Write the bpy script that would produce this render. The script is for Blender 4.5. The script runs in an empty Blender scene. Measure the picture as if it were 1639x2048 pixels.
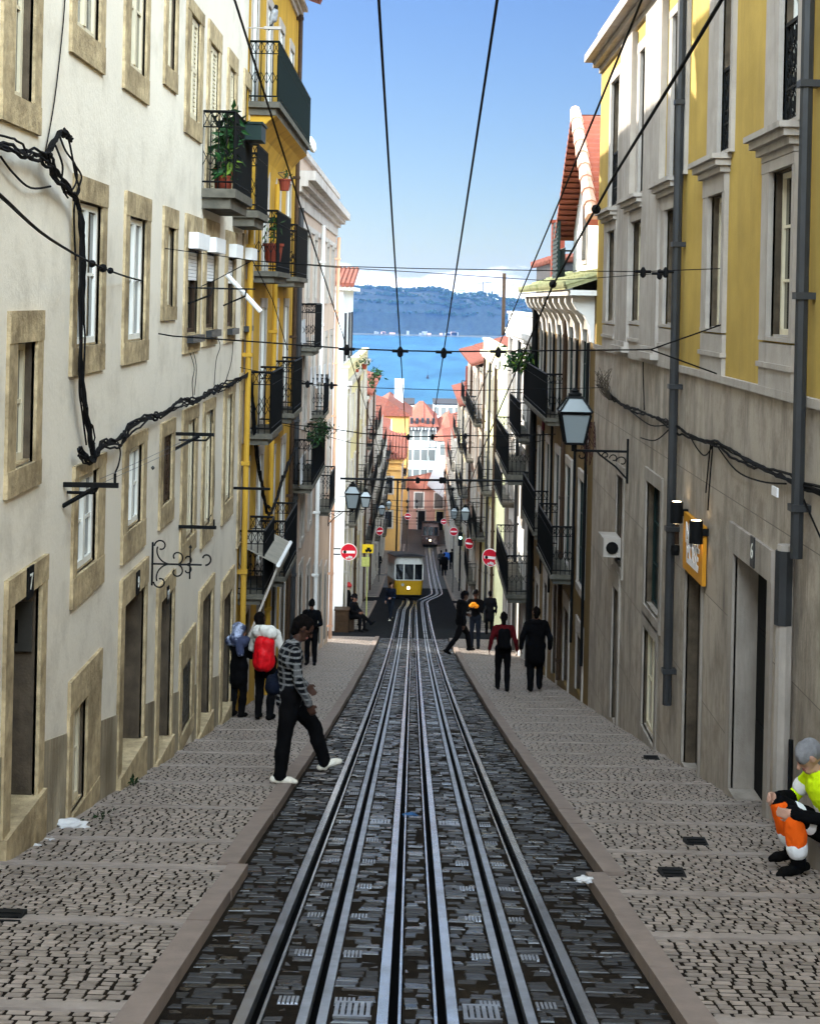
import bpy, bmesh, math, random
import numpy as np
from mathutils import Vector, Matrix
R = math.radians
random.seed(11)
scene = bpy.context.scene
COL = scene.collection
# ---------------------------------------------------------------- camera model (photo pixels -> metres)
FPX, VX, VY, CX, ROLL = 3000.0, 837.0, 600.0, 819.5, 0.022
def unroll(x, y):
    dx, dy = x - CX, y - VY
    c, s = math.cos(ROLL), math.sin(ROLL)
    return CX + dx * c + dy * s, VY - dx * s + dy * c
def at(x, y, D):
    u, v = unroll(x, y)
    return Vector(((u - VX) / FPX * D, D, -(v - VY) / FPX * D))
def onx(x, y, X):
    u, v = unroll(x, y)
    return at(x, y, FPX * X / (u - VX))
def gz(D):
    if D < 0: return -1.87 - 0.02 * D
    if D < 160: return -1.87 - 0.215 * D + 0.0004 * D * D
    if D < 330: return -26.03 - 0.02 * (D - 160)
    return max(-64.0, -29.4 - 0.2 * (D - 330))
def ong(x, y, dz=0.0):
    lo, hi = 2.0, 400.0
    u, v = unroll(x, y)
    for _ in range(60):
        m = (lo + hi) / 2
        if -(v - VY) / FPX * m > gz(m) + dz: lo = m
        else: hi = m
    return at(x, y, lo)
XL, XR = -2.9, 3.35          # the two building lines
TC = 0.068                   # centre between the tracks

# ---------------------------------------------------------------- mesh builder
class MB:
    def __init__(s): s.v = []; s.f = []; s.m = []
    def quad(s, a, b, c, d, m=0):
        i = len(s.v); s.v += [tuple(a), tuple(b), tuple(c), tuple(d)]; s.f.append((i, i+1, i+2, i+3)); s.m.append(m)
    def tri(s, a, b, c, m=0):
        i = len(s.v); s.v += [tuple(a), tuple(b), tuple(c)]; s.f.append((i, i+1, i+2)); s.m.append(m)
    def poly(s, pts, m=0):
        i = len(s.v); s.v += [tuple(p) for p in pts]; s.f.append(tuple(range(i, i+len(pts)))); s.m.append(m)
    def hexa(s, p, m=0):   # 8 points: bottom ring 0-3, top ring 4-7
        i = len(s.v); s.v += [tuple(q) for q in p]
        for f in ((3,2,1,0),(4,5,6,7),(0,1,5,4),(1,2,6,5),(2,3,7,6),(3,0,4,7)):
            s.f.append(tuple(i+k for k in f)); s.m.append(m)
    def box(s, x0, x1, y0, y1, z0, z1, m=0):
        x0, x1 = min(x0,x1), max(x0,x1); y0, y1 = min(y0,y1), max(y0,y1); z0, z1 = min(z0,z1), max(z0,z1)
        s.hexa([(x0,y0,z0),(x1,y0,z0),(x1,y1,z0),(x0,y1,z0),(x0,y0,z1),(x1,y0,z1),(x1,y1,z1),(x0,y1,z1)], m)
    def ring(s, pts): i = len(s.v); s.v += [tuple(p) for p in pts]; return i
    def tube(s, pts, r, n=6, m=0, cap=True):
        pts = [Vector(p) for p in pts]; k = len(pts); rings = []
        rr = r if isinstance(r, (list, tuple)) else [r]*k
        prev = None
        for i, p in enumerate(pts):
            t = (pts[min(i+1,k-1)] - pts[max(i-1,0)])
            if t.length < 1e-9: t = Vector((0,0,1))
            t.normalize()
            if prev is None:
                a = Vector((0,0,1)) if abs(t.z) < .9 else Vector((1,0,0))
                u = t.cross(a).normalized()
            else:
                u = (prev - t * prev.dot(t))
                u = u.normalized() if u.length > 1e-6 else t.orthogonal().normalized()
            prev = u; w = t.cross(u)
            rings.append(s.ring([p + (u*math.cos(2*math.pi*j/n) + w*math.sin(2*math.pi*j/n))*rr[i] for j in range(n)]))
        for a, b in zip(rings, rings[1:]):
            for j in range(n):
                s.f.append((a+j, a+(j+1)%n, b+(j+1)%n, b+j)); s.m.append(m)
        if cap:
            s.f.append(tuple(rings[0]+j for j in reversed(range(n)))); s.m.append(m)
            s.f.append(tuple(rings[-1]+j for j in range(n))); s.m.append(m)
    def lathe(s, c, prof, n=10, m=0, M=None):
        c = Vector(c); rings = []
        for r, z in prof:
            P = [Vector((r*math.cos(2*math.pi*j/n), r*math.sin(2*math.pi*j/n), z)) for j in range(n)]
            if M is not None: P = [M @ q for q in P]
            rings.append(s.ring([c+q for q in P]))
        for a, b in zip(rings, rings[1:]):
            for j in range(n):
                s.f.append((a+j, a+(j+1)%n, b+(j+1)%n, b+j)); s.m.append(m)
        s.f.append(tuple(rings[0]+j for j in reversed(range(n)))); s.m.append(m)
        s.f.append(tuple(rings[-1]+j for j in range(n))); s.m.append(m)
    def prism(s, pts2, fn, a, b, m=0):   # outline extruded from depth a to b, fn(u,v,d)->point
        n = len(pts2)
        i = s.ring([fn(u, v, a) for u, v in pts2]); j = s.ring([fn(u, v, b) for u, v in pts2])
        s.f.append(tuple(i+k for k in reversed(range(n)))); s.m.append(m)
        s.f.append(tuple(j+k for k in range(n))); s.m.append(m)
        for k in range(n):
            s.f.append((i+k, i+(k+1)%n, j+(k+1)%n, j+k)); s.m.append(m)
    def build(s, name, mats, parent=None, smooth=False, fix=True):
        me = bpy.data.meshes.new(name)
        me.from_pydata(s.v, [], s.f)
        if not isinstance(mats, (list, tuple)): mats = [mats]
        for q in mats: me.materials.append(q)
        if len(mats) > 1: me.polygons.foreach_set('material_index', s.m)
        if fix and s.f:
            bm = bmesh.new(); bm.from_mesh(me); bmesh.ops.recalc_face_normals(bm, faces=bm.faces); bm.to_mesh(me); bm.free()
        if smooth: me.polygons.foreach_set('use_smooth', [True]*len(me.polygons))
        me.update()
        o = bpy.data.objects.new(name, me); COL.objects.link(o)
        if parent: o.parent = parent
        return o
def tag(o, label, cat, group=None, kind=None):
    if label: o['label'] = label
    if cat: o['category'] = cat
    if group: o['group'] = group
    if kind: o['kind'] = kind
    return o
def thing(name, label, cat, loc=(0,0,0), group=None):
    o = bpy.data.objects.new(name, None); COL.objects.link(o); o.location = loc; o.empty_display_size = .2
    bpy.context.view_layer.update()
    return tag(o, label, cat, group)
def part(mb, name, mats, root, smooth=False, label=None):     # geometry given in world space; every root Empty is unrotated while it is filled
    o = mb.build(name, mats, None, smooth)
    o.parent = root
    if root.type == 'EMPTY': o.matrix_parent_inverse = Matrix.Translation(-Vector(root.location))
    elif 'base' in root: o.matrix_parent_inverse = Matrix.Translation(-Vector(root['base']))
    if label: o['label'] = label
    return o
def single(mb, name, mats, label, cat, group=None, smooth=False, kind=None):   # a thing that is one mesh, its origin at its base
    vs = np.array(mb.v); c = (vs.min(0)+vs.max(0))/2; c[2] = vs[:,2].min()
    mb.v = [tuple(p) for p in (vs-c)]
    o = mb.build(name, mats, None, smooth); o.location = c; o['base'] = list(map(float, c))
    return tag(o, label, cat, group, kind)
def struct(mb, name, mats, smooth=False, kind='structure'):
    o = mb.build(name, mats, None, smooth); o['kind'] = kind; return o

# ---------------------------------------------------------------- materials
_mc = {}
def newmat(name):
    m = bpy.data.materials.new(name); m.use_nodes = True
    nt = m.node_tree; b = nt.nodes['Principled BSDF']
    return m, nt, b
def N(nt, t, **kw):
    n = nt.nodes.new(t)
    for k, v in kw.items():
        if k in n.inputs: n.inputs[k].default_value = v
        else: setattr(n, k, v)
    return n
def c4(c): return (c[0], c[1], c[2], 1)
def sv(c, k): return tuple(max(0, min(1, x*k)) for x in c)
def rgb(r, g, b):   # display values -> linear albedo
    f = lambda c: ((c/255+.055)/1.055)**2.4 if c > 10 else c/255/12.92
    return (f(r), f(g), f(b))
def mat(name, col, rough=.85, var=.15, scale=3, bump=0, bscale=40, dirt=None, dirtamt=0, streak=False, metal=0, spec=.15, obj=False, dlo=.48, dhi=.68):
    if name in _mc: return _mc[name]
    m, nt, b = newmat(name); L = nt.links
    b.inputs['Roughness'].default_value = rough; b.inputs['Metallic'].default_value = metal
    b.inputs['Specular IOR Level'].default_value = spec
    if obj: P = N(nt, 'ShaderNodeTexCoord').outputs['Object']
    else: P = N(nt, 'ShaderNodeNewGeometry').outputs['Position']
    n1 = N(nt, 'ShaderNodeTexNoise', Scale=scale, Detail=5.0, Roughness=.6); L.new(P, n1.inputs['Vector'])
    mx = N(nt, 'ShaderNodeMix', data_type='RGBA'); mx.inputs['A'].default_value = c4(sv(col, 1-var)); mx.inputs['B'].default_value = c4(sv(col, 1+var))
    mr = N(nt, 'ShaderNodeMapRange'); mr.inputs['From Min'].default_value = .3; mr.inputs['From Max'].default_value = .7
    L.new(n1.outputs['Fac'], mr.inputs['Value']); L.new(mr.outputs['Result'], mx.inputs['Factor'])
    out = mx.outputs['Result']
    if dirt:
        mp = N(nt, 'ShaderNodeMapping'); mp.inputs['Scale'].default_value = (2.6, 2.6, .35) if streak else (1, 1, 1); L.new(P, mp.inputs['Vector'])
        n2 = N(nt, 'ShaderNodeTexNoise', Scale=.9 if streak else 1.6, Detail=8.0, Roughness=.65); L.new(mp.outputs[0], n2.inputs['Vector'])
        r2 = N(nt, 'ShaderNodeMapRange'); r2.inputs['From Min'].default_value = dlo; r2.inputs['From Max'].default_value = dhi; r2.inputs['To Max'].default_value = dirtamt
        L.new(n2.outputs['Fac'], r2.inputs['Value'])
        m2 = N(nt, 'ShaderNodeMix', data_type='RGBA'); m2.inputs['B'].default_value = c4(dirt)
        L.new(r2.outputs['Result'], m2.inputs['Factor']); L.new(out, m2.inputs['A']); out = m2.outputs['Result']
    L.new(out, b.inputs['Base Color'])
    if bump:
        n3 = N(nt, 'ShaderNodeTexNoise', Scale=bscale, Detail=6.0, Roughness=.65); L.new(P, n3.inputs['Vector'])
        bp = N(nt, 'ShaderNodeBump', Strength=min(1, bump), Distance=.02); L.new(n3.outputs['Fac'], bp.inputs['Height']); L.new(bp.outputs[0], b.inputs['Normal'])
    _mc[name] = m
    return m
M = {}
M['white_plaster'] = mat('white_plaster', (.74,.68,.575), .9, .06, .5, .35, 14, dirt=(.3,.25,.18), dirtamt=.5, dlo=.5, dhi=.8)
M['bluewhite_plaster'] = mat('bluewhite_plaster', (.66,.67,.68), .9, .06, 1, .2, 30, dirt=(.3,.3,.3), dirtamt=.5, streak=True, dlo=.5, dhi=.75)
M['tan_stone'] = mat('tan_stone', (.46,.36,.215), .9, .32, 8, .9, 22, dirt=(.12,.085,.045), dirtamt=.8, dlo=.46, dhi=.7)
M['base_plaster'] = mat('base_plaster', (.36,.305,.215), .92, .25, 2.5, .6, 16, dirt=(.11,.08,.045), dirtamt=.8, streak=True, dlo=.42, dhi=.65)
M['dark_jamb'] = mat('stained_shaded_jamb', (.085,.065,.045), .85, .4, 5, .5, 25, dirt=(.025,.02,.014), dirtamt=.8, streak=True)  # weathered jamb brown; in window reveals the dark colour also paints in their shade
M['grey_stone'] = mat('grey_stone', (.33,.29,.25), .85, .16, 2.2, .4, 30, dirt=(.13,.105,.08), dirtamt=.8, streak=True, dlo=.45, dhi=.72)
M['trim_stone'] = mat('trim_stone', (.38,.34,.3), .85, .12, 3, .3, 30, dirt=(.14,.12,.1), dirtamt=.6, streak=True, dlo=.5, dhi=.75)
M['yellow'] = mat('yellow_plaster', (.43,.295,.075), .9, .14, 1.2, .25, 30, dirt=(.25,.17,.06), dirtamt=.7, streak=True, dlo=.5, dhi=.8)
M['ochre'] = mat('ochre_plaster', (.47,.275,.035), .9, .14, 1.2, .25, 30, dirt=(.17,.1,.025), dirtamt=.75, streak=True, dlo=.5, dhi=.75)
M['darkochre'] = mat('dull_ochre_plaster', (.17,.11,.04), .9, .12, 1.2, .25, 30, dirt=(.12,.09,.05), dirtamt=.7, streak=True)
M['pink'] = mat('pale_pink_plaster', (0.496,0.376,0.296), .9, .08, 1.2, .2, 30, dirt=(.32,.25,.2), dirtamt=.5, streak=True)
M['rose'] = mat('rose_plaster', (0.495,0.285,0.225), .9, .08, 1.2, .2, 30, dirt=(.32,.2,.16), dirtamt=.4, streak=True)
M['cream'] = mat('cream_plaster', (0.544,0.480,0.288), .9, .08, 1.2, .2, 30, dirt=(.3,.26,.17), dirtamt=.5, streak=True)
M['lemon'] = mat('lemon_plaster', (.66,.61,.36), .9, .08, 1.2, .2, 30, dirt=(.3,.26,.1), dirtamt=.5, streak=True)
M['clean_white'] = mat('clean_white_plaster', (.74,.73,.7), .9, .05, 1.2, .15, 30, dirt=(.4,.38,.35), dirtamt=.4, streak=True)
M['orange'] = mat('orange_plaster', (.58,.32,.1), .9, .08, 1.2, .2, 30, dirt=(.35,.2,.08), dirtamt=.4, streak=True)
M['salmon'] = mat('salmon_plaster', (.72,.42,.27), .9, .08, 1.2, .2, 30, dirt=(.35,.2,.13), dirtamt=.4, streak=True)
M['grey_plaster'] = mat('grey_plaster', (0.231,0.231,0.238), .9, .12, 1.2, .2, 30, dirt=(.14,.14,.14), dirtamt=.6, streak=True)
M['slate'] = mat('dark_slate_cladding', (.03,.03,.034), .7, .2, 3, .3, 30)
M['tile'] = mat('terracotta_tile', (.2,.06,.04), .8, .3, 6, .3, 30, dirt=(.12,.07,.05), dirtamt=.6)
M['tilered'] = mat('red_roof_tile', (.29,.088,.055), .8, .2, 3, .3, 30, dirt=(.3,.1,.08), dirtamt=.4)
M['mosstile'] = mat('mossy_tile', (.3,.3,.16), .9, .35, 9, .4, 30, dirt=(.1,.13,.03), dirtamt=.8)
M['iron'] = mat('black_iron', (.0035,.004,.0045), .6, .3, 20, 0, spec=.15)
M['greeniron'] = mat('green_iron', (.004,.009,.009), .6, .3, 20, 0, spec=.15)
M['cable'] = mat('black_cable', (.003,.003,.0035), .8, .3, 20, 0, spec=.15)
M['white_paint'] = mat('white_frame_paint', (.75,.74,.68), .5, .05, 5, 0)
M['cream_paint'] = mat('cream_frame_paint', (.6,.53,.38), .55, .08, 5, 0)
M['greenpaint'] = mat('dark_green_paint', (.008,.02,.018), .5, .15, 5, 0)
M['brownwood'] = mat('brown_wood', (.045,.026,.015), .6, .3, 12, .2, 60)
M['greydoor'] = mat('weathered_door', (.06,.045,.032), .7, .35, 6, .3, 40, dirt=(.05,.04,.03), dirtamt=.7, streak=True)
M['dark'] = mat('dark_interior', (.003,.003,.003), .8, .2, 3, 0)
M['steel'] = mat('worn_steel_panel', (.08,.075,.065), .45, .15, 8, 0, metal=.6)
M['pipe'] = mat('grey_downpipe', (.045,.047,.05), .45, .15, 3, 0, metal=.4)
M['kerb'] = mat('kerb_stone', (.22,.175,.15), .75, .14, 5, .3, 40, dirt=(.2,.16,.14), dirtamt=.5)
M['slab'] = mat('balcony_slab_stone', (.11,.1,.08), .9, .3, 6, .4, 30, dirt=(.06,.06,.05), dirtamt=.8)
M['white_plastic'] = mat('white_plastic', (.8,.8,.8), .5, .04, 3, 0)
M['leaf'] = mat('green_leaf', (.012,.05,.012), .55, .45, 7, 0)
M['leafy'] = mat('yellow_green_leaf', (.09,.15,.015), .55, .4, 7, 0)
M['darkleaf'] = mat('dark_leaf', (.009,.022,.006), .6, .5, 7, 0)
M['dry'] = mat('dry_stems', (.07,.055,.04), .9, .4, 9, 0)
M['pot'] = mat('terracotta_pot', (.16,.03,.016), .7, .2, 5, 0)
M['aged_white'] = mat('aged_white_plaster', (.5,.455,.42), .9, .1, 1.5, .2, 25, dirt=(.22,.18,.15), dirtamt=.6, streak=True)
M['cloth'] = mat('white_cloth', (.55,.55,.56), .9, .06, 5, .2, 20)
def glassmat(name, col, rough=.06):
    m, nt, b = newmat(name)
    b.inputs['Base Color'].default_value = c4(col); b.inputs['Roughness'].default_value = rough
    b.inputs['IOR'].default_value = 1.5; b.inputs['Specular IOR Level'].default_value = .6
    L = nt.links; P = N(nt, 'ShaderNodeNewGeometry').outputs['Position']
    n3 = N(nt, 'ShaderNodeTexNoise', Scale=1.3, Detail=1.0); L.new(P, n3.inputs['Vector'])
    bp = N(nt, 'ShaderNodeBump', Strength=.12, Distance=.05); L.new(n3.outputs['Fac'], bp.inputs['Height']); L.new(bp.outputs[0], b.inputs['Normal'])
    return m
M['glass'] = glassmat('window_glass', (.006,.007,.008))
M['glasslight'] = glassmat('net_curtain_glass', (.16,.16,.15))
M['lampglass'] = glassmat('lamp_glass', (.2,.23,.24), .2)
def emis(name, col, st):
    m, nt, b = newmat(name); b.inputs['Base Color'].default_value = c4(col)
    b.inputs['Emission Color'].default_value = c4(col); b.inputs['Emission Strength'].default_value = st; return m
def plain(name, col, rough=.7, metal=0):
    return mat(name, col, rough, .08, 8, 0, metal=metal)
# ================================================================= camera, sky, sun
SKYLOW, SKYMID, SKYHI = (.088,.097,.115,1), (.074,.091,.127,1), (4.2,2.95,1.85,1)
FRONT, BACK = .2, 6.2   # high sky boosted behind the camera to light the street, dimmed overhead and ahead
cam = bpy.data.cameras.new('camera'); camo = bpy.data.objects.new('camera', cam); COL.objects.link(camo)
cam.sensor_fit = 'HORIZONTAL'; cam.sensor_width = 36; cam.lens = 36*FPX/1639
cam.clip_start = .1; cam.clip_end = 20000
cam.shift_y = -(1024-VY)/1639
yaw = math.atan((VX-CX)/FPX)
Fw = Vector((-math.sin(yaw), math.cos(yaw), 0)); R0 = Vector((math.cos(yaw), math.sin(yaw), 0)); U0 = Vector((0,0,1))
Rt = R0*math.cos(ROLL) + U0*math.sin(ROLL); Up = U0*math.cos(ROLL) - R0*math.sin(ROLL)
camo.matrix_world = Matrix(((Rt.x,Up.x,-Fw.x,0),(Rt.y,Up.y,-Fw.y,0),(Rt.z,Up.z,-Fw.z,0),(0,0,0,1)))
scene.camera = camo
SAZ, SEL = R(45), R(27)          # sun: 45 degrees left of straight down the street, 27 degrees up
sd = Vector((-math.sin(SAZ)*math.cos(SEL), math.cos(SAZ)*math.cos(SEL), math.sin(SEL)))
sun = bpy.data.lights.new('sun', 'SUN'); sun.energy = 2.2; sun.angle = R(.5); sun.color = (1, .93, .82)
suno = bpy.data.objects.new('sun', sun); COL.objects.link(suno)
suno.rotation_euler = sd.to_track_quat('Z', 'Y').to_euler(); suno.location = (-20, 20, 40)
W = bpy.data.worlds.new('World'); scene.world = W; W.use_nodes = True
nt = W.node_tree; L = nt.links; bg = nt.nodes['Background']
sky = N(nt, 'ShaderNodeTexSky', sky_type='NISHITA', sun_disc=False, sun_elevation=SEL, altitude=60, air_density=1.0, dust_density=.3, ozone_density=2.0)
sky.sun_rotation = -SAZ     # measured from +Y
tc = N(nt, 'ShaderNodeTexCoord')
sep = N(nt, 'ShaderNodeSeparateXYZ'); L.new(tc.outputs['Generated'], sep.inputs[0])
# cloud bank low over the far shore plus loose puffs
mp = N(nt, 'ShaderNodeMapping'); mp.inputs['Scale'].default_value = (11, 11, 30); mp.inputs['Location'].default_value = (2.3, .6, 0); L.new(tc.outputs['Generated'], mp.inputs[0])
cn = N(nt, 'ShaderNodeTexNoise', Scale=1.0, Detail=9.0, Roughness=.58); L.new(mp.outputs[0], cn.inputs['Vector'])
band = N(nt, 'ShaderNodeMapRange'); band.inputs['From Min'].default_value = .045; band.inputs['From Max'].default_value = .012; band.inputs['To Min'].default_value = -.3; band.inputs['To Max'].default_value = .2
L.new(sep.outputs['Z'], band.inputs['Value'])
ad = N(nt, 'ShaderNodeMath', operation='ADD'); L.new(cn.outputs['Fac'], ad.inputs[0]); L.new(band.outputs['Result'], ad.inputs[1])
cr = N(nt, 'ShaderNodeMapRange'); cr.interpolation_type = 'SMOOTHSTEP'; cr.inputs['From Min'].default_value = .55; cr.inputs['From Max'].default_value = .64; cr.inputs['To Max'].default_value = .9
L.new(ad.outputs[0], cr.inputs['Value'])
cm = N(nt, 'ShaderNodeMix', data_type='RGBA'); cm.inputs['B'].default_value = (1.85, 1.87, 1.9, 1)
L.new(cr.outputs['Result'], cm.inputs['Factor']); 
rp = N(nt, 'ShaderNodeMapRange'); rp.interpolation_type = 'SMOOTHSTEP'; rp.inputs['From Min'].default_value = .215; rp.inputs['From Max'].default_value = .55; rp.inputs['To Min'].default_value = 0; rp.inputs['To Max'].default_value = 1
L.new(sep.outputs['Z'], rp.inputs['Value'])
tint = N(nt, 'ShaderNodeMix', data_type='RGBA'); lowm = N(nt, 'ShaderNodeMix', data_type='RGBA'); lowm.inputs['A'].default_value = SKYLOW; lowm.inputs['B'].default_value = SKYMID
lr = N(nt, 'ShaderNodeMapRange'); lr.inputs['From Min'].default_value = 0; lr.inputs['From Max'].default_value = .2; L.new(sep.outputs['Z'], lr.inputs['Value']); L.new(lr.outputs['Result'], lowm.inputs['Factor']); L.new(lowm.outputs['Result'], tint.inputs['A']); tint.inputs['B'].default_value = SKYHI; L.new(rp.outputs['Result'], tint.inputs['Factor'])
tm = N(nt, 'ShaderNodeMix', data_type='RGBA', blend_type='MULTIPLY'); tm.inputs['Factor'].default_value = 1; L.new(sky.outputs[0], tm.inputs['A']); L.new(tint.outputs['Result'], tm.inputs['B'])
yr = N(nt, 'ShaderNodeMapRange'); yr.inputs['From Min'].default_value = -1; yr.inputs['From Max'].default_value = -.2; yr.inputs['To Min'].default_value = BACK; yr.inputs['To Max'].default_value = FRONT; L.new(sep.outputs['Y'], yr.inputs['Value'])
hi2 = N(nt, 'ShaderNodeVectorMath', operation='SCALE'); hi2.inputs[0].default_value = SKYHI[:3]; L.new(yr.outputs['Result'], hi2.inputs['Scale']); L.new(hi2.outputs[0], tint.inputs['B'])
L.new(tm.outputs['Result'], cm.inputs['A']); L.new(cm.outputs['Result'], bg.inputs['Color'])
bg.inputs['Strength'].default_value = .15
scene.view_settings.view_transform = 'Standard'; scene.view_settings.look = 'None'; scene.view_settings.gamma = 1
scene.view_settings.exposure = 2.7

# ================================================================= ground
def strip(mb, xs, d0, d1, dz, step=1.0, m=0):
    n = max(1, int((d1-d0)/step)); ds = [d0+(d1-d0)*i/n for i in range(n+1)]
    for a, b in zip(ds, ds[1:]):
        for x0, x1 in zip(xs, xs[1:]):
            mb.quad((x0,a,gz(a)+dz),(x1,a,gz(a)+dz),(x1,b,gz(b)+dz),(x0,b,gz(b)+dz), m)
def bar(mb, x0, x1, d0, d1, z0, z1, fx=None, step=2.0, m=0):   # a solid strip following the slope; fx(d) shifts it sideways
    n = max(1, int(math.ceil((d1-d0)/step))); ds = [d0+(d1-d0)*i/n for i in range(n+1)]
    prev = None
    for d in ds:
        o = fx(d) if fx else 0
        i = mb.ring([(x0+o,d,gz(d)+z0),(x1+o,d,gz(d)+z0),(x1+o,d,gz(d)+z1),(x0+o,d,gz(d)+z1)])
        if prev is not None:
            for k in range(4): mb.f.append((prev+k, prev+(k+1)%4, i+(k+1)%4, i+k)); mb.m.append(m)
        else: mb.f.append((i,i+1,i+2,i+3)); mb.m.append(m)
        prev = i
    mb.f.append((prev,prev+1,prev+2,prev+3)); mb.m.append(m)
# terrain: one sheet to the far bank's foot
mb = MB()
strip(mb, [-400,-40,-6,0,6,40,400], -60, 160, -.12, 4); strip(mb, [-400,-40,-6,0,6,40,400], 160, 560, -.12, 10)
for a, b in ((560, 900), (900, 6000)):
    for x0, x1 in ((-3000,-400),(-400,400),(400,3000)):
        mb.quad((x0,a,gz(a)-.12 if a<900 else -66),(x1,a,gz(a)-.12 if a<900 else -66),(x1,b,-66),(x0,b,-66))
struct(mb, 'ground', mat('packed_earth', (.12,.11,.1), .95, .2, .5, 0))
# road bed: basalt setts from near to the junction, smooth dark setts beyond
def setts_mat(name, c1, c2, mortar, bw, rh, rough, bump, off=.5):
    m, nt, b = newmat(name); L = nt.links; b.inputs['Specular IOR Level'].default_value = .3
    P = N(nt, 'ShaderNodeNewGeometry').outputs['Position']
    nz = N(nt, 'ShaderNodeTexNoise', Scale=5.0, Detail=2.0); L.new(P, nz.inputs['Vector'])
    va = N(nt, 'ShaderNodeVectorMath', operation='MULTIPLY_ADD'); va.inputs[1].default_value = (.07,.07,0); L.new(nz.outputs['Color'], va.inputs[0]); L.new(P, va.inputs[2])
    br = N(nt, 'ShaderNodeTexBrick', Scale=1.0); br.offset = off
    br.inputs['Brick Width'].default_value = bw; br.inputs['Row Height'].default_value = rh; br.inputs['Mortar Size'].default_value = .012
    br.inputs['Mortar Smooth'].default_value = .5; br.inputs['Bias'].default_value = 0
    br.inputs['Color1'].default_value = c4(c1); br.inputs['Color2'].default_value = c4(c2); br.inputs['Mortar'].default_value = c4(mortar)
    L.new(va.outputs[0], br.inputs['Vector']); L.new(br.outputs['Color'], b.inputs['Base Color'])
    n2 = N(nt, 'ShaderNodeTexNoise', Scale=14.0, Detail=4.0); L.new(P, n2.inputs['Vector'])
    mr = N(nt, 'ShaderNodeMapRange'); mr.inputs['To Min'].default_value = rough-.05; mr.inputs['To Max'].default_value = rough+.25; L.new(n2.outputs['Fac'], mr.inputs['Value']); L.new(mr.outputs['Result'], b.inputs['Roughness'])
    h = N(nt, 'ShaderNodeMath', operation='MULTIPLY_ADD'); h.inputs[1].default_value = .6; L.new(n2.outputs['Fac'], h.inputs[0]); 
    iv = N(nt, 'ShaderNodeMath', operation='SUBTRACT'); iv.inputs[0].default_value = 1; L.new(br.outputs['Fac'], iv.inputs[1]); L.new(iv.outputs[0], h.inputs[2])
    bp = N(nt, 'ShaderNodeBump', Strength=bump, Distance=.03); L.new(h.outputs[0], bp.inputs['Height']); L.new(bp.outputs[0], b.inputs['Normal'])
    return m
M['road_far'] = setts_mat('far_road_setts', (.02,.021,.023), (.04,.041,.043), (.006,.006,.006), .19, .12, .5, .9)
M['asphalt'] = mat('dark_asphalt', (.012,.0125,.014), .95, .35, 3, .5, 60, spec=.02)
M['pave_far'] = setts_mat('far_pavement_cobbles', (.12,.105,.092), (.2,.175,.15), (.014,.012,.011), .1, .085, .5, .9)
M['grout'] = mat('dark_joint', (.012,.009,.0065), .95, .4, 14, .6, 50, dirt=(.03,.022,.013), dirtamt=.5, spec=.05)
def stonemat(name, c, rlo, rhi, spread):
    m, nt, b = newmat(name); L = nt.links
    P = N(nt, 'ShaderNodeNewGeometry'); 
    hs = N(nt, 'ShaderNodeMix', data_type='RGBA'); hs.inputs['A'].default_value = c4(sv(c, 1-spread)); hs.inputs['B'].default_value = c4(sv(c, 1+spread)); L.new(P.outputs['Random Per Island'], hs.inputs['Factor'])
    n2 = N(nt, 'ShaderNodeTexNoise', Scale=22.0, Detail=4.0); L.new(P.outputs['Position'], n2.inputs['Vector'])
    mm = N(nt, 'ShaderNodeMix', data_type='RGBA', blend_type='MULTIPLY'); mm.inputs['Factor'].default_value = .55
    L.new(hs.outputs['Result'], mm.inputs['A']); L.new(n2.outputs['Color'], mm.inputs['B'])
    vv = N(nt, 'ShaderNodeMapRange'); vv.inputs['To Min'].default_value = .5; vv.inputs['To Max'].default_value = 1.5; L.new(n2.outputs['Fac'], vv.inputs['Value']); L.new(vv.outputs['Result'], mm.inputs['B'])
    L.new(mm.outputs['Result'], b.inputs['Base Color'])
    n1 = N(nt, 'ShaderNodeTexNoise', Scale=2.2, Detail=4.0); L.new(P.outputs['Position'], n1.inputs['Vector'])
    mr = N(nt, 'ShaderNodeMapRange'); mr.inputs['From Min'].default_value = .3; mr.inputs['From Max'].default_value = .7; mr.inputs['To Min'].default_value = rlo; mr.inputs['To Max'].default_value = rhi
    ra = N(nt, 'ShaderNodeMath', operation='MULTIPLY_ADD'); ra.inputs[1].default_value = .55; L.new(P.outputs['Random Per Island'], ra.inputs[0]); hf = N(nt, 'ShaderNodeMath', operation='MULTIPLY'); hf.inputs[1].default_value = .5; L.new(n1.outputs['Fac'], hf.inputs[0]); L.new(hf.outputs[0], ra.inputs[2]); L.new(ra.outputs[0], mr.inputs['Value']); L.new(mr.outputs['Result'], b.inputs['Roughness'])
    bp = N(nt, 'ShaderNodeBump', Strength=.45, Distance=.01); L.new(n2.outputs['Fac'], bp.inputs['Height']); L.new(bp.outputs[0], b.inputs['Normal'])
    return m
M['groove'] = mat('shaded_groove', (.002,.002,.002), .9, .2, 3, 0, spec=.02)  # black strip under the rails: shade in the grooves put into the colour
M['sett'] = stonemat('basalt_sett', (.008,.0076,.0078), .2, .6, .85)
M['band'] = mat('pale_band_stone', (.3,.255,.225), .75, .16, 5, .3, 40, dirt=(.16,.13,.11), dirtamt=.5)
M['sett'].node_tree.nodes['Principled BSDF'].inputs['Specular IOR Level'].default_value = .33
M['cobble'] = stonemat('limestone_cobble', (.25,.205,.172), .42, .7, .28)
NEARK = 56.5
def fxl(d):   # left track swings left at the passing loop
    t = min(1, max(0, (d-78)/9)); q = min(1, max(0, (d-88)/12)); return .2*t*t*(3-2*t) - .75*q*q*(3-2*q)
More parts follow.
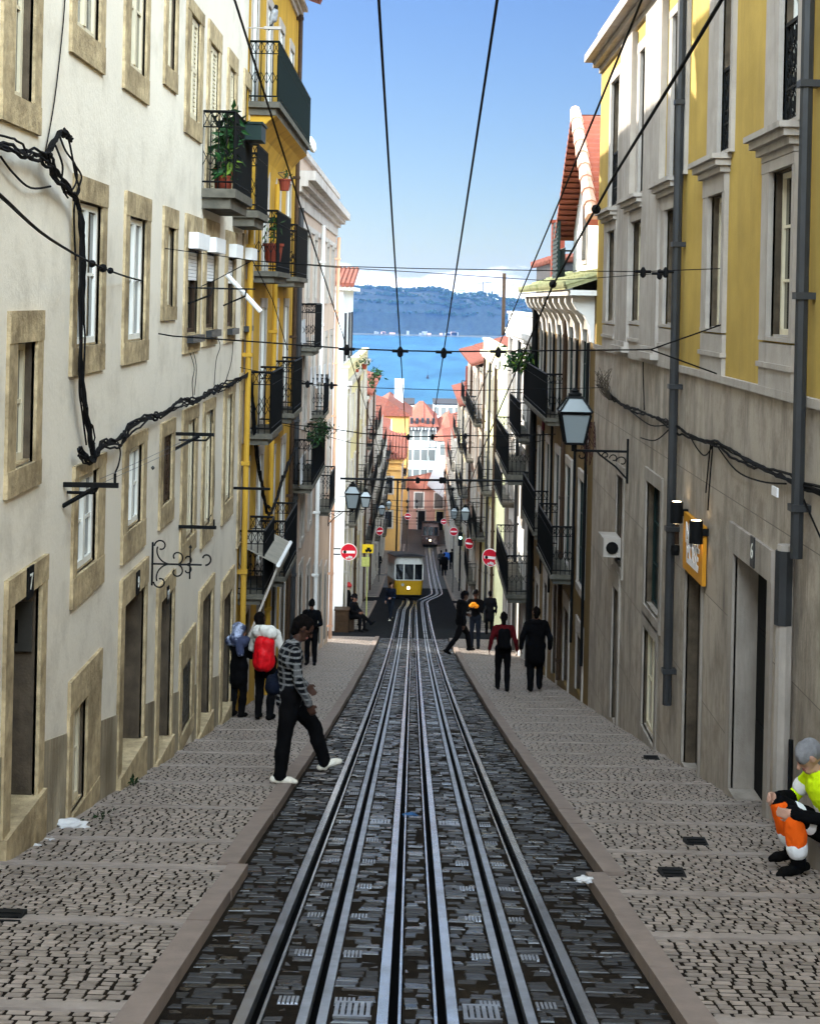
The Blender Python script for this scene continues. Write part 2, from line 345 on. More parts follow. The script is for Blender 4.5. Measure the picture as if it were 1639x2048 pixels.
def fxr(d):
    t = min(1, max(0, (d-87)/11)); return 1.07*t*t*(3-2*t)
KL = lambda d: -1.13 if d < 10.7 else (-1.19 if d < 57 else -2.05)
KR = lambda d: 1.28 if d < 10.7 else (1.40 if d < 57 else 2.4)
rng = random.Random(3)
# near road: dark bed with individual setts, grooves left free for the rails
mb = MB()
strip(mb, [-1.25, 1.45], -6, NEARK, -.075, 2, 2)
lanes = [(-1.16,-.785),(-.645,-.5),(-.345,-.13),(.002,.134),(.266,.481),(.636,.781),(.921,1.34)]
for (a_, b_) in lanes: strip(mb, [a_-.06 if a_ < -1 else a_-.004, b_+.06 if b_ > 1.2 else b_+.004], -6, NEARK, -.0035, 2, 0)
def pillow(x0, x1, y0, y1, z, h, m, jit, top=.82, tilt=.05):
    j = lambda: rng.uniform(-jit, jit)
    a = [(x0+j(),y0+j()),(x1+j(),y0+j()),(x1+j(),y1+j()),(x0+j(),y1+j())]
    cx = sum(p[0] for p in a)/4; cy = sum(p[1] for p in a)/4
    tx, ty = rng.uniform(-tilt,tilt), rng.uniform(-tilt,tilt)
    i = len(mb.v)
    for k, (sc, dz) in enumerate(((1.0,-.03),(.97,h*.6),(top,h))):
        for (px,py) in a:
            qx, qy = cx+(px-cx)*sc, cy+(py-cy)*sc
            mb.v.append((qx, qy, gz(qy)+z+dz+(qx-cx)*tx+(qy-cy)*ty))
    for k in (0, 4):
        for q in range(4): mb.f.append((i+k+q, i+k+(q+1)%4, i+k+4+(q+1)%4, i+k+4+q)); mb.m.append(m)
    mb.f.append((i+8,i+9,i+10,i+11)); mb.m.append(m)
d = 5.0
while d < NEARK:
    rh = rng.uniform(.08,.12)
    for (a, b) in lanes:
        if a < -1: a = KL(d)+.02
        if b > 1.2: b = KR(d)-.02
        x = a + rng.uniform(-.12, 0)
        while x < b-.03:
            w = rng.uniform(.1,.22); xa, xb = max(x, a), min(x+w-.012, b)
            if xb-xa > .05 and rng.random() > .035: pillow(xa, xb, d+.007, d+rh-.014, -.016+rng.choice((-.006,-.001,.0005,.002,.004)), .018, 1, .011, .86, .03)
            x += w
    d += rh
o = struct(mb, 'road', [M['grout'], M['sett'], M['groove']], False)
mb = MB(); strip(mb, [-2.2, 2.5], 56.3, 57.2, -.003, 1, 1); strip(mb, [-2.9, 3.4], 57, 103, 0, 2, 1); strip(mb, [-2.9, 3.4], 103, 160, 0, 3, 0); strip(mb, [-30,-2.9,3.35,30], 56.2, 61.5, .004, 1, 1)
strip(mb, [-3,8], 160, 330, 0, 10, 0)
struct(mb, 'lower_road', [M['road_far'], M['asphalt']])
# pavements with cobbles, stone bands and kerbs
def pavement(name, xa, xb, d0, d1, near):
    global mb
    mb = MB(); n = near
    if d0 < n: strip(mb, [xa, xb], d0, min(d1, n), .0465, 2, 0)
    if d1 > n: strip(mb, [xa, xb], max(d0, n), d1, .05, 2, 2)
    d = max(d0, 5.0)
    nb = d0 + 1.0; bands = []
    while d < min(d1, n):
        if d > nb:
            bar(mb, xa+.0, xb, d, d+.13, .0, .062, None, 1, 3); d += .14; nb = d + rng.uniform(1.15, 1.75)
        rh = rng.uniform(.072,.092)*(1 if d < 30 else 1.25); x = xa + rng.uniform(-.08, 0)
        # wavy longitudinal joints
        while x < xb-.02:
            w = rng.uniform(.07,.108)*(1 if d < 30 else 1.25); a, b = max(x, xa), min(x+w-.0155, xb)
            if b-a > .03: pillow(a, b, d+.012, d+rh-.013, .038+rng.uniform(-.0012,.0015), .014, 1, .006, .94, .012)
            x += w
        d += rh
    while d < d1:
        bar(mb, xa, xb, d, d+.16, .0, .06, None, 1, 3); d += 1.7
    return struct(mb, name, [M['grout'], M['cobble'], M['pave_far'], M['band']], False)
def kerb(name, x0, x1, d0, d1):
    mbk = MB(); d = d0
    while d < d1:
        l = min(rng.uniform(.9,1.5), d1-d); j = rng.uniform(-.006,.006)
        bar(mbk, x0+j, x1+j, d+.004, d+l-.004, -.3, .078+rng.uniform(-.004,.004), None, 2); d += l
    struct(mbk, name, M['kerb'])
pavement('pavement', XL-.3, -1.27, -4, 10.7, 24); pavement('pavement', XL-.3, -1.35, 10.7, 56, 55.5)
pavement('pavement', 1.42, XR+.3, -4, 10.7, 24); pavement('pavement', 1.56, XR+.3, 10.7, 56, 55.5)
kerb('kerb', -1.27, -1.13, -4, 10.7); kerb('kerb', -1.35, -1.2, 10.7, 56)
kerb('kerb', 1.28, 1.42, -4, 10.7); kerb('kerb', 1.41, 1.56, 10.7, 56)
for (a, b) in ((62, 87), (92, 116), (119, 160)):
    pavement('pavement', XL-.3, -2.2, a, b, 0); kerb('kerb', -2.2, -2.05, a, b)
for (a, b) in ((62, 86), (90, 160)):
    pavement('pavement', 2.55, XR+.3, a, b, 0); kerb('kerb', 2.4, 2.55, a, b)
# rails
M['rail'] = mat('polished_rail', (.5,.53,.58), .25, .2, 4, 0, metal=.9, dirt=(.1,.08,.07), dirtamt=.5)
M['slotrail'] = mat('slot_beam_steel', (.36,.38,.41), .36, .25, 6, .1, metal=.85, dirt=(.12,.1,.09), dirtamt=.6)
def track(label, sgn, fx):
    r = thing('tram_track', label, 'tram track', (TC+sgn*.49, 6, gz(6)), 'tram tracks')
    c = TC
    segs = dict(step=1.5)
    for (nm, a, b, z) in (('rail', .786, .84, .012), ('guard_rail', .72, .735, .006), ('slot_beam', .512, .558, .004), ('slot_beam', .42, .466, .004), ('rail', .138, .19, .012), ('guard_rail', .078, .092, .006)):
        x0, x1 = sorted((c+sgn*a, c+sgn*b))
        m = MB(); bar(m, x0, x1, -6, 160, -.05, z, fx, 1.5)
        part(m, nm, M['rail'] if 'rail' in nm else M['slotrail'], r)
    d = 6.2
    while d < 40:      # ribbed sleeper ends beside the slot
        for s2 in (.625, .352):
            m = MB()
            for k in range(5):
                x = c+sgn*s2+(k-2)*.021
                bar(m, x-.0065, x+.0065, d, d+.12, -.03, .007, None, 1)
            bar(m, c+sgn*s2-.05, c+sgn*s2+.05, d-.012, d, -.03, -.002, None, 1)
            part(m, 'ribbed_tie', M['slotrail'], r)
        d += 1.02
    for dd in (7.0, 13.3, 24.2):
        m = MB(); x0, x1 = sorted((c+sgn*.265, c+sgn*.385))
        x0, x1 = sorted((c+sgn*.215, c+sgn*.395)); 
        for k in range(6): bar(m, x0+(x1-x0)*k/6+.002, x0+(x1-x0)*(k+1)/6-.008, dd, dd+.22, -.03, .012, None, 1)
        bar(m, x0, x1, dd-.03, dd, -.03, .013, None, 1); bar(m, x0, x1, dd+.22, dd+.25, -.03, .013, None, 1)
        part(m, 'drain_grate', M['slotrail'], r)
track('left tram track of polished rails with a cable slot, running under the yellow tram', -1, fxl)
track('right tram track of polished rails that bends out round the yellow tram', 1, fxr)
# ================================================================= river, far bank, haze
mb = MB(); mb.quad((-3000,700,-60),(3000,700,-60),(3000,2700,-60),(-3000,2700,-60))
m, nt, b = newmat('river_water'); L = nt.links
b.inputs['Base Color'].default_value = (.013,.075,.13,1); b.inputs['Specular IOR Level'].default_value = .2; b.inputs['Roughness'].default_value = .3; b.inputs['IOR'].default_value = 1.33
P = N(nt, 'ShaderNodeNewGeometry').outputs['Position']
mp = N(nt, 'ShaderNodeMapping'); mp.inputs['Scale'].default_value = (.05,.012,1); L.new(P, mp.inputs[0])
n1 = N(nt, 'ShaderNodeTexNoise', Scale=1.0, Detail=8.0, Roughness=.7); L.new(mp.outputs[0], n1.inputs['Vector'])
bp = N(nt, 'ShaderNodeBump', Strength=.5, Distance=3.0); L.new(n1.outputs['Fac'], bp.inputs['Height']); L.new(bp.outputs[0], b.inputs['Normal'])
n5 = N(nt, 'ShaderNodeTexNoise', Scale=1.0, Detail=6.0, Roughness=.65); mp2 = N(nt, 'ShaderNodeMapping'); mp2.inputs['Scale'].default_value = (.035,.006,1); L.new(P, mp2.inputs[0]); L.new(mp2.outputs[0], n5.inputs['Vector'])
wm = N(nt, 'ShaderNodeMix', data_type='RGBA'); wm.inputs['A'].default_value = (.009,.058,.11,1); wm.inputs['B'].default_value = (.022,.098,.155,1); wr = N(nt, 'ShaderNodeMapRange'); wr.inputs['From Min'].default_value = .38; wr.inputs['From Max'].default_value = .62; L.new(n5.outputs['Fac'], wr.inputs['Value']); L.new(wr.outputs['Result'], wm.inputs['Factor']); L.new(wm.outputs['Result'], b.inputs['Base Color'])
M['water'] = m
struct(mb, 'river', m)
# ================================================================= buildings
def slabstone(name, c):
    m, nt, b = newmat(name); L = nt.links
    P = N(nt, 'ShaderNodeNewGeometry').outputs['Position']
    sp = N(nt, 'ShaderNodeSeparateXYZ'); L.new(P, sp.inputs[0]); cb = N(nt, 'ShaderNodeCombineXYZ'); L.new(sp.outputs['Y'], cb.inputs['X'])
    zo = N(nt, 'ShaderNodeMath', operation='ADD'); zo.inputs[1].default_value = .78+1.25*12; L.new(sp.outputs['Z'], zo.inputs[0]); L.new(zo.outputs[0], cb.inputs['Y'])
    br = N(nt, 'ShaderNodeTexBrick', Scale=1.0); br.inputs['Brick Width'].default_value = 1.7; br.inputs['Row Height'].default_value = 1.25; br.inputs['Mortar Size'].default_value = .006; br.inputs['Mortar Smooth'].default_value = .3
    br.inputs['Color1'].default_value = c4(sv(c,.93)); br.inputs['Color2'].default_value = c4(sv(c,1.08)); br.inputs['Mortar'].default_value = c4(sv(c,.35))
    L.new(cb.outputs[0], br.inputs['Vector'])
    mp = N(nt, 'ShaderNodeMapping'); mp.inputs['Scale'].default_value = (2.2,2.2,.7); L.new(P, mp.inputs[0])
    n2 = N(nt, 'ShaderNodeTexNoise', Scale=1.0, Detail=9.0, Roughness=.7); L.new(mp.outputs[0], n2.inputs['Vector'])
    r2 = N(nt, 'ShaderNodeMapRange'); r2.inputs['From Min'].default_value = .45; r2.inputs['From Max'].default_value = .68; r2.inputs['To Max'].default_value = .85; L.new(n2.outputs['Fac'], r2.inputs['Value'])
    m1 = N(nt, 'ShaderNodeMix', data_type='RGBA'); m1.inputs['B'].default_value = (.12,.1,.08,1); L.new(r2.outputs['Result'], m1.inputs['Factor']); L.new(br.outputs['Color'], m1.inputs['A'])
    n3 = N(nt, 'ShaderNodeTexNoise', Scale=2.5, Detail=7.0, Roughness=.7); L.new(P, n3.inputs['Vector'])
    r3 = N(nt, 'ShaderNodeMapRange'); r3.inputs['From Min'].default_value = .48; r3.inputs['From Max'].default_value = .66; r3.inputs['To Max'].default_value = .75; L.new(n3.outputs['Fac'], r3.inputs['Value'])
    m2 = N(nt, 'ShaderNodeMix', data_type='RGBA'); m2.inputs['B'].default_value = (.2,.16,.12,1); L.new(r3.outputs['Result'], m2.inputs['Factor']); L.new(m1.outputs['Result'], m2.inputs['A'])
    L.new(m2.outputs['Result'], b.inputs['Base Color']); b.inputs['Roughness'].default_value = .8
    bp = N(nt, 'ShaderNodeBump', Strength=.4, Distance=.01); n4 = N(nt, 'ShaderNodeTexNoise', Scale=35.0, Detail=5.0); L.new(P, n4.inputs['Vector'])
    sm = N(nt, 'ShaderNodeMath', operation='SUBTRACT'); L.new(n4.outputs['Fac'], sm.inputs[0]); L.new(br.outputs['Fac'], sm.inputs[1]); L.new(sm.outputs[0], bp.inputs['Height']); L.new(bp.outputs[0], b.inputs['Normal'])
    return m
M['slabs'] = slabstone('stone_slab_cladding', (.4,.34,.275))

class Facade:
    def __init__(s, name, label, Xw, n, y0, y1, z1, wmat, depth=6.0, zsplit=None, lmat=None, cat='building', group=None, z0=None):
        s.Xw, s.n, s.y0, s.y1, s.z1, s.wmat, s.depth = Xw, n, y0, y1, z1, wmat, depth
        s.zsplit, s.lmat = zsplit, lmat; s.ops = []
        s.z0 = z0 if z0 is not None else gz(y1) - .8
        s.root = thing(name, label, cat, (Xw, (y0+y1)/2, gz((y0+y1)/2)), group)
    def P(s, u, z, o=0): return (s.Xw + s.n*o, u, z)
    def bx(s, mb, u0, u1, z0, z1, o0, o1, m=0): mb.box(s.Xw+s.n*o0, s.Xw+s.n*o1, u0, u1, z0, z1, m)
    def hole(s, u0, u1, z0, z1, rec): s.ops.append((u0, u1, z0, z1, rec))
    def walls(s):
        mb = MB(); ys = sorted({s.y0, s.y1} | {v for o in s.ops for v in o[:2] if s.y0 < v < s.y1})
        zs = sorted({s.z0, s.z1} | ({s.zsplit} if s.zsplit is not None else set()) | {v for o in s.ops for v in o[2:4] if s.z0 < v < s.z1})
        for a, b in zip(ys, ys[1:]):
            for c, d in zip(zs, zs[1:]):
                my, mz = (a+b)/2, (c+d)/2
                if any(o[0] < my < o[1] and o[2] < mz < o[3] for o in s.ops): continue
                m = 1 if (s.zsplit is not None and mz < s.zsplit) else 0
                mb.quad(s.P(a,c), s.P(b,c), s.P(b,d), s.P(a,d), m)
        for (a, b, c, d, r) in s.ops:
            m = 1 if (s.zsplit is not None and (c+d)/2 < s.zsplit) else 0
            mb.quad(s.P(a,c), s.P(a,c,-r), s.P(a,d,-r), s.P(a,d), m); mb.quad(s.P(b,c), s.P(b,c,-r), s.P(b,d,-r), s.P(b,d), m)
            mb.quad(s.P(a,c), s.P(b,c), s.P(b,c,-r), s.P(a,c,-r), m); mb.quad(s.P(a,d), s.P(b,d), s.P(b,d,-r), s.P(a,d,-r), m)
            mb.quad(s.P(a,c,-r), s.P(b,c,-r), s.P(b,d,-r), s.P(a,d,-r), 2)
        D = s.depth
        mb.quad(s.P(s.y0,s.z0), s.P(s.y0,s.z1), s.P(s.y0,s.z1,-D), s.P(s.y0,s.z0,-D), 0); mb.quad(s.P(s.y1,s.z0), s.P(s.y1,s.z1), s.P(s.y1,s.z1,-D), s.P(s.y1,s.z0,-D), 0)
        mb.quad(s.P(s.y0,s.z0,-D), s.P(s.y1,s.z0,-D), s.P(s.y1,s.z1,-D), s.P(s.y0,s.z1,-D), 0); mb.quad(s.P(s.y0,s.z1), s.P(s.y1,s.z1), s.P(s.y1,s.z1,-D), s.P(s.y0,s.z1,-D), 0)
        return part(mb, 'wall', [s.wmat, s.lmat or s.wmat, M['dark']], s.root)
    def ringm(s, mb, u0, u1, z0, z1, U0, U1, Z0, Z1, o, m=0, back=-.02):   # stone surround: butted lintel, sill and jambs
        s.bx(mb, U0, U1, z1, Z1, back, o+.006, m)
        if Z0 < z0 - .005: s.bx(mb, U0, U1, Z0, z0, back, o+.006, m)
        s.bx(mb, U0, u0, z0, z1, back, o, m); s.bx(mb, u1, U1, z0, z1, back, o, m)
    def window(s, u0, u1, z0, z1, out=None, rec=.2, kind='casement', fm='cream_paint', sm='tan_stone', pm='glass', proud=.025, sill=0, name='window'):
        s.hole(u0, u1, z0, z1, rec+.1)
        U0, U1, Z0, Z1 = out if out else (u0-.14, u1+.14, z0-.16, z1+.18)
        mb = MB(); s.ringm(mb, u0, u1, z0, z1, U0, U1, Z0, Z1, proud)
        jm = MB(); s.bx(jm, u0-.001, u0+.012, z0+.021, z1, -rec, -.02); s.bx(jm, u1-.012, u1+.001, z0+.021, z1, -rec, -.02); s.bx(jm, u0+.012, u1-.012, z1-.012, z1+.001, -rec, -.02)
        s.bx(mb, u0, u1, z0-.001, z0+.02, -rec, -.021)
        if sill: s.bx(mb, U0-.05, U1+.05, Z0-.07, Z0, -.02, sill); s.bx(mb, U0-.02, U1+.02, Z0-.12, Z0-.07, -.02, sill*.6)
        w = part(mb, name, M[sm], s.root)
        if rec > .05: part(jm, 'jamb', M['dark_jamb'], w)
        a, b, c, d = u0+.012, u1-.012, z0+.02, z1-.012; W, H = b-a, d-c
        fr = MB(); f = min(.055, W*.12); o0, o1 = -rec-.02, -rec+.03
        if kind == 'casement':
            s.bx(fr, a, b, d-f, d, o0, o1); s.bx(fr, a, b, c, c+f, o0, o1); s.bx(fr, a, a+f, c+f, d-f, o0, o1); s.bx(fr, b-f, b, c+f, d-f, o0, o1)
            mid = (a+b)/2; 
            if W > .45: s.bx(fr, mid-f*.7, mid+f*.7, c+f, d-f, o0, o1+.012)
            nh = 2 if H > 1.5 else 1
            if W > .3:
                for k in range(1, nh+1):
                    zz = c+H*k/(nh+1); s.bx(fr, a+f, mid-f*.7, zz-.014, zz+.014, o0, o1-.008); s.bx(fr, mid+f*.7, b-f, zz-.014, zz+.014, o0, o1-.008)
            part(fr, 'frame', M[fm], w)
            pn = MB(); s.bx(pn, a+f*.5, b-f*.5, c+f*.5, d-f*.5, -rec-.005, -rec+.004); part(pn, 'pane', M[pm], w)
        elif kind == 'shutter':
            mid = (a+b)/2
            for (p, q) in ((a+.004, mid-.004), (mid+.004, b-.004)):
                s.bx(fr, p, p+.05, c, d, o0, o1); s.bx(fr, q-.05, q, c, d, o0, o1)
                s.bx(fr, p+.05, q-.05, d-.07, d, o0, o1); s.bx(fr, p+.05, q-.05, c, c+.07, o0, o1); s.bx(fr, p+.05, q-.05, (c+d)/2-.03, (c+d)/2+.03, o0, o1)
                z = c+.08
                while z < d-.1: s.bx(fr, p+.05, q-.05, z, z+.035, o0+.01, o1-.012); z += .055
            part(fr, 'shutter', M[fm], w)
        elif kind == 'roller':
            s.bx(fr, a, b, d-f, d, o0, o1); s.bx(fr, a, b, c, c+f, o0, o1); s.bx(fr, a, a+f, c+f, d-f, o0, o1); s.bx(fr, b-f, b, c+f, d-f, o0, o1); part(fr, 'frame', M['brownwood'], w)
            pn = MB(); s.bx(pn, a+f*.5, b-f*.5, c+f*.5, d-f*.5, -rec-.005, -rec+.004); part(pn, 'pane', M['glass'], w)
            rs = MB(); z = d-.02; zs = d-H*.36
            while z > zs: s.bx(rs, a+.01, b-.01, z-.045, z-.006, -rec+.035, -rec+.05); z -= .045
            part(rs, 'roller_shutter', M['white_plastic'], w)
            bxm = MB(); s.bx(bxm, u0-.04, u1+.0, z1+.0, z1+.2, proud+.007, .15); part(bxm, 'shutter_box', M['white_plastic'], w)
            hs = MB(); s.bx(hs, u0-.02, u1+.06, z0-.1, z0-.01, proud+.007, .11); part(hs, 'sill', M['pipe'], w)
        return w
    def door(s, u0, u1, z0, z1, out=None, rec=.35, dm='greydoor', sm='tan_stone', proud=.03, panel=True, step=0, name='door', jamb='dark_jamb'):
        s.hole(u0, u1, z0, z1, rec+.1)
        U0, U1, Z1 = out if out else (u0-.16, u1+.16, z1+.3)
        mb = MB(); s.ringm(mb, u0, u1, z0, z1, U0, U1, z0, Z1, proud)
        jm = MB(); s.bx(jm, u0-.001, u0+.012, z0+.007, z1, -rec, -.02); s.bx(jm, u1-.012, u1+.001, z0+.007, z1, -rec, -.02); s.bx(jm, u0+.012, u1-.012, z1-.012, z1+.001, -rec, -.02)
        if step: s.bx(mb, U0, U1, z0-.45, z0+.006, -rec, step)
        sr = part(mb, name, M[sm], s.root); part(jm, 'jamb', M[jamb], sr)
        lf = MB(); a, b = u0+.012, u1-.012; s.bx(lf, a, b, z0, z1-.012, -rec-.05, -rec)
        if panel:
            mid = (a+b)/2
            for (p, q) in ((a+.05, mid-.03), (mid+.03, b-.05)):
                for (zz0, zz1) in ((z0+.15, z0+.75), (z0+.85, z1-.75), (z1-.65, z1-.12)):
                    if zz1-zz0 > .1 and q-p > .05:
                        s.bx(lf, p, q, zz0, zz1, -rec, -rec+.012); s.bx(lf, p+.03, q-.03, zz0+.04, zz1-.04, -rec+.012, -rec+.02)
        l = part(lf, 'leaf', M[dm], sr)
        h = MB(); zc = z0+1.0; h.tube([s.P((u0+u1)/2-.08, zc, -rec+.01), s.P((u0+u1)/2-.08, zc, -rec+.06), s.P((u0+u1)/2-.17, zc, -rec+.06)], .012, 5); part(h, 'handle', M['steel'], l)
        return sr
    def balcony(s, u0, u1, z, proj, h=1.0, thick=.2, metal='iron', gap=.1, slabm='slab', lattice=True, solid=None):
        mb = MB(); s.bx(mb, u0, u1, z-thick*.45, z, -.05, proj); s.bx(mb, u0+.06, u1-.06, z-thick, z-thick*.45, -.05, proj-.07)
        sl = part(mb, 'balcony', M[slabm], s.root)
        r = MB(); e = proj-.03; t = .012
        def rail(a, b, w=t):
            a, b = Vector(s.P(*a)), Vector(s.P(*b)); r.tube([a, b], w, 4)
        for zz, w in ((z+h, .02), (z+.09, .013), (z+h*.8, .009)):
            rail((u0+.03, zz, 0), (u0+.03, zz, e), w); rail((u1-.03, zz, 0), (u1-.03, zz, e), w); rail((u0+.03, zz, e), (u1-.03, zz, e), w)
        k = max(2, int((u1-u0)/gap))
        for i in range(k+1):
            u = u0+.03+(u1-u0-.06)*i/k; rail((u, z, e), (u, z+h, e), .017 if i in (0, k) else .009)
        k = max(2, int(proj/gap))
        for i in range(k):
            for u in (u0+.03, u1-.03):
                rail((u, z, e*i/k), (u, z+h, e*i/k), .008)
                if lattice:
                    a, b = e*i/k, e*(i+1)/k
                    rail((u, z+h*.8, a), (u, z+h, b), .006); rail((u, z+h*.8, b), (u, z+h, a), .006); rail((u, z+h*.3, a), (u, z+h*.5, b), .006); rail((u, z+h*.3, b), (u, z+h*.5, a), .006)
        part(r, 'railing', M[metal], sl)
        if solid:
            q = MB(); s.bx(q, u0+.05, u1-.05, z+.1, z+h*.78, e-.03, e-.018); part(q, 'infill_panel', M[solid], sl)
        return sl
    def cornice(s, z, prof=((.0,.0,.12),(.12,.06,.2),(.22,.16,.3)), m='trim_stone', y0=None, y1=None, name='cornice'):
        mb = MB(); ya = s.y0 if y0 is None else y0; yb = s.y1 if y1 is None else y1
        zz = z
        for (dz, o, h) in prof: s.bx(mb, ya-.0, yb+.0, z+dz, z+dz+.1 if h is None else z+h, -.05, .05+o)
        return part(mb, name, M[m], s.root)
    def eave_roof(s, z, over=.35, rise=1.6, run=4.0, m='tile', pitch=.21, y0=None, y1=None, name='roof'):
        mb = MB(); ya = s.y0 if y0 is None else y0; yb = s.y1 if y1 is None else y1
        mb.hexa([s.P(ya,z,over), s.P(yb,z,over), s.P(yb,z+rise,-run), s.P(ya,z+rise,-run), s.P(ya,z+.06,over), s.P(yb,z+.06,over), s.P(yb,z+rise+.06,-run), s.P(ya,z+rise+.06,-run)])
        k = max(1, int((yb-ya)/pitch))
        for i in range(k):
            u = ya+(i+.5)*(yb-ya)/k; L_ = math.hypot(run+over, rise); ns = 4
            for j in range(ns):
                a, b = j/ns, (j+1.12)/ns
                p = Vector(s.P(u, z+.07+rise*a+.02, over-(run+over)*a+.03)); q = Vector(s.P(u, z+.07+rise*b, over-(run+over)*b))
                mb.tube([p, q], [.08, .066], 6)
        return part(mb, name, M[m], s.root)
    def pipe(s, u, z0, z1, o=.09, r=.05, m='pipe', name='downpipe', rings=True):
        mb = MB(); mb.tube([s.P(u, z0, o), s.P(u, z1, o)], r, 8)
        if rings:
            z = z0+.4
            while z < z1: s.bx(mb, u-r*1.25, u+r*1.25, z, z+.06, -.02, o+r*1.25); z += 1.8
        return part(mb, name, M[m], s.root, smooth=False)

def px_open(Xw, x0, x1, yt, yb):
    """a pixel box on the wall plane -> depth range and height range"""
    a = onx(x0, (yt+yb)/2, Xw).y; b = onx(x1, (yt+yb)/2, Xw).y
    c = onx((x0+x1)/2, yt, Xw).z; d = onx((x0+x1)/2, yb, Xw).z
    return min(a,b), max(a,b), d, c

# ---------------------------------------------------------------- left: white plastered house
L1 = Facade('plastered_house', 'off white plastered house with tan stone window surrounds and black cables, nearest on the left', XL, 1, -1.5, 24.7, 7.6, M['white_plaster'], 7)
def lw(op, out, **k):
    a, b, c, d = px_open(XL, *op); A, B, C_, D_ = px_open(XL, *out)
    return L1.window(a, b, c, d, (min(A, a-.05), max(B, b+.05), min(C_, c-.05), max(D_, d+.05)), **k)
# lowest three storeys, read from the photograph (top row continues above the frame)
lw((25,66,-190,200), (0,80,-250,256), rec=.1, pm='glass', fm='cream_paint')
lw((150,198,-170,70), (139,208,-220,128), rec=.055, pm='glasslight')
lw((258,291,-115,146), (246,297,-160,195), rec=.055)
lw((333,350,-75,140), (327,354,-110,180), rec=.07)
lw((378,396,32,242), (369,403,4,277), rec=.04, kind='shutter')
lw((415,433,88,392), (411,438,48,396), rec=.04, kind='shutter')
lw((455,466,135,372), (451,471,102,376), rec=.04, kind='shutter')
lw((486,495,172,432), (483,498,140,436), rec=.05, fm='brownwood')
lw((26,66,684,930), (9,78,621,982), rec=.1)
lw((150,198,405,691), (140,207,356,745), rec=.055, fm='white_paint')
lw((253,287,435,682), (244,295,388,724), rec=.055, fm='white_paint')
lw((331,346,455,613), (322,351,415,640), rec=.07)
for (a, b, t, bo, o) in ((371,394,498,668,(366,398,430,704)), (409,428,505,658,(404,433,440,690)), (452,465,515,655,(448,469,462,684)), (485,495,520,650,(482,498,468,676))):
    lw((a,b,t,bo), o, rec=.06, kind='roller')
lw((150,190,946,1135), (141,204,920,1190), rec=.055, fm='white_paint')
lw((252,281,893,1052), (242,288,868,1108), rec=.055, fm='white_paint')
lw((323,340,870,1005), (317,345,842,1047), rec=.04, kind='shutter', fm='brownwood')
lw((371,386,840,1072), (360,391,815,1108), rec=.05)
lw((407,421,822,1050), (402,425,800,1082), rec=.05)
lw((449,461,790,1000), (444,465,765,1036), rec=.05)
lw((479,489,780,1075), (475,493,745,1080), rec=.05)
# ground floor: doors and small openings
def ldoor(x0, x1, yt, ox0, ox1, oyt, dz=.14, **k):
    u0, u1, _, z1 = px_open(XL, x0, x1, yt, yt+200); A, B, _, D_ = px_open(XL, ox0, ox1, oyt, oyt+200)
    z0 = gz(u0)+.1+dz
    return L1.door(u0, u1, z0, z1, (min(A,u0-.05), max(B,u1+.05), max(D_, z1+.05)), step=.06, **k)
door1 = ldoor(19, 74, 1190, 5, 86, 1137, rec=.38)
ldoor(243, 285, 1192, 236, 289, 1140, rec=.36, dz=.1)
ldoor(316, 341, 1192, 310, 344, 1158, rec=.26, dz=.02, dm='brownwood')
ldoor(400, 419, 1192, 394, 423, 1168, rec=.3, dz=.02, dm='greenpaint')
ldoor(443, 459, 1190, 439, 463, 1150, rec=.3, dz=.0, dm='greenpaint')
lw((139,168,1410,1612), (132,195,1335,1640), rec=.075, name='low_window')
lw((361,379,1325,1452), (356,385,1270,1480), rec=.04, kind='shutter', fm='steel', name='vent_window')
# intercom panel in the first doorway: sits on the far reveal
u0, u1, z0, z1 = px_open(XL, 30, 70, 1222, 1310)
ip = MB(); L1.bx(ip, onx(72,1300,XL).y-.03, onx(72,1300,XL).y-.012, z0-.05, z1, -.36, -.03); 
ip2 = MB()
for k, (zz, r) in enumerate(((.82,.02),(.72,.015),(.62,.015))):
    L1.bx(ip2, onx(72,1300,XL).y-.037, onx(72,1300,XL).y-.03, z0+(z1-z0)*zz-r, z0+(z1-z0)*zz+r, -.2-r, -.2+r)
for zz in (.46,.32,.16): L1.bx(ip2, onx(72,1300,XL).y-.037, onx(72,1300,XL).y-.03, z0+(z1-z0)*zz-.04, z0+(z1-z0)*zz+.04, -.26, -.14)
ipo = part(ip, 'intercom_panel', M['steel'], L1.root); part(ip2, 'button', M['dark'], ipo)
# house number plates
def text_mesh(txt, size, name='lettering', ext=.004, align='CENTER', bold=0):
    cu = bpy.data.curves.new(name, 'FONT'); cu.body = txt; cu.size = size; cu.extrude = ext; cu.align_x = align; cu.align_y = 'CENTER'; cu.offset = bold; cu.resolution_u = 4
    o = bpy.data.objects.new(name, cu); COL.objects.link(o); bpy.context.view_layer.update()
    me = bpy.data.meshes.new_from_object(o.evaluated_get(bpy.context.evaluated_depsgraph_get())); bpy.data.objects.remove(o)
    return me
def put_text(txt, size, name, mtl, loc, xdir, parent, sx=1, bold=0):   # xdir: reading direction along +-Y, letters stand upright
    me = text_mesh(txt, size, name, bold=bold); me.materials.clear(); me.materials.append(mtl)
    x = Vector(xdir); z = x.cross(Vector((0,0,1)))
    mtx = Matrix(((x.x*sx, 0, z.x, loc[0]),(x.y*sx, 0, z.y, loc[1]),(x.z, 1, z.z, loc[2]),(0,0,0,1)))
    me.transform(mtx); me.update()
    o = bpy.data.objects.new(name, me); COL.objects.link(o); o.parent = parent
    if parent.type == 'EMPTY': o.matrix_parent_inverse = Matrix.Translation(-Vector(parent.location))
    return o
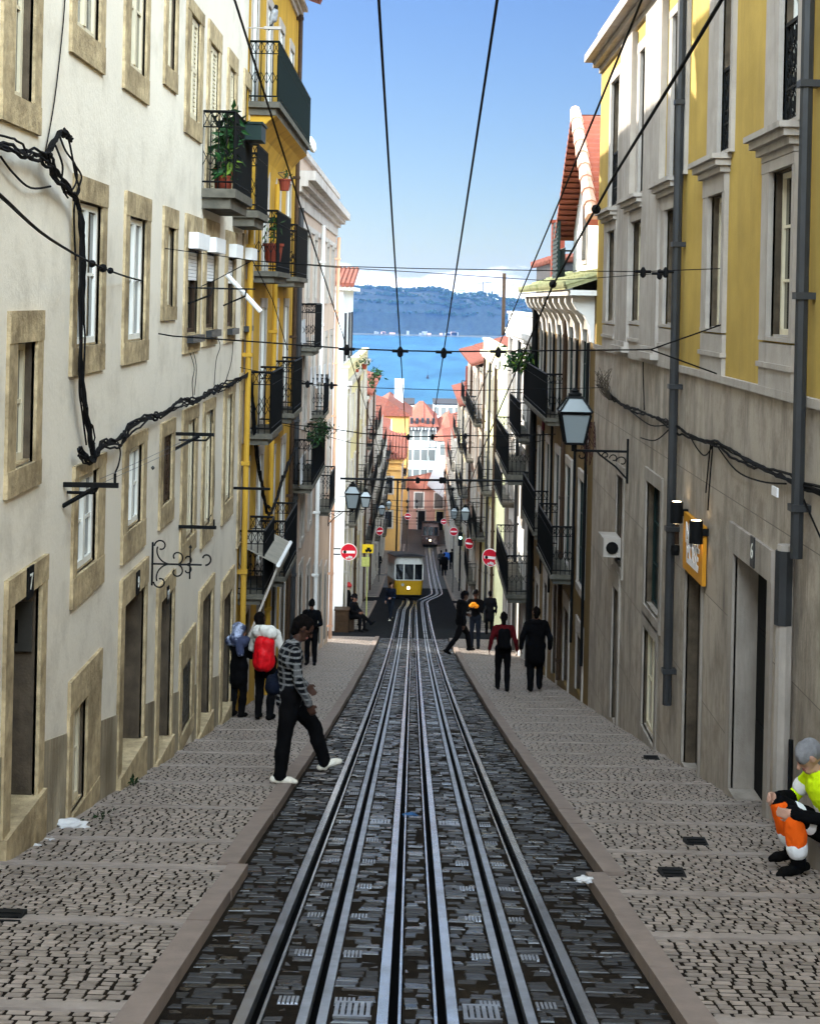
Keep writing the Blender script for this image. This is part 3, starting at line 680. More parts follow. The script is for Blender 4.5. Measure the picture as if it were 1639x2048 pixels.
def plate(F, x, y, w, h, txt, lab, bgm='dark', fg='white_paint', dirn=None):
    p = onx(x, y, F.Xw); mb = MB(); F.bx(mb, p.y-w/2, p.y+w/2, p.z-h/2, p.z+h/2, .037, .05)
    q = part(mb, 'number_plate', M[bgm], F.root)
    put_text(txt, h*.75, 'number', M[fg], F.P(p.y, p.z, .052), (0, 1, 0) if F.n < 0 else (0, 1, 0), q, sx=1 if F.n > 0 else -1) if False else None
    d = (0, 1, 0) if F.n > 0 else (0, -1, 0)
    put_text(txt, h*.72, 'number', M[fg], F.P(p.y, p.z, .05), d, q)
    return q
plate(L1, 48, 1165, .17, .24, '7', '')
plate(L1, 267, 1166, .17, .24, '9', '')
plate(L1, 328, 1190, .12, .2, '11', '')
L1.walls()
# stained skirting that follows the slope, broken at the doors
gaps = sorted((o[0]-.17, o[1]+.17) for o in L1.ops if o[2] < gz((o[0]+o[1])/2)+.75)
mb = MB(); y = -1.5
for g0, g1 in gaps + [(24.7, 24.7)]:
    if g0 > y+.05:
        mb = MB(); k = max(1, int((g0-y)/1.2))
        for i in range(k):
            a, b = y+(g0-y)*i/k, y+(g0-y)*(i+1)/k; h = .8
            mb.hexa([L1.P(a,gz(a)-.3,-.02), L1.P(b,gz(b)-.3,-.02), L1.P(b,gz(b)-.3,.012), L1.P(a,gz(a)-.3,.012), L1.P(a,gz(a)+h,-.02), L1.P(b,gz(b)+h,-.02), L1.P(b,gz(b)+h,.012), L1.P(a,gz(a)+h,.012)])
        part(mb, 'skirting', M['base_plaster'], L1.root)
    y = max(y, g1)
L1.cornice(7.25, m='trim_stone'); L1.eave_roof(7.6)
L1.balcony(19.8, 21.8, 1.42, .45, 1.02, .26, 'iron')
L1.balcony(23.1, 24.6, 1.33, .4, 1.02, .24, 'iron')
# bare pinkish patch: rear balcony of lowest shutters
# ---------------------------------------------------------------- left: ochre house with the long balcony
L2 = Facade('ochre_house', 'tall ochre yellow house with stacked iron balconies behind the white house on the left', XL, 1, 24.7, 34.5, 6.7, M['ochre'], 7)
L2.pilaster = None
for (u, w) in ((25.6,.85),(28.0,.85),(30.4,.85),(32.8,.85)):
    L2.window(u-w/2, u+w/2, 3.25, 5.4, rec=.04, sm='trim_stone', fm='white_paint')
    L2.window(u-w/2, u+w/2, .45, 2.5, rec=.04, sm='trim_stone', fm='white_paint')
    L2.window(u-w/2, u+w/2, -2.3, -.2, rec=.04, sm='trim_stone', fm='white_paint')
    L2.window(u-w/2, u+w/2, -5.0 if u < 29 else -5.3, -2.95 if u < 29 else -3.2, rec=.04, sm='trim_stone', fm='white_paint')
for u in (26.0, 28.6, 31.2, 33.4): L2.door(u-.5, u+.5, gz(u)+.2, gz(u)+2.4 if u > 27 else -5.5, rec=.06, sm='trim_stone', dm='greenpaint')
L2.walls()
L2.balcony(24.9, 32.0, 3.25, .52, 1.0, .22, 'greeniron', .09, solid='greeniron')
mb = MB()   # coved corbel under the long balcony
for (a, b) in ((25.0, 31.9),):
    pr = [(.0, 2.25), (.05, 2.5), (.16, 2.75), (.32, 2.93), (.46, 3.03), (-.02, 3.03), (-.02, 2.25)]
    i = mb.ring([L2.P(a, z, o) for o, z in pr]); j = mb.ring([L2.P(b, z, o) for o, z in pr]); n_ = len(pr)
    for k in range(n_): mb.f.append((i+k, i+(k+1)%n_, j+(k+1)%n_, j+k)); mb.m.append(0)
    mb.f.append(tuple(i+k for k in range(n_))); mb.m.append(0); mb.f.append(tuple(j+k for k in range(n_))); mb.m.append(0)
part(mb, 'balcony_cove', M['ochre'], L2.root)
L2.balcony(26.0, 28.6, .45, .45, 1.05, .2, 'iron'); L2.balcony(30.2, 33.0, .42, .45, 1.05, .2, 'iron', solid='greeniron')
L2.balcony(25.6, 27.6, -2.34, .45, 1.05, .2, 'iron', solid='iron'); L2.balcony(30.2, 32.2, -2.34, .45, 1.05, .2, 'iron', solid='greeniron')
L2.balcony(24.9, 26.6, -3.75+.0-1.2, .45, 1.05, .18, 'iron'); L2.balcony(28.4, 31.0, -5.3, .5, 1.05, .2, 'iron', solid='iron')
for (u, a, b) in ((24.85, gz(25)+.2, 2.2), (33.9, gz(34)+.2, 6.4), (29.2, -8.3, 2.2)): L2.pipe(u, a, b, .1, .05, 'ochre' if u != 33.9 else 'brownwood')
L2.cornice(6.35, m='trim_stone'); L2.eave_roof(6.75, .5, m='tile')
# ---------------------------------------------------------------- left: pale pink house with white cornice
L3 = Facade('pink_house', 'pale pink house with a broad white cornice and attic parapet beyond the ochre house', XL, 1, 34.5, 52.0, 3.55, M['pink'], 7)
for i in range(6):
    u = 35.9+i*2.75
    L3.window(u-.45, u+.45, .0, 1.6, rec=.04, sm='trim_stone', fm='white_paint', proud=.05)
    L3.window(u-.45, u+.45, -3.2, -1.2, rec=.04, sm='trim_stone', fm='white_paint', proud=.05)
    L3.window(u-.45, u+.45, -6.2, -4.2, rec=.04, sm='trim_stone', fm='white_paint', proud=.05)
    L3.door(u-.5, u+.5, gz(u)+.15, min(-7.0, gz(u)+2.5), rec=.06, sm='trim_stone', dm='brownwood')
L3.walls()
L3.cornice(2.15, ((.0,.0,.3),(.3,.1,.42),(.42,.25,.56),(.56,.42,.78)), 'aged_white')
mb = MB(); L3.bx(mb, 34.5, 52.0, 3.45, 3.6, -.1, .1); part(mb, 'parapet_coping', M['aged_white'], L3.root)
L3.cornice(1.72, ((0,.0,.14),), 'aged_white', name='string_course')
L3.balcony(34.8, 39.3, -4.35, .55, 1.05, .2, 'iron', solid='iron'); L3.balcony(36.2, 38.4, -1.2, .45, 1.05, .2, 'iron'); L3.balcony(44, 46.4, -6.2, .45, 1.0, .2, 'iron')
L3.balcony(41, 43, -3.2, .4, 1.0, .18, 'iron')
for (u, m) in ((35.0,'pipe'), (43.1,'clean_white'), (51.4,'salmon')): L3.pipe(u, gz(u)+.2, 2.1, .12, .06, m)
# ---------------------------------------------------------------- right: yellow house on a stone base
SZ = -.78
R1 = Facade('yellow_house', 'yellow house on a grey stone base with tall iron balustraded windows, nearest on the right', XR, -1, 1.0, 28.3, 5.05, M['yellow'], 7, SZ, M['slabs'])
def rwin(op, sx0, sx1, syt, syb, **k):
    a, b, c, d = px_open(XR, *op); A, B, C_, D_ = px_open(XR, sx0, sx1, syt, syb)
    return a, b, c, d, (min(A,a-.05), max(B,b+.05), min(C_,c-.04), max(D_,d+.05))
up = [((1567,1605,-140,241),(1541,1617,-170,252)), ((1444,1468,-60,301),(1424,1472,-80,308)), ((1348,1372,24,348),(1342,1378,8,354)), ((1283,1304,96,380),(1278,1308,75,386)), ((1225,1241,161,410),(1222,1245,140,416))]
lo = [((1543,1589,338,675),(1529,1595,318,682)), ((1420,1448,390,657),(1410,1454,352,664)), ((1332,1356,418,649),(1324,1360,385,655)), ((1265,1285,442,643),(1258,1290,412,649)), ((1217,1231,462,643),(1211,1235,436,648))]
for (op, so) in up:
    a, b, c, d, o = rwin(op, *so)
    c = min(c, 1.83) if False else c
    w = R1.window(a, b, c, d, o, rec=.11, sm='trim_stone', fm='white_paint', proud=.05)
    g = MB(); z0, z1 = c+.02, c+.95; o_ = -.03     # cast iron scroll panel
    R1.bx(g, a, b, z1-.035, z1, o_-.02, o_+.02); R1.bx(g, a, b, z0, z0+.03, o_-.015, o_+.015); R1.bx(g, a, b, z0+.3, z0+.32, o_-.01, o_+.01)
    R1.bx(g, a, a+.025, z0, z1, o_-.015, o_+.015); R1.bx(g, b-.025, b, z0, z1, o_-.015, o_+.015)
    nx = max(2, round((b-a)/.2)); nz = 4
    for i in range(nx):
        for j in range(nz):
            uc = a+(b-a)*(i+.5)/nx; zc = z0+.03+(z1-z0-.06)*(j+.5)/nz; ru, rz = (b-a)/nx*.46, (z1-z0)/nz*.46
            g.tube([R1.P(uc+ru*math.cos(t), zc+rz*math.sin(t), o_) for t in [k*math.pi/4 for k in range(9)]], .008, 4)
            g.tube([R1.P(uc+ru*(1-t/9)*math.cos(t*1.3+i), zc+rz*(1-t/9)*math.sin(t*1.3+i), o_) for t in range(8)], .007, 4)
            g.tube([R1.P(uc-ru, zc-rz, o_), R1.P(uc, zc, o_), R1.P(uc+ru, zc+rz, o_)], .006, 4)
    part(g, 'iron_balustrade', M['iron'], w)
for i, (op, so) in enumerate(lo):
    a, b, c, d, o = rwin(op, *so)
    w = R1.window(a, b, c, d, o, rec=.11, sm='trim_stone', fm='cream_paint', proud=.05)
    h = MB(); A, B = o[0], o[1]; zt = o[3]           # hood: frieze and projecting cornice between the storeys
    ubot = rwin(*[up[i][0]], *up[i][1])[4][2]
    R1.bx(h, A, B, zt+.007, ubot-.2, -.02, .06); R1.bx(h, A-.03, B+.03, ubot-.2, ubot-.13, -.02, .11); R1.bx(h, A-.07, B+.07, ubot-.13, ubot-.06, -.02, .17); R1.bx(h, A-.1, B+.1, ubot-.06, ubot-.003, -.02, .22)
    part(h, 'window_hood', M['trim_stone'], w)
    ap = MB(); R1.bx(ap, A, B, SZ+.02, o[2]-.02, -.02, .045); R1.bx(ap, A-.02, B+.02, (SZ+o[2])/2-.02, (SZ+o[2])/2+.03, -.02, .07); part(ap, 'window_apron', M['trim_stone'], w)
# pilasters with base mouldings
for (xa, xb) in ((1247,1270),(1297,1330)):
    a, b, _, _ = px_open(XR, xa, xb, 200, 400); mb = MB()
    R1.bx(mb, a, b, SZ+.2, 4.3, -.02, .09); R1.bx(mb, a-.04, b+.04, SZ+.03, SZ+.12, -.02, .16); R1.bx(mb, a-.02, b+.02, SZ+.12, SZ+.2, -.02, .12)
    part(mb, 'pilaster', M['trim_stone'], R1.root)
a = onx(1211, 500, XR).y
R1.cornice(4.35, ((.0,.0,.1),(.1,.12,.2),(.2,.28,.34)), 'trim_stone')
mb = MB(); R1.bx(mb, 1.0, 28.3, 5.0, 5.1, -.12, .09); part(mb, 'parapet_coping', M['trim_stone'], R1.root)
mb = MB(); R1.bx(mb, 1.0, 28.3, SZ-.05, SZ+.03, -.02, .05); part(mb, 'stone_ledge', M['trim_stone'], R1.root)
# stone ground floor
a, b, c, d = px_open(XR, 1291, 1320, 968, 1228); R1.window(a, b, c, d, rec=.12, sm='grey_stone', fm='greenpaint')
a, b, c, d = px_open(XR, 1285, 1310, 1262, 1490); R1.window(a, b, max(c, gz(b)+.3), d, rec=.08, sm='grey_stone', fm='cream_paint', pm='glasslight', name='glazed_door')
a, b, c, d = px_open(XR, 1233, 1245, 950, 1132); R1.window(a, b, c, d, rec=.08, sm='grey_stone', fm='brownwood')
a, b, c, d = px_open(XR, 1225, 1236, 1172, 1362); R1.door(a, b, gz(b)+.12, d, rec=.25, sm='grey_stone', dm='greenpaint')
a, b, c, d = px_open(XR, 1369, 1401, 1140, 1551); R1.door(a, b, gz(b)+.1, d, (a-.05, b+.05, d+.05), rec=.14, sm='grey_stone', dm='glass', panel=False, step=.02, name='shop_door')
a, b, c, d = px_open(XR, 1464, 1534, 1128, 1600); R1.door(a, b, gz(b)+.12, d, (a-.16, b+.2, d+.3), rec=.24, sm='grey_stone', dm='dark', step=.03, jamb='grey_stone')
a, b, c, d = px_open(XR, 1600, 1700, 1130, 1600); R1.door(4.6, 6.2, gz(6)+.12, -.9, rec=.4, sm='grey_stone', dm='greydoor', step=.03)
plate(R1, 1512, 1103, .16, .3, '6', '', 'pipe', 'white_paint')
R1.walls()
u, z0, z1 = 12.75, -2.12, 4.3; R1.pipe(u, z0, z1, .1, .055); R1.pipe(13.15, gz(13)+.15, z0+.05, .09, .075, 'trim_stone', rings=False); R1.pipe(13.15, z0-.65, z0, .1, .082, 'pipe', rings=False)
R1.pipe(12.95, gz(13)+.3, z0-1.6, .06, .022, 'iron', rings=False)
R1.pipe(19.0, -5.05, 4.3, .1, .058); R1.pipe(19.35, -1.9, 4.3, .05, .018, 'pot', rings=False)
ac = MB(); a, b, c, d = px_open(XR, 1228, 1243, 1068, 1106); R1.bx(ac, a, b-.2, c, d, .02, .3); aco = part(ac, 'air_conditioner', M['trim_stone'], R1.root)
ac = MB(); ac.lathe(R1.P(a-.012, (c+d)/2, .16), [(.0,-.01),(.1,-.01),(.1,.01),(0,.01)], 12, 0, Matrix.Rotation(R(90),3,'X')); part(ac, 'fan', M['dark'], aco)
# ---------------------------------------------------------------- right: dull ochre house with mossy eave and gabled attic
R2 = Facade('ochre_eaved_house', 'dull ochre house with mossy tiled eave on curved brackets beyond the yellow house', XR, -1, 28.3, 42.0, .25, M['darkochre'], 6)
for i in range(5):
    u = 29.8+i*2.6
    for z in (-2.6, -5.6): R2.window(u-.5, u+.5, z, z+2.1, rec=.03, sm='trim_stone', fm='greenpaint', proud=.05)
    R2.door(u-.5, u+.5, gz(u)+.15, gz(u)+2.4 if u > 34 else -6.6, rec=.06, sm='trim_stone', dm='brownwood')
R2.walls()
R2.balcony(34.2, 41.6, -2.62, .42, 1.0, .18, 'iron', solid='iron'); R2.balcony(31.2, 34.8, -5.65, .5, 1.0, .2, 'iron', solid='iron')
R2.balcony(37, 41, -5.65, .42, 1.0, .2, 'iron')
mb = MB()
for i in range(10):
    mb = MB(); u = 28.7+i*1.38; pr = [(0,-.75),(.06,-.72),(.1,-.4),(.2,-.22),(.34,-.12),(.42,.02),(.42,.16),(0,.16)]
    for t in (-.13, .13): pass
    i0 = mb.ring([R2.P(u-.13, z, o) for o, z in pr]); j0 = mb.ring([R2.P(u+.13, z, o) for o, z in pr]); n_ = len(pr)
    for k in range(n_): mb.f.append((i0+k, i0+(k+1)%n_, j0+(k+1)%n_, j0+k)); mb.m.append(0)
    mb.f.append(tuple(i0+k for k in range(n_))); mb.m.append(0); mb.f.append(tuple(j0+k for k in range(n_))); mb.m.append(0)
    part(mb, 'eave_bracket', M['clean_white'], R2.root)
mb = MB(); R2.bx(mb, 28.3, 42, .16, .26, -.05, .5); part(mb, 'eave_board', M['clean_white'], R2.root)
R2.eave_roof(.27, .55, .55, 1.0, 'mosstile', .24)
R2.pipe(41.6, gz(41)+.1, .1, .1, .07, 'iron'); R2.pipe(40.9, gz(41)+.1, .1, .16, .09, 'iron', rings=False); R2.pipe(33.2, gz(33)+.2, .1, .09, .05, 'brownwood')
for u in (29.0, 31.0, 36.3, 38.8): R2.pipe(u, -7.0, -.75, .06, .03, 'iron', rings=False)
# gabled attic above
at_ = R2; ax = 3.75
mb = MB(); g0, g1, ga, zb, za, ze = 29.6, 37.0, 33.4, .3, 4.15, 1.55
fn = lambda u, v, d: (d, u, v)
mb.prism([(g0+.3, zb), (g1-.3, zb), (g1-.3, ze+.2), (ga, za-.15), (g0+.3, ze+.2)], fn, ax, ax+5)
gw = part(mb, 'attic_gable', M['clean_white'], R2.root)
mb = MB(); mb.box(ax-.03, ax+.02, ga+.2, ga+1.1, .9, 2.5); wn = part(mb, 'window', M['trim_stone'], gw); mb = MB(); mb.box(ax-.045, ax-.032, ga+.3, ga+1.0, 1.0, 2.4); part(mb, 'pane', M['glasslight'], wn)
mb = MB()
for (e, zz, sg) in ((g0, ze, 1), (g1, ze, -1)):
    for k in range(22):                                   # courses of round tiles running up each slope
        t0, t1 = k/22, (k+1.25)/22
        pa = Vector((0, e+(ga-e)*t0, zz+(za-zz)*t0)); pb = Vector((0, e+(ga-e)*t1, zz+(za-zz)*t1))
        mb.quad((ax-.45, pa.y, pa.z+.12), (ax+5, pa.y, pa.z+.12), (ax+5, pb.y, pb.z+.03), (ax-.45, pb.y, pb.z+.03)); mb.quad((ax-.45, pa.y, pa.z+.12), (ax+5, pa.y, pa.z+.12), (ax+5, pa.y, pa.z+.0), (ax-.45, pa.y, pa.z+.0))
        mb.quad((ax-.45, pa.y, pa.z), (ax+5, pa.y, pa.z), (ax+5, pb.y, pb.z-.06), (ax-.45, pb.y, pb.z-.06)); mb.quad((ax-.45, pa.y, pa.z+.12), (ax-.45, pb.y, pb.z+.03), (ax-.45, pb.y, pb.z-.06), (ax-.45, pa.y, pa.z))
part(mb, 'gable_roof', M['tilered'], gw)
mb = MB()
for k in range(9):
    t0, t1 = k/9, (k+1.15)/9; mb.tube([(ax-.36, g0+(ga-g0)*t0, ze+.13+(za-ze)*t0), (ax-.36, g0+(ga-g0)*t1, ze+.13+(za-ze)*t1)], [.15, .11], 8)
part(mb, 'verge_tile', M['pot'] if False else mat('pale_pink_tile', (.6,.36,.27), .8, .25, 6), gw)
mb = MB()
for k in range(8): mb.tube([(ax-.35+0*k, 35.2+k*.25, .35), (ax-.35, 35.2+k*.25, 1.3)], .012, 4)
mb.tube([(ax-.35, 35.2, 1.3), (ax-.35, 36.95, 1.3)], .02, 4); mb.tube([(ax, 36.95, 1.3), (ax-.35, 36.95, 1.3)], .02, 4)
part(mb, 'attic_railing', M['greeniron'], gw)
mb = MB(); mb.box(ax-.42, ax-.36, 36.3, 37.6, .4, 2.0); 
for k in range(14): mb.box(ax-.44, ax-.42, 36.35, 37.55, .45+k*.11, .5+k*.11)
part(mb, 'louvred_shutter', M['greenpaint'], gw)
mb = MB(); mb.box(3.6, 3.95, 41.0, 41.3, .2, 2.2); mb.box(3.55, 4.0, 40.95, 41.35, 2.2, 2.28); part(mb, 'chimney', M['pot'], R2.root)

# ---------------------------------------------------------------- unseen square and white house, added to bounce sunlight down the street
sq = MB(); sq.quad((-40,-45,gz(-45)-.1),(40,-45,gz(-45)-.1),(40,-6,gz(-6)-.004),(-40,-6,gz(-6)-.004)); struct(sq, 'square', mat('pale_paving', (.5,.46,.4), .8, .1, 1))
TF = thing('sun_bounce_house', 'unseen white house across the square behind the camera, added to bounce sunlight', 'building', (0,-16,gz(-16)))
m = MB(); m.box(-24, 24, -24, -16, -2, 15); part(m, 'wall', M['clean_white'], TF)
for i in range(11):
    for j in range(4):
        x = -21.5+i*4.3; z = 0+j*3.5; m = MB(); m.box(x-.7, x+.7, -15.997, -15.9, z, z+2.2); w = part(m, 'window', M['trim_stone'], TF); m = MB(); m.box(x-.5, x+.5, -15.897, -15.88, z+.15, z+2.05); part(m, 'pane', M['glass'], w)
# ================================================================= the rest of the street, generic houses built storey by storey
def house(name, label, Xw, n, y0, y1, z1, wmat, bays, roof='tile', depth=6, sm='trim_stone', fm='white_paint', balc=(), pil=None, base=None, seed=0, storey=2.9, rooftype='eave', cat='building', endbays=0, over=.35, rise=1.3):
    rg = random.Random(seed); F = Facade(name, label, Xw, n, y0, y1, z1, M[wmat], depth, cat=cat)
    rows = []; z = z1 - 2.55
    while z > gz(y1) + .4 or not rows:
        rows.append(z); z -= storey
    for k in range(bays):
        u = y0 + (y1-y0)*(k+.5)/bays
        gd = gz(u)+.15
        for i, zz in enumerate(rows):
            if zz < gd+2.3: continue
            fr = i % 2 and bool(balc)
            kind = 'shutter' if rg.random() < .3 else 'casement'
            F.window(u-.45, u+.45, zz if not fr else zz-.35, zz+1.55, rec=.03, sm=sm, fm='greenpaint' if kind == 'shutter' else fm, kind=kind, proud=.06)
        F.door(u-.5, u+.5, gd, gd+2.2, rec=.04, sm=sm, dm=rg.choice(['greenpaint','brownwood','greydoor']), panel=False, proud=.05)
    F.walls()
    for (k0, k1, row) in balc:
        if row < len(rows):
            a = y0+(y1-y0)*(k0+.1)/bays; b = y0+(y1-y0)*(k1-.1)/bays
            if rows[row]-.4 > gz((a+b)/2)+1.8: F.balcony(a, b, rows[row]-.38, .45, 1.0, .18, 'iron', .16, lattice=False, solid='iron' if rg.random() < .5 else None)
    F.cornice(z1-.35, ((0,.05,.15),(.15,.15,.33)), 'trim_stone' if wmat != 'clean_white' else 'clean_white')
    if rooftype == 'eave': F.eave_roof(z1, over, rise, 3.5, roof, .3)
    else:
        mb = MB(); F.bx(mb, y0, y1, z1-.002, z1+.5, -.25, .02); F.bx(mb, y0-.02, y1+.02, z1+.5, z1+.58, -.3, .08); part(mb, 'parapet', M[wmat], F.root)
    if pil:
        for u in pil: F.pipe(u, gz(u)+.15, z1-.3, .1, .06, rg.choice(['pipe','brownwood','trim_stone','trim_stone']))
    return F
# left side below the first cross street
A = house('cream_terrace_house', 'cream house below the cross street with a roof terrace over its cornice', -2.8, 1, 60.5, 84, -3.3, 'cream', 7, balc=((0,2,1),(3,4,1),(5,7,1)), pil=(60.9, 70, 77), seed=1, rooftype='flat', fm='white_paint')
for (u, z) in ((60.45, 0),):    # rendered end wall, quoins and the penthouse set back on the terrace
    mb = MB(); mb.box(-8.2, -2.78, 60.2, 60.497, gz(60)-.5, -3.3); part(mb, 'end_wall', M['clean_white'], A.root)
    mb = MB(); mb.box(-8.6, -3.05, 60.6, 70, -3.3, .35); ph = part(mb, 'penthouse', M['bluewhite_plaster'], A.root)
    mb = MB()
    for yy in (62, 65.5, 68): mb = MB(); mb.box(-3.06, -3.0, yy, yy+1.05, -2.6, -.6); part(mb, 'window', M['slate'], ph)
    mb = MB(); mb.box(-8.8, -2.75, 60.4, 70.3, .35, .5); part(mb, 'eave_board', M['clean_white'], ph)
    mb = MB()
    for i in range(34): mb.tube([(-2.7-i*.18, 60.3, .56), (-2.7-i*.18, 65, 1.3)], .1, 6)
    part(mb, 'roof', M['tile'], ph)
B = house('pink_terrace_house', 'narrow pink house with a plant hanging over its roof edge, left of the yellow tram', -2.85, 1, 84, 104, -5.4, 'rose', 6, balc=((0,2,1),(2,4,1),(4,6,0),(0,1,0),(2,3,0),(1,3,2),(4,6,2)), pil=(84.4, 97), seed=2)
C_ = house('pale_house', 'pale stuccoed house far down on the left beyond the tram', -2.85, 1, 104, 128, -8.6, 'bluewhite_plaster', 6, balc=((0,2,0),(3,5,0),(0,3,1),(3,6,1),(1,2,2),(4,5,2)), pil=(104.5, 116), seed=3)
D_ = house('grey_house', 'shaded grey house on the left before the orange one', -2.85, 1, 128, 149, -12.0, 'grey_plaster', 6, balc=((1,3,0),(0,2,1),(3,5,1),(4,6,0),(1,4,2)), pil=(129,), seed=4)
# orange house closing the left side: gable wall faces up the street
OR = house('orange_house', 'orange house with a dark hipped roof whose end wall faces up the street', -1.35, 1, 150, 172, -15.9, 'salmon', 6, depth=8, balc=((0,2,0),(3,5,0)), seed=5, over=.5, rise=1.6)
mb = MB(); mb.box(-9.4, -1.36, 149.75, 149.997, gz(150)-.5, -15.9); ew = part(mb, 'end_wall', M['orange'], OR.root)
for (x, z) in ((-2.6,-18.6),(-2.6,-22),(-4.6,-18.6),(-4.6,-22)):
    mb = MB(); mb.box(x-.55, x+.55, 149.68, 149.74, z-.85, z+1.0); w = part(mb, 'window', M['trim_stone'], ew); mb = MB(); mb.box(x-.38, x+.38, 149.64, 149.675, z-.7, z+.85); part(mb, 'pane', M['glass'], w)
mb = MB(); mb.box(-9.4,-1.2,149.5,149.75,-16.3,-15.9); mb.box(-3.9,-1.4,149.55,149.75,-17.0,-16.75); part(mb, 'end_cornice', M['orange'], ew)
mb = MB()
for i in range(26): mb.tube([(-9.4+i*.33, 149.2, -15.8), (-9.4+i*.33, 156, -13.9)], .15, 6)
part(mb, 'hipped_roof', M['tile'], OR.root)
# right side
R3 = house('white_corner_house', 'bright white corner house in the sun with two dark balconies on the right', XR, -1, 42, 55.5, -.9, 'clean_white', 5, balc=((0,2,0),(0,2,2),(3,5,1)), pil=(43.4, 48, 52.5), seed=6, rooftype='flat')
R3.balcony(42.6, 49, -4.9, .75, 1.15, .3, 'iron', .12, solid='iron'); R3.balcony(42.6, 48.5, -8.3, .7, 1.1, .25, 'iron', .12, solid='iron')
mb = MB(); mb.box(3.9, 8, 43.5, 50, -.9, 1.2); dm_ = part(mb, 'attic', M['slate'], R3.root)
mb = MB(); mb.box(3.86, 3.898, 44.2, 45.4, -.6, .75); mb.box(3.86,3.898,47,48.2,-.6,.75); w = part(mb, 'window', M['greenpaint'], dm_)
mb = MB()
for i in range(14): mb.tube([(3.7, 43.4+i*.5, 1.25), (8, 43.4+i*.5, 1.9)], .12, 6)
part(mb, 'roof', M['tile'], dm_)
mb = MB(); mb.box(3.02, 3.14, 54.4, 54.52, -1.2, 1.05); part(mb, 'chimney', M['brownwood'], R3.root)
R4 = house('lemon_house', 'sunlit lemon yellow house past the junction on the right', XR, -1, 61.5, 76, -2.4, 'lemon', 5, balc=((1,3,1),(3,5,2)), pil=(62, 67, 72.5), seed=7, rooftype='flat')
mb = MB(); R4.bx(mb, 61.5, 76, gz(76)-.2, gz(68)+2.6, -.02, .05)
R5 = house('blush_house', 'blush pink house with tiled eave and balconies, right of the view of the river', XR, -1, 76, 99, -3.3, 'pink', 7, balc=((0,2,0),(3,5,1),(5,7,2),(0,2,2),(2,4,0),(5,7,0),(1,3,3)), pil=(80, 90), seed=8, over=.6)
R6 = house('cream_eaved_house', 'cream house with a red tiled roof lower down on the right', XR, -1, 99, 122, -7.0, 'cream', 7, balc=((0,3,1),(4,6,0),(4,6,2),(0,2,0),(2,5,2)), pil=(104, 115), seed=9, over=.5)
mb = MB(); mb.box(3.3, 3.8, 101.5, 102.3, -7.0, -4.4); part(mb, 'chimney', M['pot'], R6.root)
R7 = house('white_row_house', 'white house far down the street on the right', XR+.1, -1, 122, 146, -11.2, 'clean_white', 7, balc=((1,3,0),(4,6,0),(0,2,1),(3,5,1)), pil=(124, 135), seed=10)
R8 = house('apricot_house', 'apricot house at the bottom of the street on the right', XR+.1, -1, 146, 176, -15.2, 'salmon', 8, balc=((1,3,0),), seed=11)
# ---- beyond the foot of the street: roofs stepping down to the river
def block(name, label, x0, x1, y0, y1, zb, zt, wmat, rmat, rise=2.2, wins=(3,4), ridge='x', cat='building'):
    r = thing(name, label, cat, ((x0+x1)/2, y0, zb)); mb = MB(); mb.box(x0, x1, y0, y1, zb, zt); w = part(mb, 'wall', M[wmat], r)
    mb = MB(); o = .4; e = .05
    if ridge == 'x':
        ym = (y0+y1)/2; P_ = [(x0-o,y0-o,zt+e),(x1+o,y0-o,zt+e),(x1+o,y1+o,zt+e),(x0-o,y1+o,zt+e),(x0+2,ym,zt+rise),(x1-2,ym,zt+rise)]
        mb.quad(P_[0],P_[1],P_[5],P_[4]); mb.quad(P_[2],P_[3],P_[4],P_[5]); mb.tri(P_[1],P_[2],P_[5]); mb.tri(P_[3],P_[0],P_[4]); mb.quad(P_[3],P_[2],P_[1],P_[0])
        k = int((x1-x0)/.5)
        for i in range(k):
            x = x0+2+(x1-x0-4)*(i+.5)/k; mb.tube([(x,y0-o,zt+.1+e),(x,ym,zt+rise+.05)], .09, 5)
    elif ridge == 'y':
        xm = (x0+x1)/2; P_ = [(x0-o,y0-o,zt+e),(x1+o,y0-o,zt+e),(x1+o,y1+o,zt+e),(x0-o,y1+o,zt+e),(xm,y0-o,zt+rise),(xm,y1+o,zt+rise)]
        mb.quad(P_[0],P_[3],P_[5],P_[4]); mb.quad(P_[1],P_[2],P_[5],P_[4]); mb.tri(P_[0],P_[1],P_[4]); mb.tri(P_[2],P_[3],P_[5]); mb.quad(P_[3],P_[2],P_[1],P_[0])
        g = MB(); g.poly([(x0,y0+.002,zt),(x1,y0+.002,zt),(xm,y0+.002,zt+rise-.1)]); part(g, 'gable', M[wmat], r)
    else: mb.box(x0-.1, x1+.1, y0-.1, y1+.1, zt, zt+.25)
    part(mb, 'roof', M[rmat], r)
    nx, nz = wins
    for i in range(nx):
        for j in range(nz):
            x = x0+(x1-x0)*(i+.5)/nx; z = zt-1.3-j*3.1
            if z < zb+1: continue
            m = MB(); m.box(x-.62, x+.62, y0-.06, y0-.003, z-1.0, z+.95); ww = part(m, 'window', M['white_paint'], r); m = MB(); m.box(x-.48, x+.48, y0-.09, y0-.063, z-.88, z+.83); part(m, 'pane', M['glasslight'], ww)
    return r
block('ochre_gabled_house', 'ochre gabled house with one small square window and a broad chimney, behind the orange house', -6.2, -.9, 184, 200, -32, -14.3, 'orange', 'tile', 2.0, (1,1), 'y')
cb = MB(); cb.box(-2.9, -1.7, 196, 198, -14, -10.4); single(cb, 'chimney_stack', M['bluewhite_plaster'], 'broad pale chimney stack rising behind the ochre gabled house', 'chimney')
wb = block('white_mansion', 'large white apartment house with rose red roof and dormers below the street', -1.6, 3.2, 235, 262, -42, -19.8, 'clean_white', 'tilered', 3.0, (4,6), 'x')
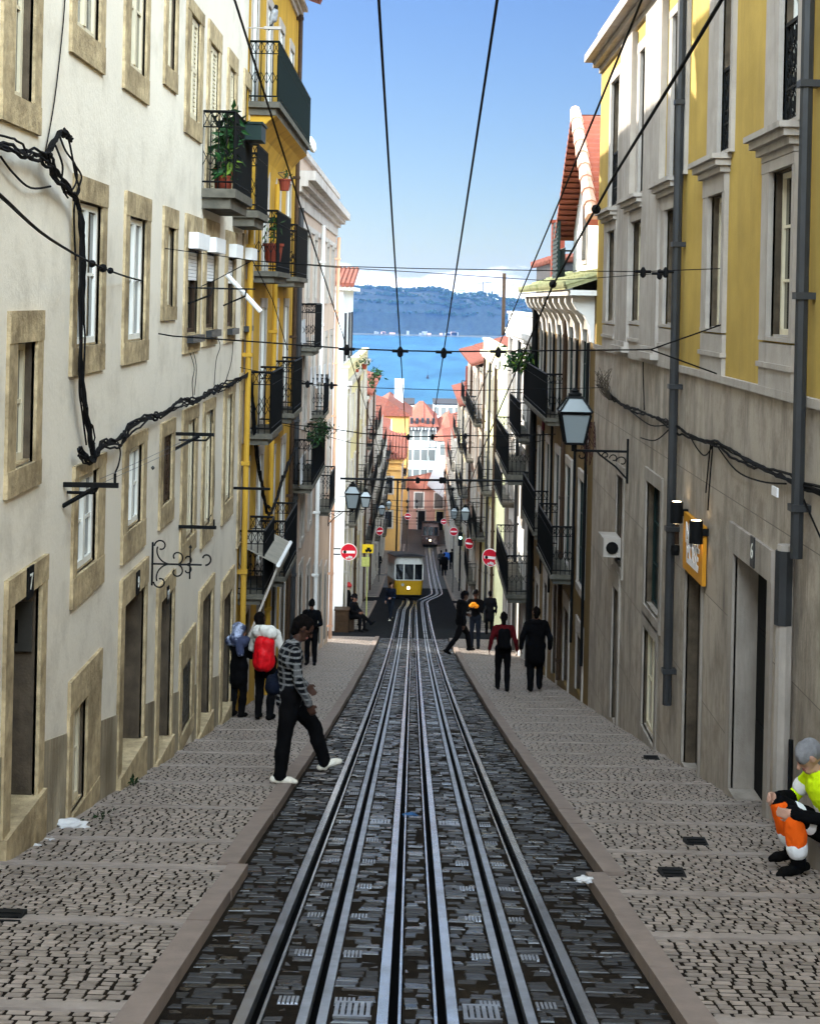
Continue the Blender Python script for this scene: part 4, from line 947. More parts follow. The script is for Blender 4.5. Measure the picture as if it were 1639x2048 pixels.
for i in range(5):
    m = MB(); m.box(-.9+i*.85, -.45+i*.85, 236, 238, -19.7, -18.6); part(m, 'dormer', M['slate'], wb)
m = MB()
for i in range(9): m.tube([(-1.5+i*.55, 234.6, -19.9), (-1.5+i*.55, 234.5, -20.5)], .12, 5)
part(m, 'eave_corbel', M['slate'], wb)
block('grey_apartment_block', 'pale grey apartment block with rows of wide windows beside the white mansion', 3.25, 7.2, 228, 262, -42, -21.3, 'bluewhite_plaster', 'tilered', 3.4, (2,6), 'x')
block('red_roofed_house', 'low house with a pinkish red roof behind the ochre gable', -7, -1.8, 240, 256, -40, -19.0, 'pink', 'tilered', 2.4, (3,3), 'x')
block('small_red_roofed_house', 'small rose house with a red roof peeping over the left terraces', -12, -7.0, 150, 160, -30, -12.2, 'rose', 'tilered', 1.6, (2,2), 'x')
block('warehouse', 'long pale riverside warehouse beyond the red roofs', -4, 22, 330, 352, -50, -24.6, 'clean_white', 'slate', 1.0, (9,3), 'flat')
block('office_block', 'flat roofed white office block by the river, left of the warehouse', -6.5, -.5, 300, 318, -50, -21.0, 'clean_white', 'slate', 1, (3,3), 'flat')
block('riverside_hall', 'pale flat roofed hall with rooftop plant near the water', 3.5, 9.0, 306, 322, -50, -21.2, 'bluewhite_plaster', 'slate', 1, (4,3), 'flat')
block('yellow_gabled_house', 'thin yellow house front at the foot of the street on the right', 5.2, 8.5, 186, 200, -34, -18.0, 'lemon', 'tile', 1.5, (2,4), 'x')
block('far_left_house', 'cream house filling the gap on the left at the foot of the street', -14, -6.3, 178, 195, -32, -17, 'cream', 'tile', 1.8, (3,3), 'x')
block('far_right_house', 'white house filling the gap on the right beyond the apricot one', 8.6, 18, 190, 210, -34, -18.5, 'clean_white', 'tile', 1.8, (3,3), 'x')
es = block('lower_station', 'low pinkish house closing the foot of the street behind the dark tram', -.6, 6.2, 172, 182, -28, -21.6, 'rose', 'tile', 1.2, (3,1), 'x')
for i in range(3):
    m = MB(); x = .3+i*2.1; m.box(x, x+1.1, 171.9, 171.997, gz(172), gz(172)+2.3); w = part(m, 'door', M['lemon' if i == 1 else 'trim_stone'], es); m = MB(); m.box(x+.15, x+.95, 171.86, 171.897, gz(172), gz(172)+2.1); part(m, 'leaf', M['dark'], w)
# white awning over the street near the second tram
m = MB(); m.quad((1.4,166,-20.3),(3.1,160,-20.9),(3.3,164,-17.9),(2.6,170,-17.6)); m.quad((1.4,166,-20.34),(3.1,160,-20.94),(3.3,164,-17.94),(2.6,170,-17.64)); m.tube([(1.4,166,-20.4),(3.1,160,-21.0)], .05, 5); m.tube([(3.1,160,-21),(3.35,163,-21)], .04, 5)
single(m, 'awning', M['cloth'], 'slanting white canvas awning at the foot of the street on the right', 'awning')
# ---- far bank: wooded cliff with a town on top
def bank_h(x):
    px = VX + x/2560*FPX
    t = min(1, max(0, (px-850)/70)); base = 80 - 15*t*t*(3-2*t) + 9*math.exp(-((px-970)/40)**2)
    return base + 2.5*math.sin(x*.03) + 4*noise.noise(Vector((x*.02, 3.1, 0)))
from mathutils import noise
mb = MB(); nx, ny = 220, 26; xs = [-1400+2800*i/nx for i in range(nx+1)]
prof = [(0,0),(4,.08),(10,.16),(22,.5),(35,.72),(55,.86),(85,.96),(130,1.0),(220,.97),(420,.8),(700,.5)]
rows = []
for (dy, h) in prof:
    row = []
    for x in xs:
        H = bank_h(x); nn = noise.noise(Vector((x*.012, dy*.02, 1.7))); y = 2540+dy+nn*18*min(1, dy/20)+ (x*.02)
        row.append((x, y, -60.5 + H*h + 5*nn*h + (2 if dy == 0 else 0)*0))
    rows.append(row)
for r0, r1 in zip(rows, rows[1:]):
    for i in range(nx): mb.quad(r0[i], r0[i+1], r1[i+1], r1[i])
M['cliff'] = mat('wooded_cliff', (.014,.022,.02), .95, .6, .12, 0, dirt=(.085,.075,.06), dirtamt=.6, dlo=.5, dhi=.66)
o = struct(mb, 'far_hill', M['cliff'], True)
# shoreline trees and the wood on the crest: uncountable, one mass
def canopy(name, spots, mtl, sz):
    m = MB(); rg = random.Random(5)
    for (x, y, z) in spots:
        s_ = sz*rg.uniform(.6, 1.5)
        for k in range(9):
            c = Vector((x+rg.gauss(0,.4)*s_, y+rg.gauss(0,.4)*s_, z+s_*rg.uniform(.1,1.0)))
            for q in range(7):
                a = Vector((rg.gauss(0,1), rg.gauss(0,1), rg.gauss(0,1))).normalized(); b = a.orthogonal().normalized(); cc = a.cross(b); p = c + a*s_*.3*rg.random(); w = s_*rg.uniform(.12,.26)
                m.quad(p-b*w-cc*w, p+b*w-cc*w*.6, p+b*w+cc*w, p-b*w*.7+cc*w)
    o = m.build(name, mtl, None, False, False); o['kind'] = 'stuff'; return o
rg = random.Random(9); sp = []
def hill_at(x, k): r = rows[k]; i = min(nx-1, max(0, int((x+1400)/2800*nx))); return r[i]
for i in range(700):
    x = rg.uniform(-190, 190); k = rg.choice([3,4,5,6,6,7,7]); p = hill_at(x, k); sp.append((x, p[1]+rg.uniform(-6,6), p[2]-1))
canopy('far_woodland', sp, mat('far_foliage', (.02,.045,.02), .9, .6, .1, 0), 4.5)
tb = [(66,20,16),(92,9,12),(100,12,7),(112,8,6),(128,14,7),(140,8,5),(56,6,6)]
for i, (x, w, h) in enumerate(tb):
    p = hill_at(x, 8); m = MB(); m.box(x, x+w, p[1], p[1]+14, p[2]-3, p[2]+h)
    b_ = thing('tower_block', ['white slab tower block standing highest on the far bank','','','','','',''][i] or 'low pale building on the crest of the far bank', 'building', (x+w/2, p[1], p[2]), None if i == 0 else 'low buildings on the far bank')
    part(m, 'wall', M['clean_white'], b_); m = MB()
    for zf in range(1, int(h/3.2)): m.box(x+1, x+w-1, p[1]-.3, p[1]-.02, p[2]+zf*3.2, p[2]+zf*3.2+1.4)
    if m.f: part(m, 'window', M['slate'], b_)
p = hill_at(118, 8); m = MB(); m.tube([(118,p[1],p[2]),(118,p[1],p[2]+24)], .7, 4); m.tube([(108,p[1],p[2]+21),(134,p[1],p[2]+23)], .6, 4); m.tube([(118,p[1],p[2]+26),(130,p[1],p[2]+22.5)], .25, 4)
single(m, 'tower_crane', M['pipe'], 'thin tower crane on the skyline of the far bank', 'crane')
mb = MB(); mb.hexa([(-1500,2512,-61),(1500,2512,-61),(1500,2575,-61),(-1500,2575,-61),(-1500,2512,-58),(1500,2512,-58),(1500,2575,-57),(-1500,2575,-57)]); struct(mb, 'far_shore', mat('shore_sand', (.1,.1,.085), .95, .3, .05))
rg = random.Random(4)
for i in range(16):
    x = rg.uniform(-100, 70); w = rg.uniform(4, 11); m = MB(); m.box(x, x+w, 2520, 2532, -58.5, -58.5+rg.uniform(3,7)); m.hexa([(x-.5,2519.5,-53),(x+w+.5,2519.5,-53),(x+w+.5,2532,-53),(x-.5,2532,-53),(x-.5,2526,-51),(x+w+.5,2526,-51),(x+w+.5,2527,-51),(x-.5,2527,-51)]) if False else None
    single(m, 'shore_building', M['grey_plaster' if i % 3 else 'rose'], 'small riverside building at the foot of the far cliff', 'building', 'buildings along the far shore')
m = MB(); m.hexa([(7.2,1150,-60.2),(9.0,1150,-60.2),(8.6,1158,-60.2),(7.6,1158,-60.2),(6.9,1149.6,-59),(9.3,1149.6,-59),(8.8,1159,-59),(7.4,1159,-59)]); m.box(7.5,8.7,1151,1154,-59,-57.6); m.tube([(8.1,1154,-59),(8.1,1154,-54)], .12, 4)
single(m, 'small_boat', M['slate'], 'tiny dark boat out on the river', 'boat')
# ---- the air itself
mb = MB(); mb.box(-1600, 1600, -70, 3300, -67.2, 60)
hz, nt, b = newmat('haze_air'); nt.nodes.remove(b)
pv = N(nt, 'ShaderNodeVolumePrincipled'); pv.inputs['Color'].default_value = (.18,.42,1,1); pv.inputs['Density'].default_value = .00007; pv.inputs['Anisotropy'].default_value = 0
nt.links.new(pv.outputs[0], nt.nodes['Material Output'].inputs['Volume'])
o = struct(mb, 'haze', hz, kind='stuff')
# ================================================================= wires
def smooth(pts, k=5):
    P_ = [Vector(p) for p in pts]
    if len(P_) < 3: return P_
    out = []
    for i in range(len(P_)-1):
        a, b, c, d = P_[max(i-1,0)], P_[i], P_[i+1], P_[min(i+2,len(P_)-1)]
        for j in range(k):
            t = j/k; out.append(.5*((2*b)+(c-a)*t+(2*a-5*b+4*c-d)*t*t+(3*b-a-3*c+d)*t**3))
    return out+[P_[-1]]
def wire(name, pts, r, label, cat, group=None, knobs=(), m='cable', n=5):
    mb = MB(); mb.tube(smooth(pts) if not isinstance(r, list) else pts, r, n)
    for (p, s_) in knobs: mb.lathe(p, [(.2*s_,-s_),(.7*s_,-.8*s_),(s_,-.2*s_),(s_,.2*s_),(.7*s_,.8*s_),(.2*s_,s_)], 6)
    return single(mb, name, M[m], label, cat, group)
zw = [(2.5,1.87),(6.1,1.22),(10,.55),(16.6,-.55),(29,-2.68),(42,-5.0),(60,-8.0),(90,-12.7),(150,-20.6)]
zi = lambda d: float(np.interp(d, [a for a, b in zw], [b for a, b in zw]))
for x, lab in ((-.19,'left of the two middle overhead wires running down over the left track'), (.29,'right of the two middle overhead wires running down over the right track'), (-.78,'overhead wire running down beside the left house fronts'), (.87,'overhead wire running down on the right, nearest the roofs of the yellow house')):
    wire('overhead_wire', [(x, d, zi(d)) for d, _ in zw], .0068 if abs(x) < .5 else .0055, lab, 'wire', 'overhead wires along the street')
wire('twisted_cable', [(1.09,3.5,1.42),(1.07,6.2,1.0),(1.05,8.2,.7),(1.05,11.8,.14),(1.05,17,-.95),(1.06,24,-2.4),(1.1,32,-4.1)], [.0085,.0085,.008,.008,.008,.008,.008], 'thick dark twisted cable sloping down in front of the yellow house', 'cable', None, [((1.05,9.0,.57),.028),((1.05,11.8,.15),.03)])
def span(label, pts, D, r=.007, knobs=(), dl=None, dr=None, extra=()):
    P_ = [at(x, y, D) for x, y in pts]
    mb = MB(); mb.tube(P_, r, 5)
    for e in extra: mb.tube([at(x, y, d) for x, y, d in e], r, 5)
    for (x, y) in knobs:
        p = at(x, y, D); mb.lathe(p, [(.012,-.07),(.03,-.05),(.034,-.01),(.03,.02),(.012,.05)], 6); mb.tube([p-Vector((.09,0,0)), p+Vector((.09,0,0))], .018, 5)
    return single(mb, 'span_wire', M['cable'], label, 'wire', 'span wires across the street')
a = onx(318,668,XL); b = onx(1450,645,XR); c = onx(1440,750,XR)
span('four clamped span wire from the white house to a forked anchor on the yellow house', [(316,667),(345,672),(520,684),(693,697),(800,701),(887,703),(1000,702),(1300,699)], 16.7, .0085, [(693,698),(800,702),(887,704),(996,703)], extra=[[(1300,699,16.7),(1450,646,b.y)],[(1300,699,16.7),(1440,750,c.y)],[(1430,652,b.y+.2),(1456,643,b.y)]])
span('upper span wire crossing the sky to the yellow house', [(318,495),(430,510),(505,521),(665,532),(850,537),(1108,541),(1280,543),(1465,536)], 16.9, .0055, [(1285,543),(1330,543)])
span('second thin span wire crossing the sky just below the upper one', [(505,521),(665,534),(850,545),(1090,561),(1200,555),(1340,545)], 17.4, .0045, [(1318,547)])
span('span wire with three clamps between the ochre house and the eaved house', [(508,838),(590,850),(667,858),(725,867),(816,873),(865,873),(930,871),(1022,872),(1110,868)], 29.5, .011, [(816,873),(865,873),(930,871)])
span('thin span wire just below the three clamped one', [(560,848),(700,885),(800,894),(900,896),(1020,893),(1090,880)], 33, .008)
span('span wire by the upper balcony railings of the pink house', [(480,735),(606,762),(625,769),(690,772),(760,776),(930,781),(1080,778),(1205,775)], 24, .006, [(615,767),(663,770)])
span('low span wire under the dark pole across the street', [(690,962),(760,975),(815,978),(850,979),(905,978),(985,970),(1040,965)], 45, .012, [(815,978),(905,978)])
for k, (D, y) in enumerate(((55,1000),(64,1012),(75,1020),(88,1034),(104,1040),(120,1046))):
    x0, x1 = VX-2.8*FPX/D, VX+3.2*FPX/D
    span('thin span wire low down the street among the lamps', [(x0-8, y-8),(VX-30, y+2),(VX+30, y+2),(x1-8, y-6)], D, .011, [(VX-14-9, y+2),(VX+5-9, y+2)])
mb = MB(); mb.tube([at(680,957,42), at(760,959,42), at(1066,962,42)], .033, 8)
for x in (835, 882, 888, 1050): mb.lathe(at(x, 960.5, 42), [(.02,-.09),(.06,-.07),(.06,.07),(.02,.09)], 8)
single(mb, 'span_pole', M['iron'], 'thick dark pole spanning the street below the clamped wires', 'pole')
pl = [at(-30,372,5.5), at(0,391,6), at(100,478,9), at(205,536,12.5), at(290,563,16), at(372,575,19.4)]
wire('feed_cable', pl, .0095, 'black cable sagging from upper left across the white house to a wall bar', 'cable', None, [(pl[3], .035), (at(183,527,11.8),.03), (at(220,541,13),.028)])
# bars and struts carrying it
def bars(label, segs, r=.014, name='wall_bracket', cat='bracket', group='iron wall brackets on the white house'):
    mb = MB()
    for s_ in segs: mb.tube([at(*p) if len(p) == 3 else onx(p[0], p[1], XL+.0) for p in s_], r, 6)
    return single(mb, name, M['iron'], label, cat, group)
bars('iron bar bracket with a strut in front of the small shuttered windows', [[(362,575,19.4),(372,575,19.4),(450,577,19.6)],[(364,612,19.3),(420,590,19.3),(425,577,19.5)]], .013)
bars('second iron bar bracket with a strut, nearer the ochre house', [[(445,577,21.5),(510,578,21.5)],[(446,611,21.3),(490,592,21.3),(492,578,21.5)]], .013)
bars('wire strut rising from the shuttered windows to the corner anchor', [[(362,590,19.8),(430,560,19.8),(505,520,19.8)],[(505,521,19.8),(545,600,20.5),(575,700,21)]], .007)
def arm(label, x0, x1, y, D0, strut=None, second=None, post=False):
    mb = MB(); w = onx(x0, y, XL); e = at(x1, y+2, w.y)
    mb.hexa([w+Vector((0,-.018,-.03)), e+Vector((0,-.018,-.03)), e+Vector((0,.018,-.03)), w+Vector((0,.018,-.03)), w+Vector((0,-.018,.01)), e+Vector((0,-.018,.01)), e+Vector((0,.018,.01)), w+Vector((0,.018,.01))])
    if second: w2 = onx(x0+7, second, XL); mb.tube([w2, at(x0+62, second+1, w2.y), at(x0+70, y+6, w.y)], .014, 5)
    if strut: mb.tube([onx(x0-2, strut, XL), at(x0+(x1-x0)*.62, y+6, w.y)], .02, 5)
    if post: mb.tube([e+Vector((-.03,0,0)), e+Vector((-.03,0,.09))], .012, 5)
    return single(mb, 'clothes_line_bracket', M['iron'], label, 'bracket', 'clothes line arms on the white house')
arm('clothes line arm with strut below the hanging cable bundle', 126, 236, 967, 0, 1013, 985, True)
arm('upper clothes line arm with strut by the third floor windows', 350, 428, 866, 0, 899, 880)
arm('plain short clothes line arm below the long window', 357, 432, 1052, 0, None, None, True)
arm('plain clothes line arm beside the first balcony of the ochre house', 465, 540, 975, 0)
mb = MB()
for dy in (0, 10): mb.tube([at(200,958+dy,12.5), at(290,918+dy,15), at(350,890+dy,17.0), at(400,868+dy*.7,18.6)], .0025, 4)
mb.lathe(at(305,936,14.7), [(.005,-.02),(.02,0),(.005,.02)], 6); single(mb, 'clothes_line', M['pipe'], 'pair of thin clothes lines strung between two iron arms', 'clothes line')
# ornamental scroll bracket
def scroll(mb, c, ax, r, a0, a1, w=.009, n=16, shrink=.35):
    pts = []
    for k in range(n+1):
        t = k/n; a = a0+(a1-a0)*t; q = r*(1-(1-shrink)*t); pts.append(c + ax*(q*math.cos(a)) + Vector((0,0,q*math.sin(a))))
    mb.tube(pts, w, 5)
sb = onx(302, 1128, XL); X = Vector((1,0,0)); mb = MB()
mb.tube([sb+Vector((.012,0,.24)), sb+Vector((.012,0,-.24))], .012, 5); mb.tube([sb, sb+X*.56], .011, 5); mb.tube([sb+X*.43+Vector((0,0,.17)), sb+X*.43+Vector((0,0,-.16))], .009, 5)
mb.lathe(sb+X*.43+Vector((0,0,.19)), [(.004,-.02),(.02,0),(.003,.03)], 6)
for sg in (1, -1):
    scroll(mb, sb+X*.2+Vector((0,0,sg*.17)), X, .17, sg*-math.pi*.5, sg*-math.pi*1.05, shrink=.8); scroll(mb, sb+X*.1+Vector((0,0,sg*.2)), X, .07, math.pi, math.pi-sg*math.pi*1.6, shrink=.5)
    scroll(mb, sb+X*.28+Vector((0,0,sg*.08)), X, .08, -sg*math.pi*.4, sg*math.pi*1.2); scroll(mb, sb+X*.4+Vector((0,0,sg*.06)), X, .055, -sg*math.pi*.5, sg*math.pi*.9)
scroll(mb, sb+X*.6+Vector((0,0,.07)), X, .075, -math.pi*.5, math.pi*.95, .01)
single(mb, 'scroll_bracket', M['iron'], 'ornamental wrought iron scroll bracket without a sign on the white wall', 'bracket')
# black cable bundles clipped to the fronts
def bundle(name, label, path, nst, spread, r, seed, XW=XL, extra=()):
    rg = random.Random(seed); mb = MB(); P_ = smooth(path)
    fine = []
    for a, b in zip(P_, P_[1:]):
        k = max(1, int((b-a).length/.12))
        for i in range(k): fine.append(a.lerp(b, i/k))
    fine.append(P_[-1])
    for s_ in range(nst):
        ph = rg.uniform(0, 6.3); pts = []; off = Vector((0, rg.gauss(0,.4), rg.gauss(0,.4)))*spread; j = Vector((0,0,0))
        for i, p in enumerate(fine):
            j = j*.75 + Vector((abs(rg.gauss(0,.3)), rg.gauss(0,.5), rg.gauss(0,.5)))*spread*.6
            t = i*.28+ph; pts.append(p + off + j + Vector((.02, spread*.5*math.cos(t), spread*.5*math.sin(t)))*(1 if XW < 0 else -1))
        mb.tube(pts, r*rg.uniform(.7,1.3), 5)
    for e in extra: mb.tube(smooth(e), r*.8, 5)
    return single(mb, name, M['cable'], label, 'cable bundle', 'cable bundles on the house fronts')
wl = lambda x, y, o=.05: onx(x, y, XL+o)
loops = [[wl(122,262), wl(135,275), wl(143,310), wl(150,350), wl(158,380), wl(146,400)], [wl(110,290), wl(124,330), wl(122,370), wl(135,395)], [wl(0,312), wl(25,345), wl(60,375), wl(100,372)], [wl(118,270), wl(130,300), wl(150,330), wl(152,362), wl(140,385)],
         [wl(150,330), wl(162,352), wl(155,380), wl(147,420), wl(150,520)], [wl(160,700), wl(158,780), wl(163,820), wl(172,890)], [wl(235,885), wl(240,905), wl(236,930), wl(230,945)]]
bundle('cable_bundle', 'thick black cable bundle entering from the left edge, looping up and dropping between windows', [wl(-60,278), wl(0,293), wl(45,308), wl(80,316), wl(98,345), wl(130,382), wl(146,420), wl(151,520), wl(151,640), wl(152,760), wl(160,830), wl(172,890), wl(176,918)], 6, .05, .011, 1, extra=loops)
bundle('cable_bundle', 'short knot of cable curling over the stone surround, top of the drop', [wl(80,316), wl(95,290), wl(112,266), wl(122,262), wl(133,275)], 4, .03, .012, 2)
bundle('cable_bundle', 'black cable bundle climbing along the white house to its far corner', [wl(150,902), wl(165,920), wl(180,915), wl(195,888), wl(232,880), wl(248,858), wl(285,838), wl(325,826), wl(350,806), wl(385,800), wl(420,780), wl(460,765), wl(497,745)], 6, .045, .011, 3)
bundle('cable_bundle', 'dark cable bundle sloping across the ochre house under its balconies', [wl(497,745,.1), (XL+.1,26,-2.7), (XL+.1,28.5,-4.1), (XL+.12,31,-3.7), (XL+.12,34,-3.4)], 5, .06, .013, 4)
for i, pts in enumerate(([(375,678),(378,700),(388,735),(384,765),(386,800)], [(378,680),(392,730),(388,790)], [(428,665),(440,690),(432,720),(428,770)], [(466,670),(463,720),(452,760)])):
    wire('drop_cable', [wl(x, y, .02) for x, y in pts], .005, 'thin black drop cable wriggling down below the shuttered windows', 'cable', 'thin drop cables on the white house')
wire('drop_cable', [wl(130,-20,.02), wl(124,60,.02), wl(108,200,.02), wl(88,312,.02)], .006, 'thin straight cable running up the wall left of the second top window', 'cable', 'thin drop cables on the white house')
wire('drop_cable', [wl(424,815,.02), wl(428,900,.02), wl(427,1010,.02), wl(415,1040,.02)], .006, 'thin black drop cable hanging between the long narrow windows', 'cable', 'thin drop cables on the white house')
wr = lambda x, y, o=.05: onx(x, y, XR-o)
bundle('cable_bundle', 'sagging black cables along the stone base of the yellow house', [wr(1195,770), wr(1225,795), wr(1260,820), wr(1290,825), wr(1340,850), wr(1375,866), wr(1400,880), wr(1430,888), wr(1490,918), wr(1560,950), wr(1600,968), wr(1660,990)], 4, .03, .011, 5, XR,
       [[wr(1260,822), wr(1300,850), wr(1340,848)], [wr(1280,875), wr(1310,880), wr(1340,855)], [wr(1375,866), wr(1395,900), wr(1410,910), wr(1425,888)], [wr(1430,888), wr(1470,940), wr(1520,962), wr(1570,967)], [wr(1420,885), wr(1415,930), wr(1410,985)], [wr(1424,887), wr(1418,960), wr(1414,1020)], [wr(1290,640,.02), wr(1285,720,.02), wr(1287,820,.02)], [wr(1596,975), wr(1610,1010), wr(1650,1100)]])
# ================================================================= lanterns
def lantern(label, wallp, n, reach, h, drop=.12, group='wall lanterns', scl=1.0):
    """four sided street lantern standing on a scrolled bracket; wallp: where the arm meets the wall"""
    wallp = Vector(wallp); X = Vector((n,0,0)); r = thing('street_lantern', label, 'street lamp', wallp, group)
    mb = MB(); e = wallp + X*reach; t = .018*scl
    mb.box(min(wallp.x,e.x), max(wallp.x,e.x), wallp.y-t, wallp.y+t, wallp.z-t, wallp.z+t)
    mb.box(wallp.x, wallp.x+n*.03, wallp.y-.03, wallp.y+.03, wallp.z-.5*scl, wallp.z+.2*scl)
    mb.tube([wallp+Vector((0,0,-.45*scl)), wallp+X*.2*scl+Vector((0,0,-.24*scl)), wallp+X*.45*scl+Vector((0,0,-.06*scl)), wallp+X*.5*scl], .016*scl, 5)
    for k in range(3):
        scroll(mb, wallp+X*(.1+.13*k)*scl+Vector((0,0,(-.16+.045*k)*scl)), X, (.09-.018*k)*scl, 0, 5.2, .01*scl)
    scroll(mb, wallp+X*(reach-.12*scl)+Vector((0,0,-.08*scl)), X, .07*scl, math.pi*.5, math.pi*2.2, .012*scl)
    part(mb, 'bracket', M['iron'], r)
    b = e + Vector((0,0,.02)); fr = MB()
    def sq(z, w): return [b+Vector((sx*w, sy*w, z)) for sx, sy in ((-1,-1),(1,-1),(1,1),(-1,1))]
    z0, z1, z2, z3 = .1*h, .58*h, .63*h, .84*h; w0, w1, w2, w3 = .15*h, .24*h, .275*h, .12*h
    fr.tube([b+Vector((0,0,-.03)), b+Vector((0,0,z0))], .05*h, 6); fr.hexa(sq(z0-.02*h, w0)+sq(z0+.015*h, w0*1.03)); fr.hexa(sq(z1, w1)+sq(z2, w2))
    for p, q in zip(sq(z0, w0), sq(z1, w1)): fr.tube([p, q], .02*h, 4)
    for p, q in zip(sq(z2, w2*.96), sq(z3, w3)): fr.tube([p, q], .018*h, 4)
    fr.hexa(sq(z3, w3*1.05)+sq(z3+.03*h, w3)); fr.lathe(b, [(w3*.9,z3+.03*h),(w3*.95,z3+.07*h),(w3*.5,z3+.1*h),(w3*.6,z3+.12*h),(w3*.1,z3+.17*h)], 8)
    part(fr, 'frame', M['iron'], r)
    gl = MB(); A, B = sq(z0+.02*h, w0*.92), sq(z1, w1*.93); C, D = sq(z2, w2*.88), sq(z3, w3*.9)
    for k in range(4): gl.quad(A[k], A[(k+1)%4], B[(k+1)%4], B[k]); gl.quad(C[k], C[(k+1)%4], D[(k+1)%4], D[k])
    part(gl, 'glass', M['lampglass'], r)
    return r
p = onx(1256, 903, XR); lantern('large black street lantern on a scrolled bracket, on the right stone wall', (XR, p.y, p.z), -1, .86, .96)
lantern('left of two pale lanterns hanging close together on the left', (-2.86, 50, at(650,1022,50).z), 1, .8, .98, group='wall lanterns'); lantern('right of two pale lanterns hanging close together on the left', (-2.86, 62, at(690,1018,62).z), 1, .85, .85)
lantern('black lantern near the no entry signs on the right side', (XR, 72, at(938,1045,72).z), -1, .9, .85); lantern('small lantern farther down on the right above the people', (XR, 92, at(905,1040,92).z), -1, .9, .85)
lantern('dark lantern on the left before the orange house', (-2.86, 96, at(760,1032,96).z), 1, .8, .85); lantern('farthest lantern on the left side of the street', (-2.86, 122, at(780,1020,122).z), 1, .8, .85)
# ================================================================= signs
M['signred'] = plain('sign_red', (.5,.012,.03), .45); M['signwhite'] = plain('sign_white', (.8,.78,.78), .5); M['signyellow'] = plain('sign_yellow', (.75,.5,.02), .5)
def noentry(label, x, y, D, d=.6, post=False, armto=None, stick=False, turn=0):
    p = at(x, y, D); r = thing('no_entry_sign', label, 'road sign', p, 'no entry signs'); Mx = Matrix.Rotation(R(turn),3,'Z') @ Matrix.Rotation(R(90),3,'X')
    mb = MB(); mb.lathe(p, [(d/2,-.012),(d/2,.012)], 28, 0, Mx); a = part(mb, 'rim', M['signwhite'], r)
    mb = MB(); mb.lathe(p, [(d*.46,.0125),(d*.46,.017)], 28, 0, Mx); part(mb, 'disc', M['signred'], r)
    Q = Matrix.Rotation(R(turn),3,'Z'); mb = MB(); mb.hexa([p+Q@Vector(v) for v in ((-.37*d,-.024,-.075*d),(.37*d,-.024,-.075*d),(.37*d,-.0175,-.075*d),(-.37*d,-.0175,-.075*d),(-.37*d,-.024,.075*d),(.37*d,-.024,.075*d),(.37*d,-.0175,.075*d),(-.37*d,-.0175,.075*d))]); part(mb, 'bar', M['signwhite'], r)
    if stick:
        for (u, v, w) in ((-.1,-.35,.07),(.05,-.3,.09),(.16,-.32,.08),(-.22,.0,.1)):
            mb = MB(); mb.lathe(p+Q@Vector((u*d,-.0215 if abs(v) > .1 else -.026,v*d)), [(w*d,-.002),(w*d*.9,.003)], 7, 0, Mx); part(mb, 'sticker', M['cloth'] if abs(v) > .1 else M['iron'], r)
    mb = MB()
    if armto: q = Vector((armto, p.y+.03, p.z+.1)); mb.tube([p+Vector((0,.03,.1)), q], .025, 5); mb.tube([p+Vector((0,.03,-.1)), q+Vector((0,0,-.2))], .025, 5)
    else: mb.tube([(p.x,p.y+.04,gz(D)), (p.x,p.y+.04,p.z+d*.4)], .03, 6)
    part(mb, 'post' if not armto else 'arm', M['pipe'], r)
noentry('no entry sign with stickers, large, on the left wall behind the seated people', 697, 1104, 54, .62, armto=-2.9, stick=True)
noentry('no entry sign with torn stickers, large, on the right by the lemon pilaster', 980, 1115, 53, .64, armto=3.3, stick=True, turn=-28)
noentry('no entry sign, narrow looking, second from the right', 938, 1087, 80, .6, armto=3.3, turn=-40)
noentry('no entry sign on the right just above the green traffic light', 907, 1063, 98, .56)
noentry('no entry sign on the left just above the dark doorway', 759, 1062, 108, .6, turn=30)
noentry('no entry sign on a thin post before the salmon wall', 815, 1033, 135, .6)
noentry('no entry sign above the dark second tram', 887, 1043, 140, .55, armto=3.4)
p = at(735,1098,72); r = thing('parking_notice', 'yellow notice board with a dark car symbol on the left wall', 'sign', p)
mb = MB(); mb.box(p.x-.27,p.x+.27,p.y,p.y+.03,p.z-.2,p.z+.22); part(mb, 'board', M['signyellow'], r); mb = MB(); mb.box(p.x-.12,p.x+.2,p.y-.006,p.y-.001,p.z-.12,p.z-.02); mb.box(p.x-.04,p.x+.12,p.y-.006,p.y-.001,p.z-.019,p.z+.07); mb.lathe((p.x-.05,p.y-.004,p.z-.13),[(.045,-.003),(.045,.003)],10,0,Matrix.Rotation(R(90),3,'X')); mb.lathe((p.x+.12,p.y-.004,p.z-.13),[(.045,-.003),(.045,.003)],10,0,Matrix.Rotation(R(90),3,'X')); part(mb, 'symbol', M['iron'], r)
mb = MB(); mb.box(p.x-.28,p.x+.1,p.y-.01,p.y+.02,p.z-.85,p.z-.4); mb.tube([(p.x,p.y+.05,gz(72)),(p.x,p.y+.05,p.z+.2)],.03,6); single(mb, 'notice_board', mat('faded_yellow', (.5,.5,.15), .6, .2, 9), 'faded yellow green board on a post under the car notice', 'sign')
p = at(920,1078,100); r = thing('traffic_light', 'small traffic light showing green between the right hand signs', 'traffic light', (p.x,p.y,gz(100))); mb = MB(); mb.tube([(p.x,p.y+.06,gz(100)),(p.x,p.y+.06,p.z+.5)],.05,6); mb.box(p.x-.15,p.x+.15,p.y-.1,p.y+.1,p.z-.45,p.z+.45); part(mb,'housing',M['iron'],r); mb = MB(); mb.lathe((p.x,p.y-.11,p.z+.1),[(.1,-.01),(.1,.01)],12,0,Matrix.Rotation(R(90),3,'X')); part(mb,'lens',emis('green_lamp',(.35,.9,.7),1.2),r)
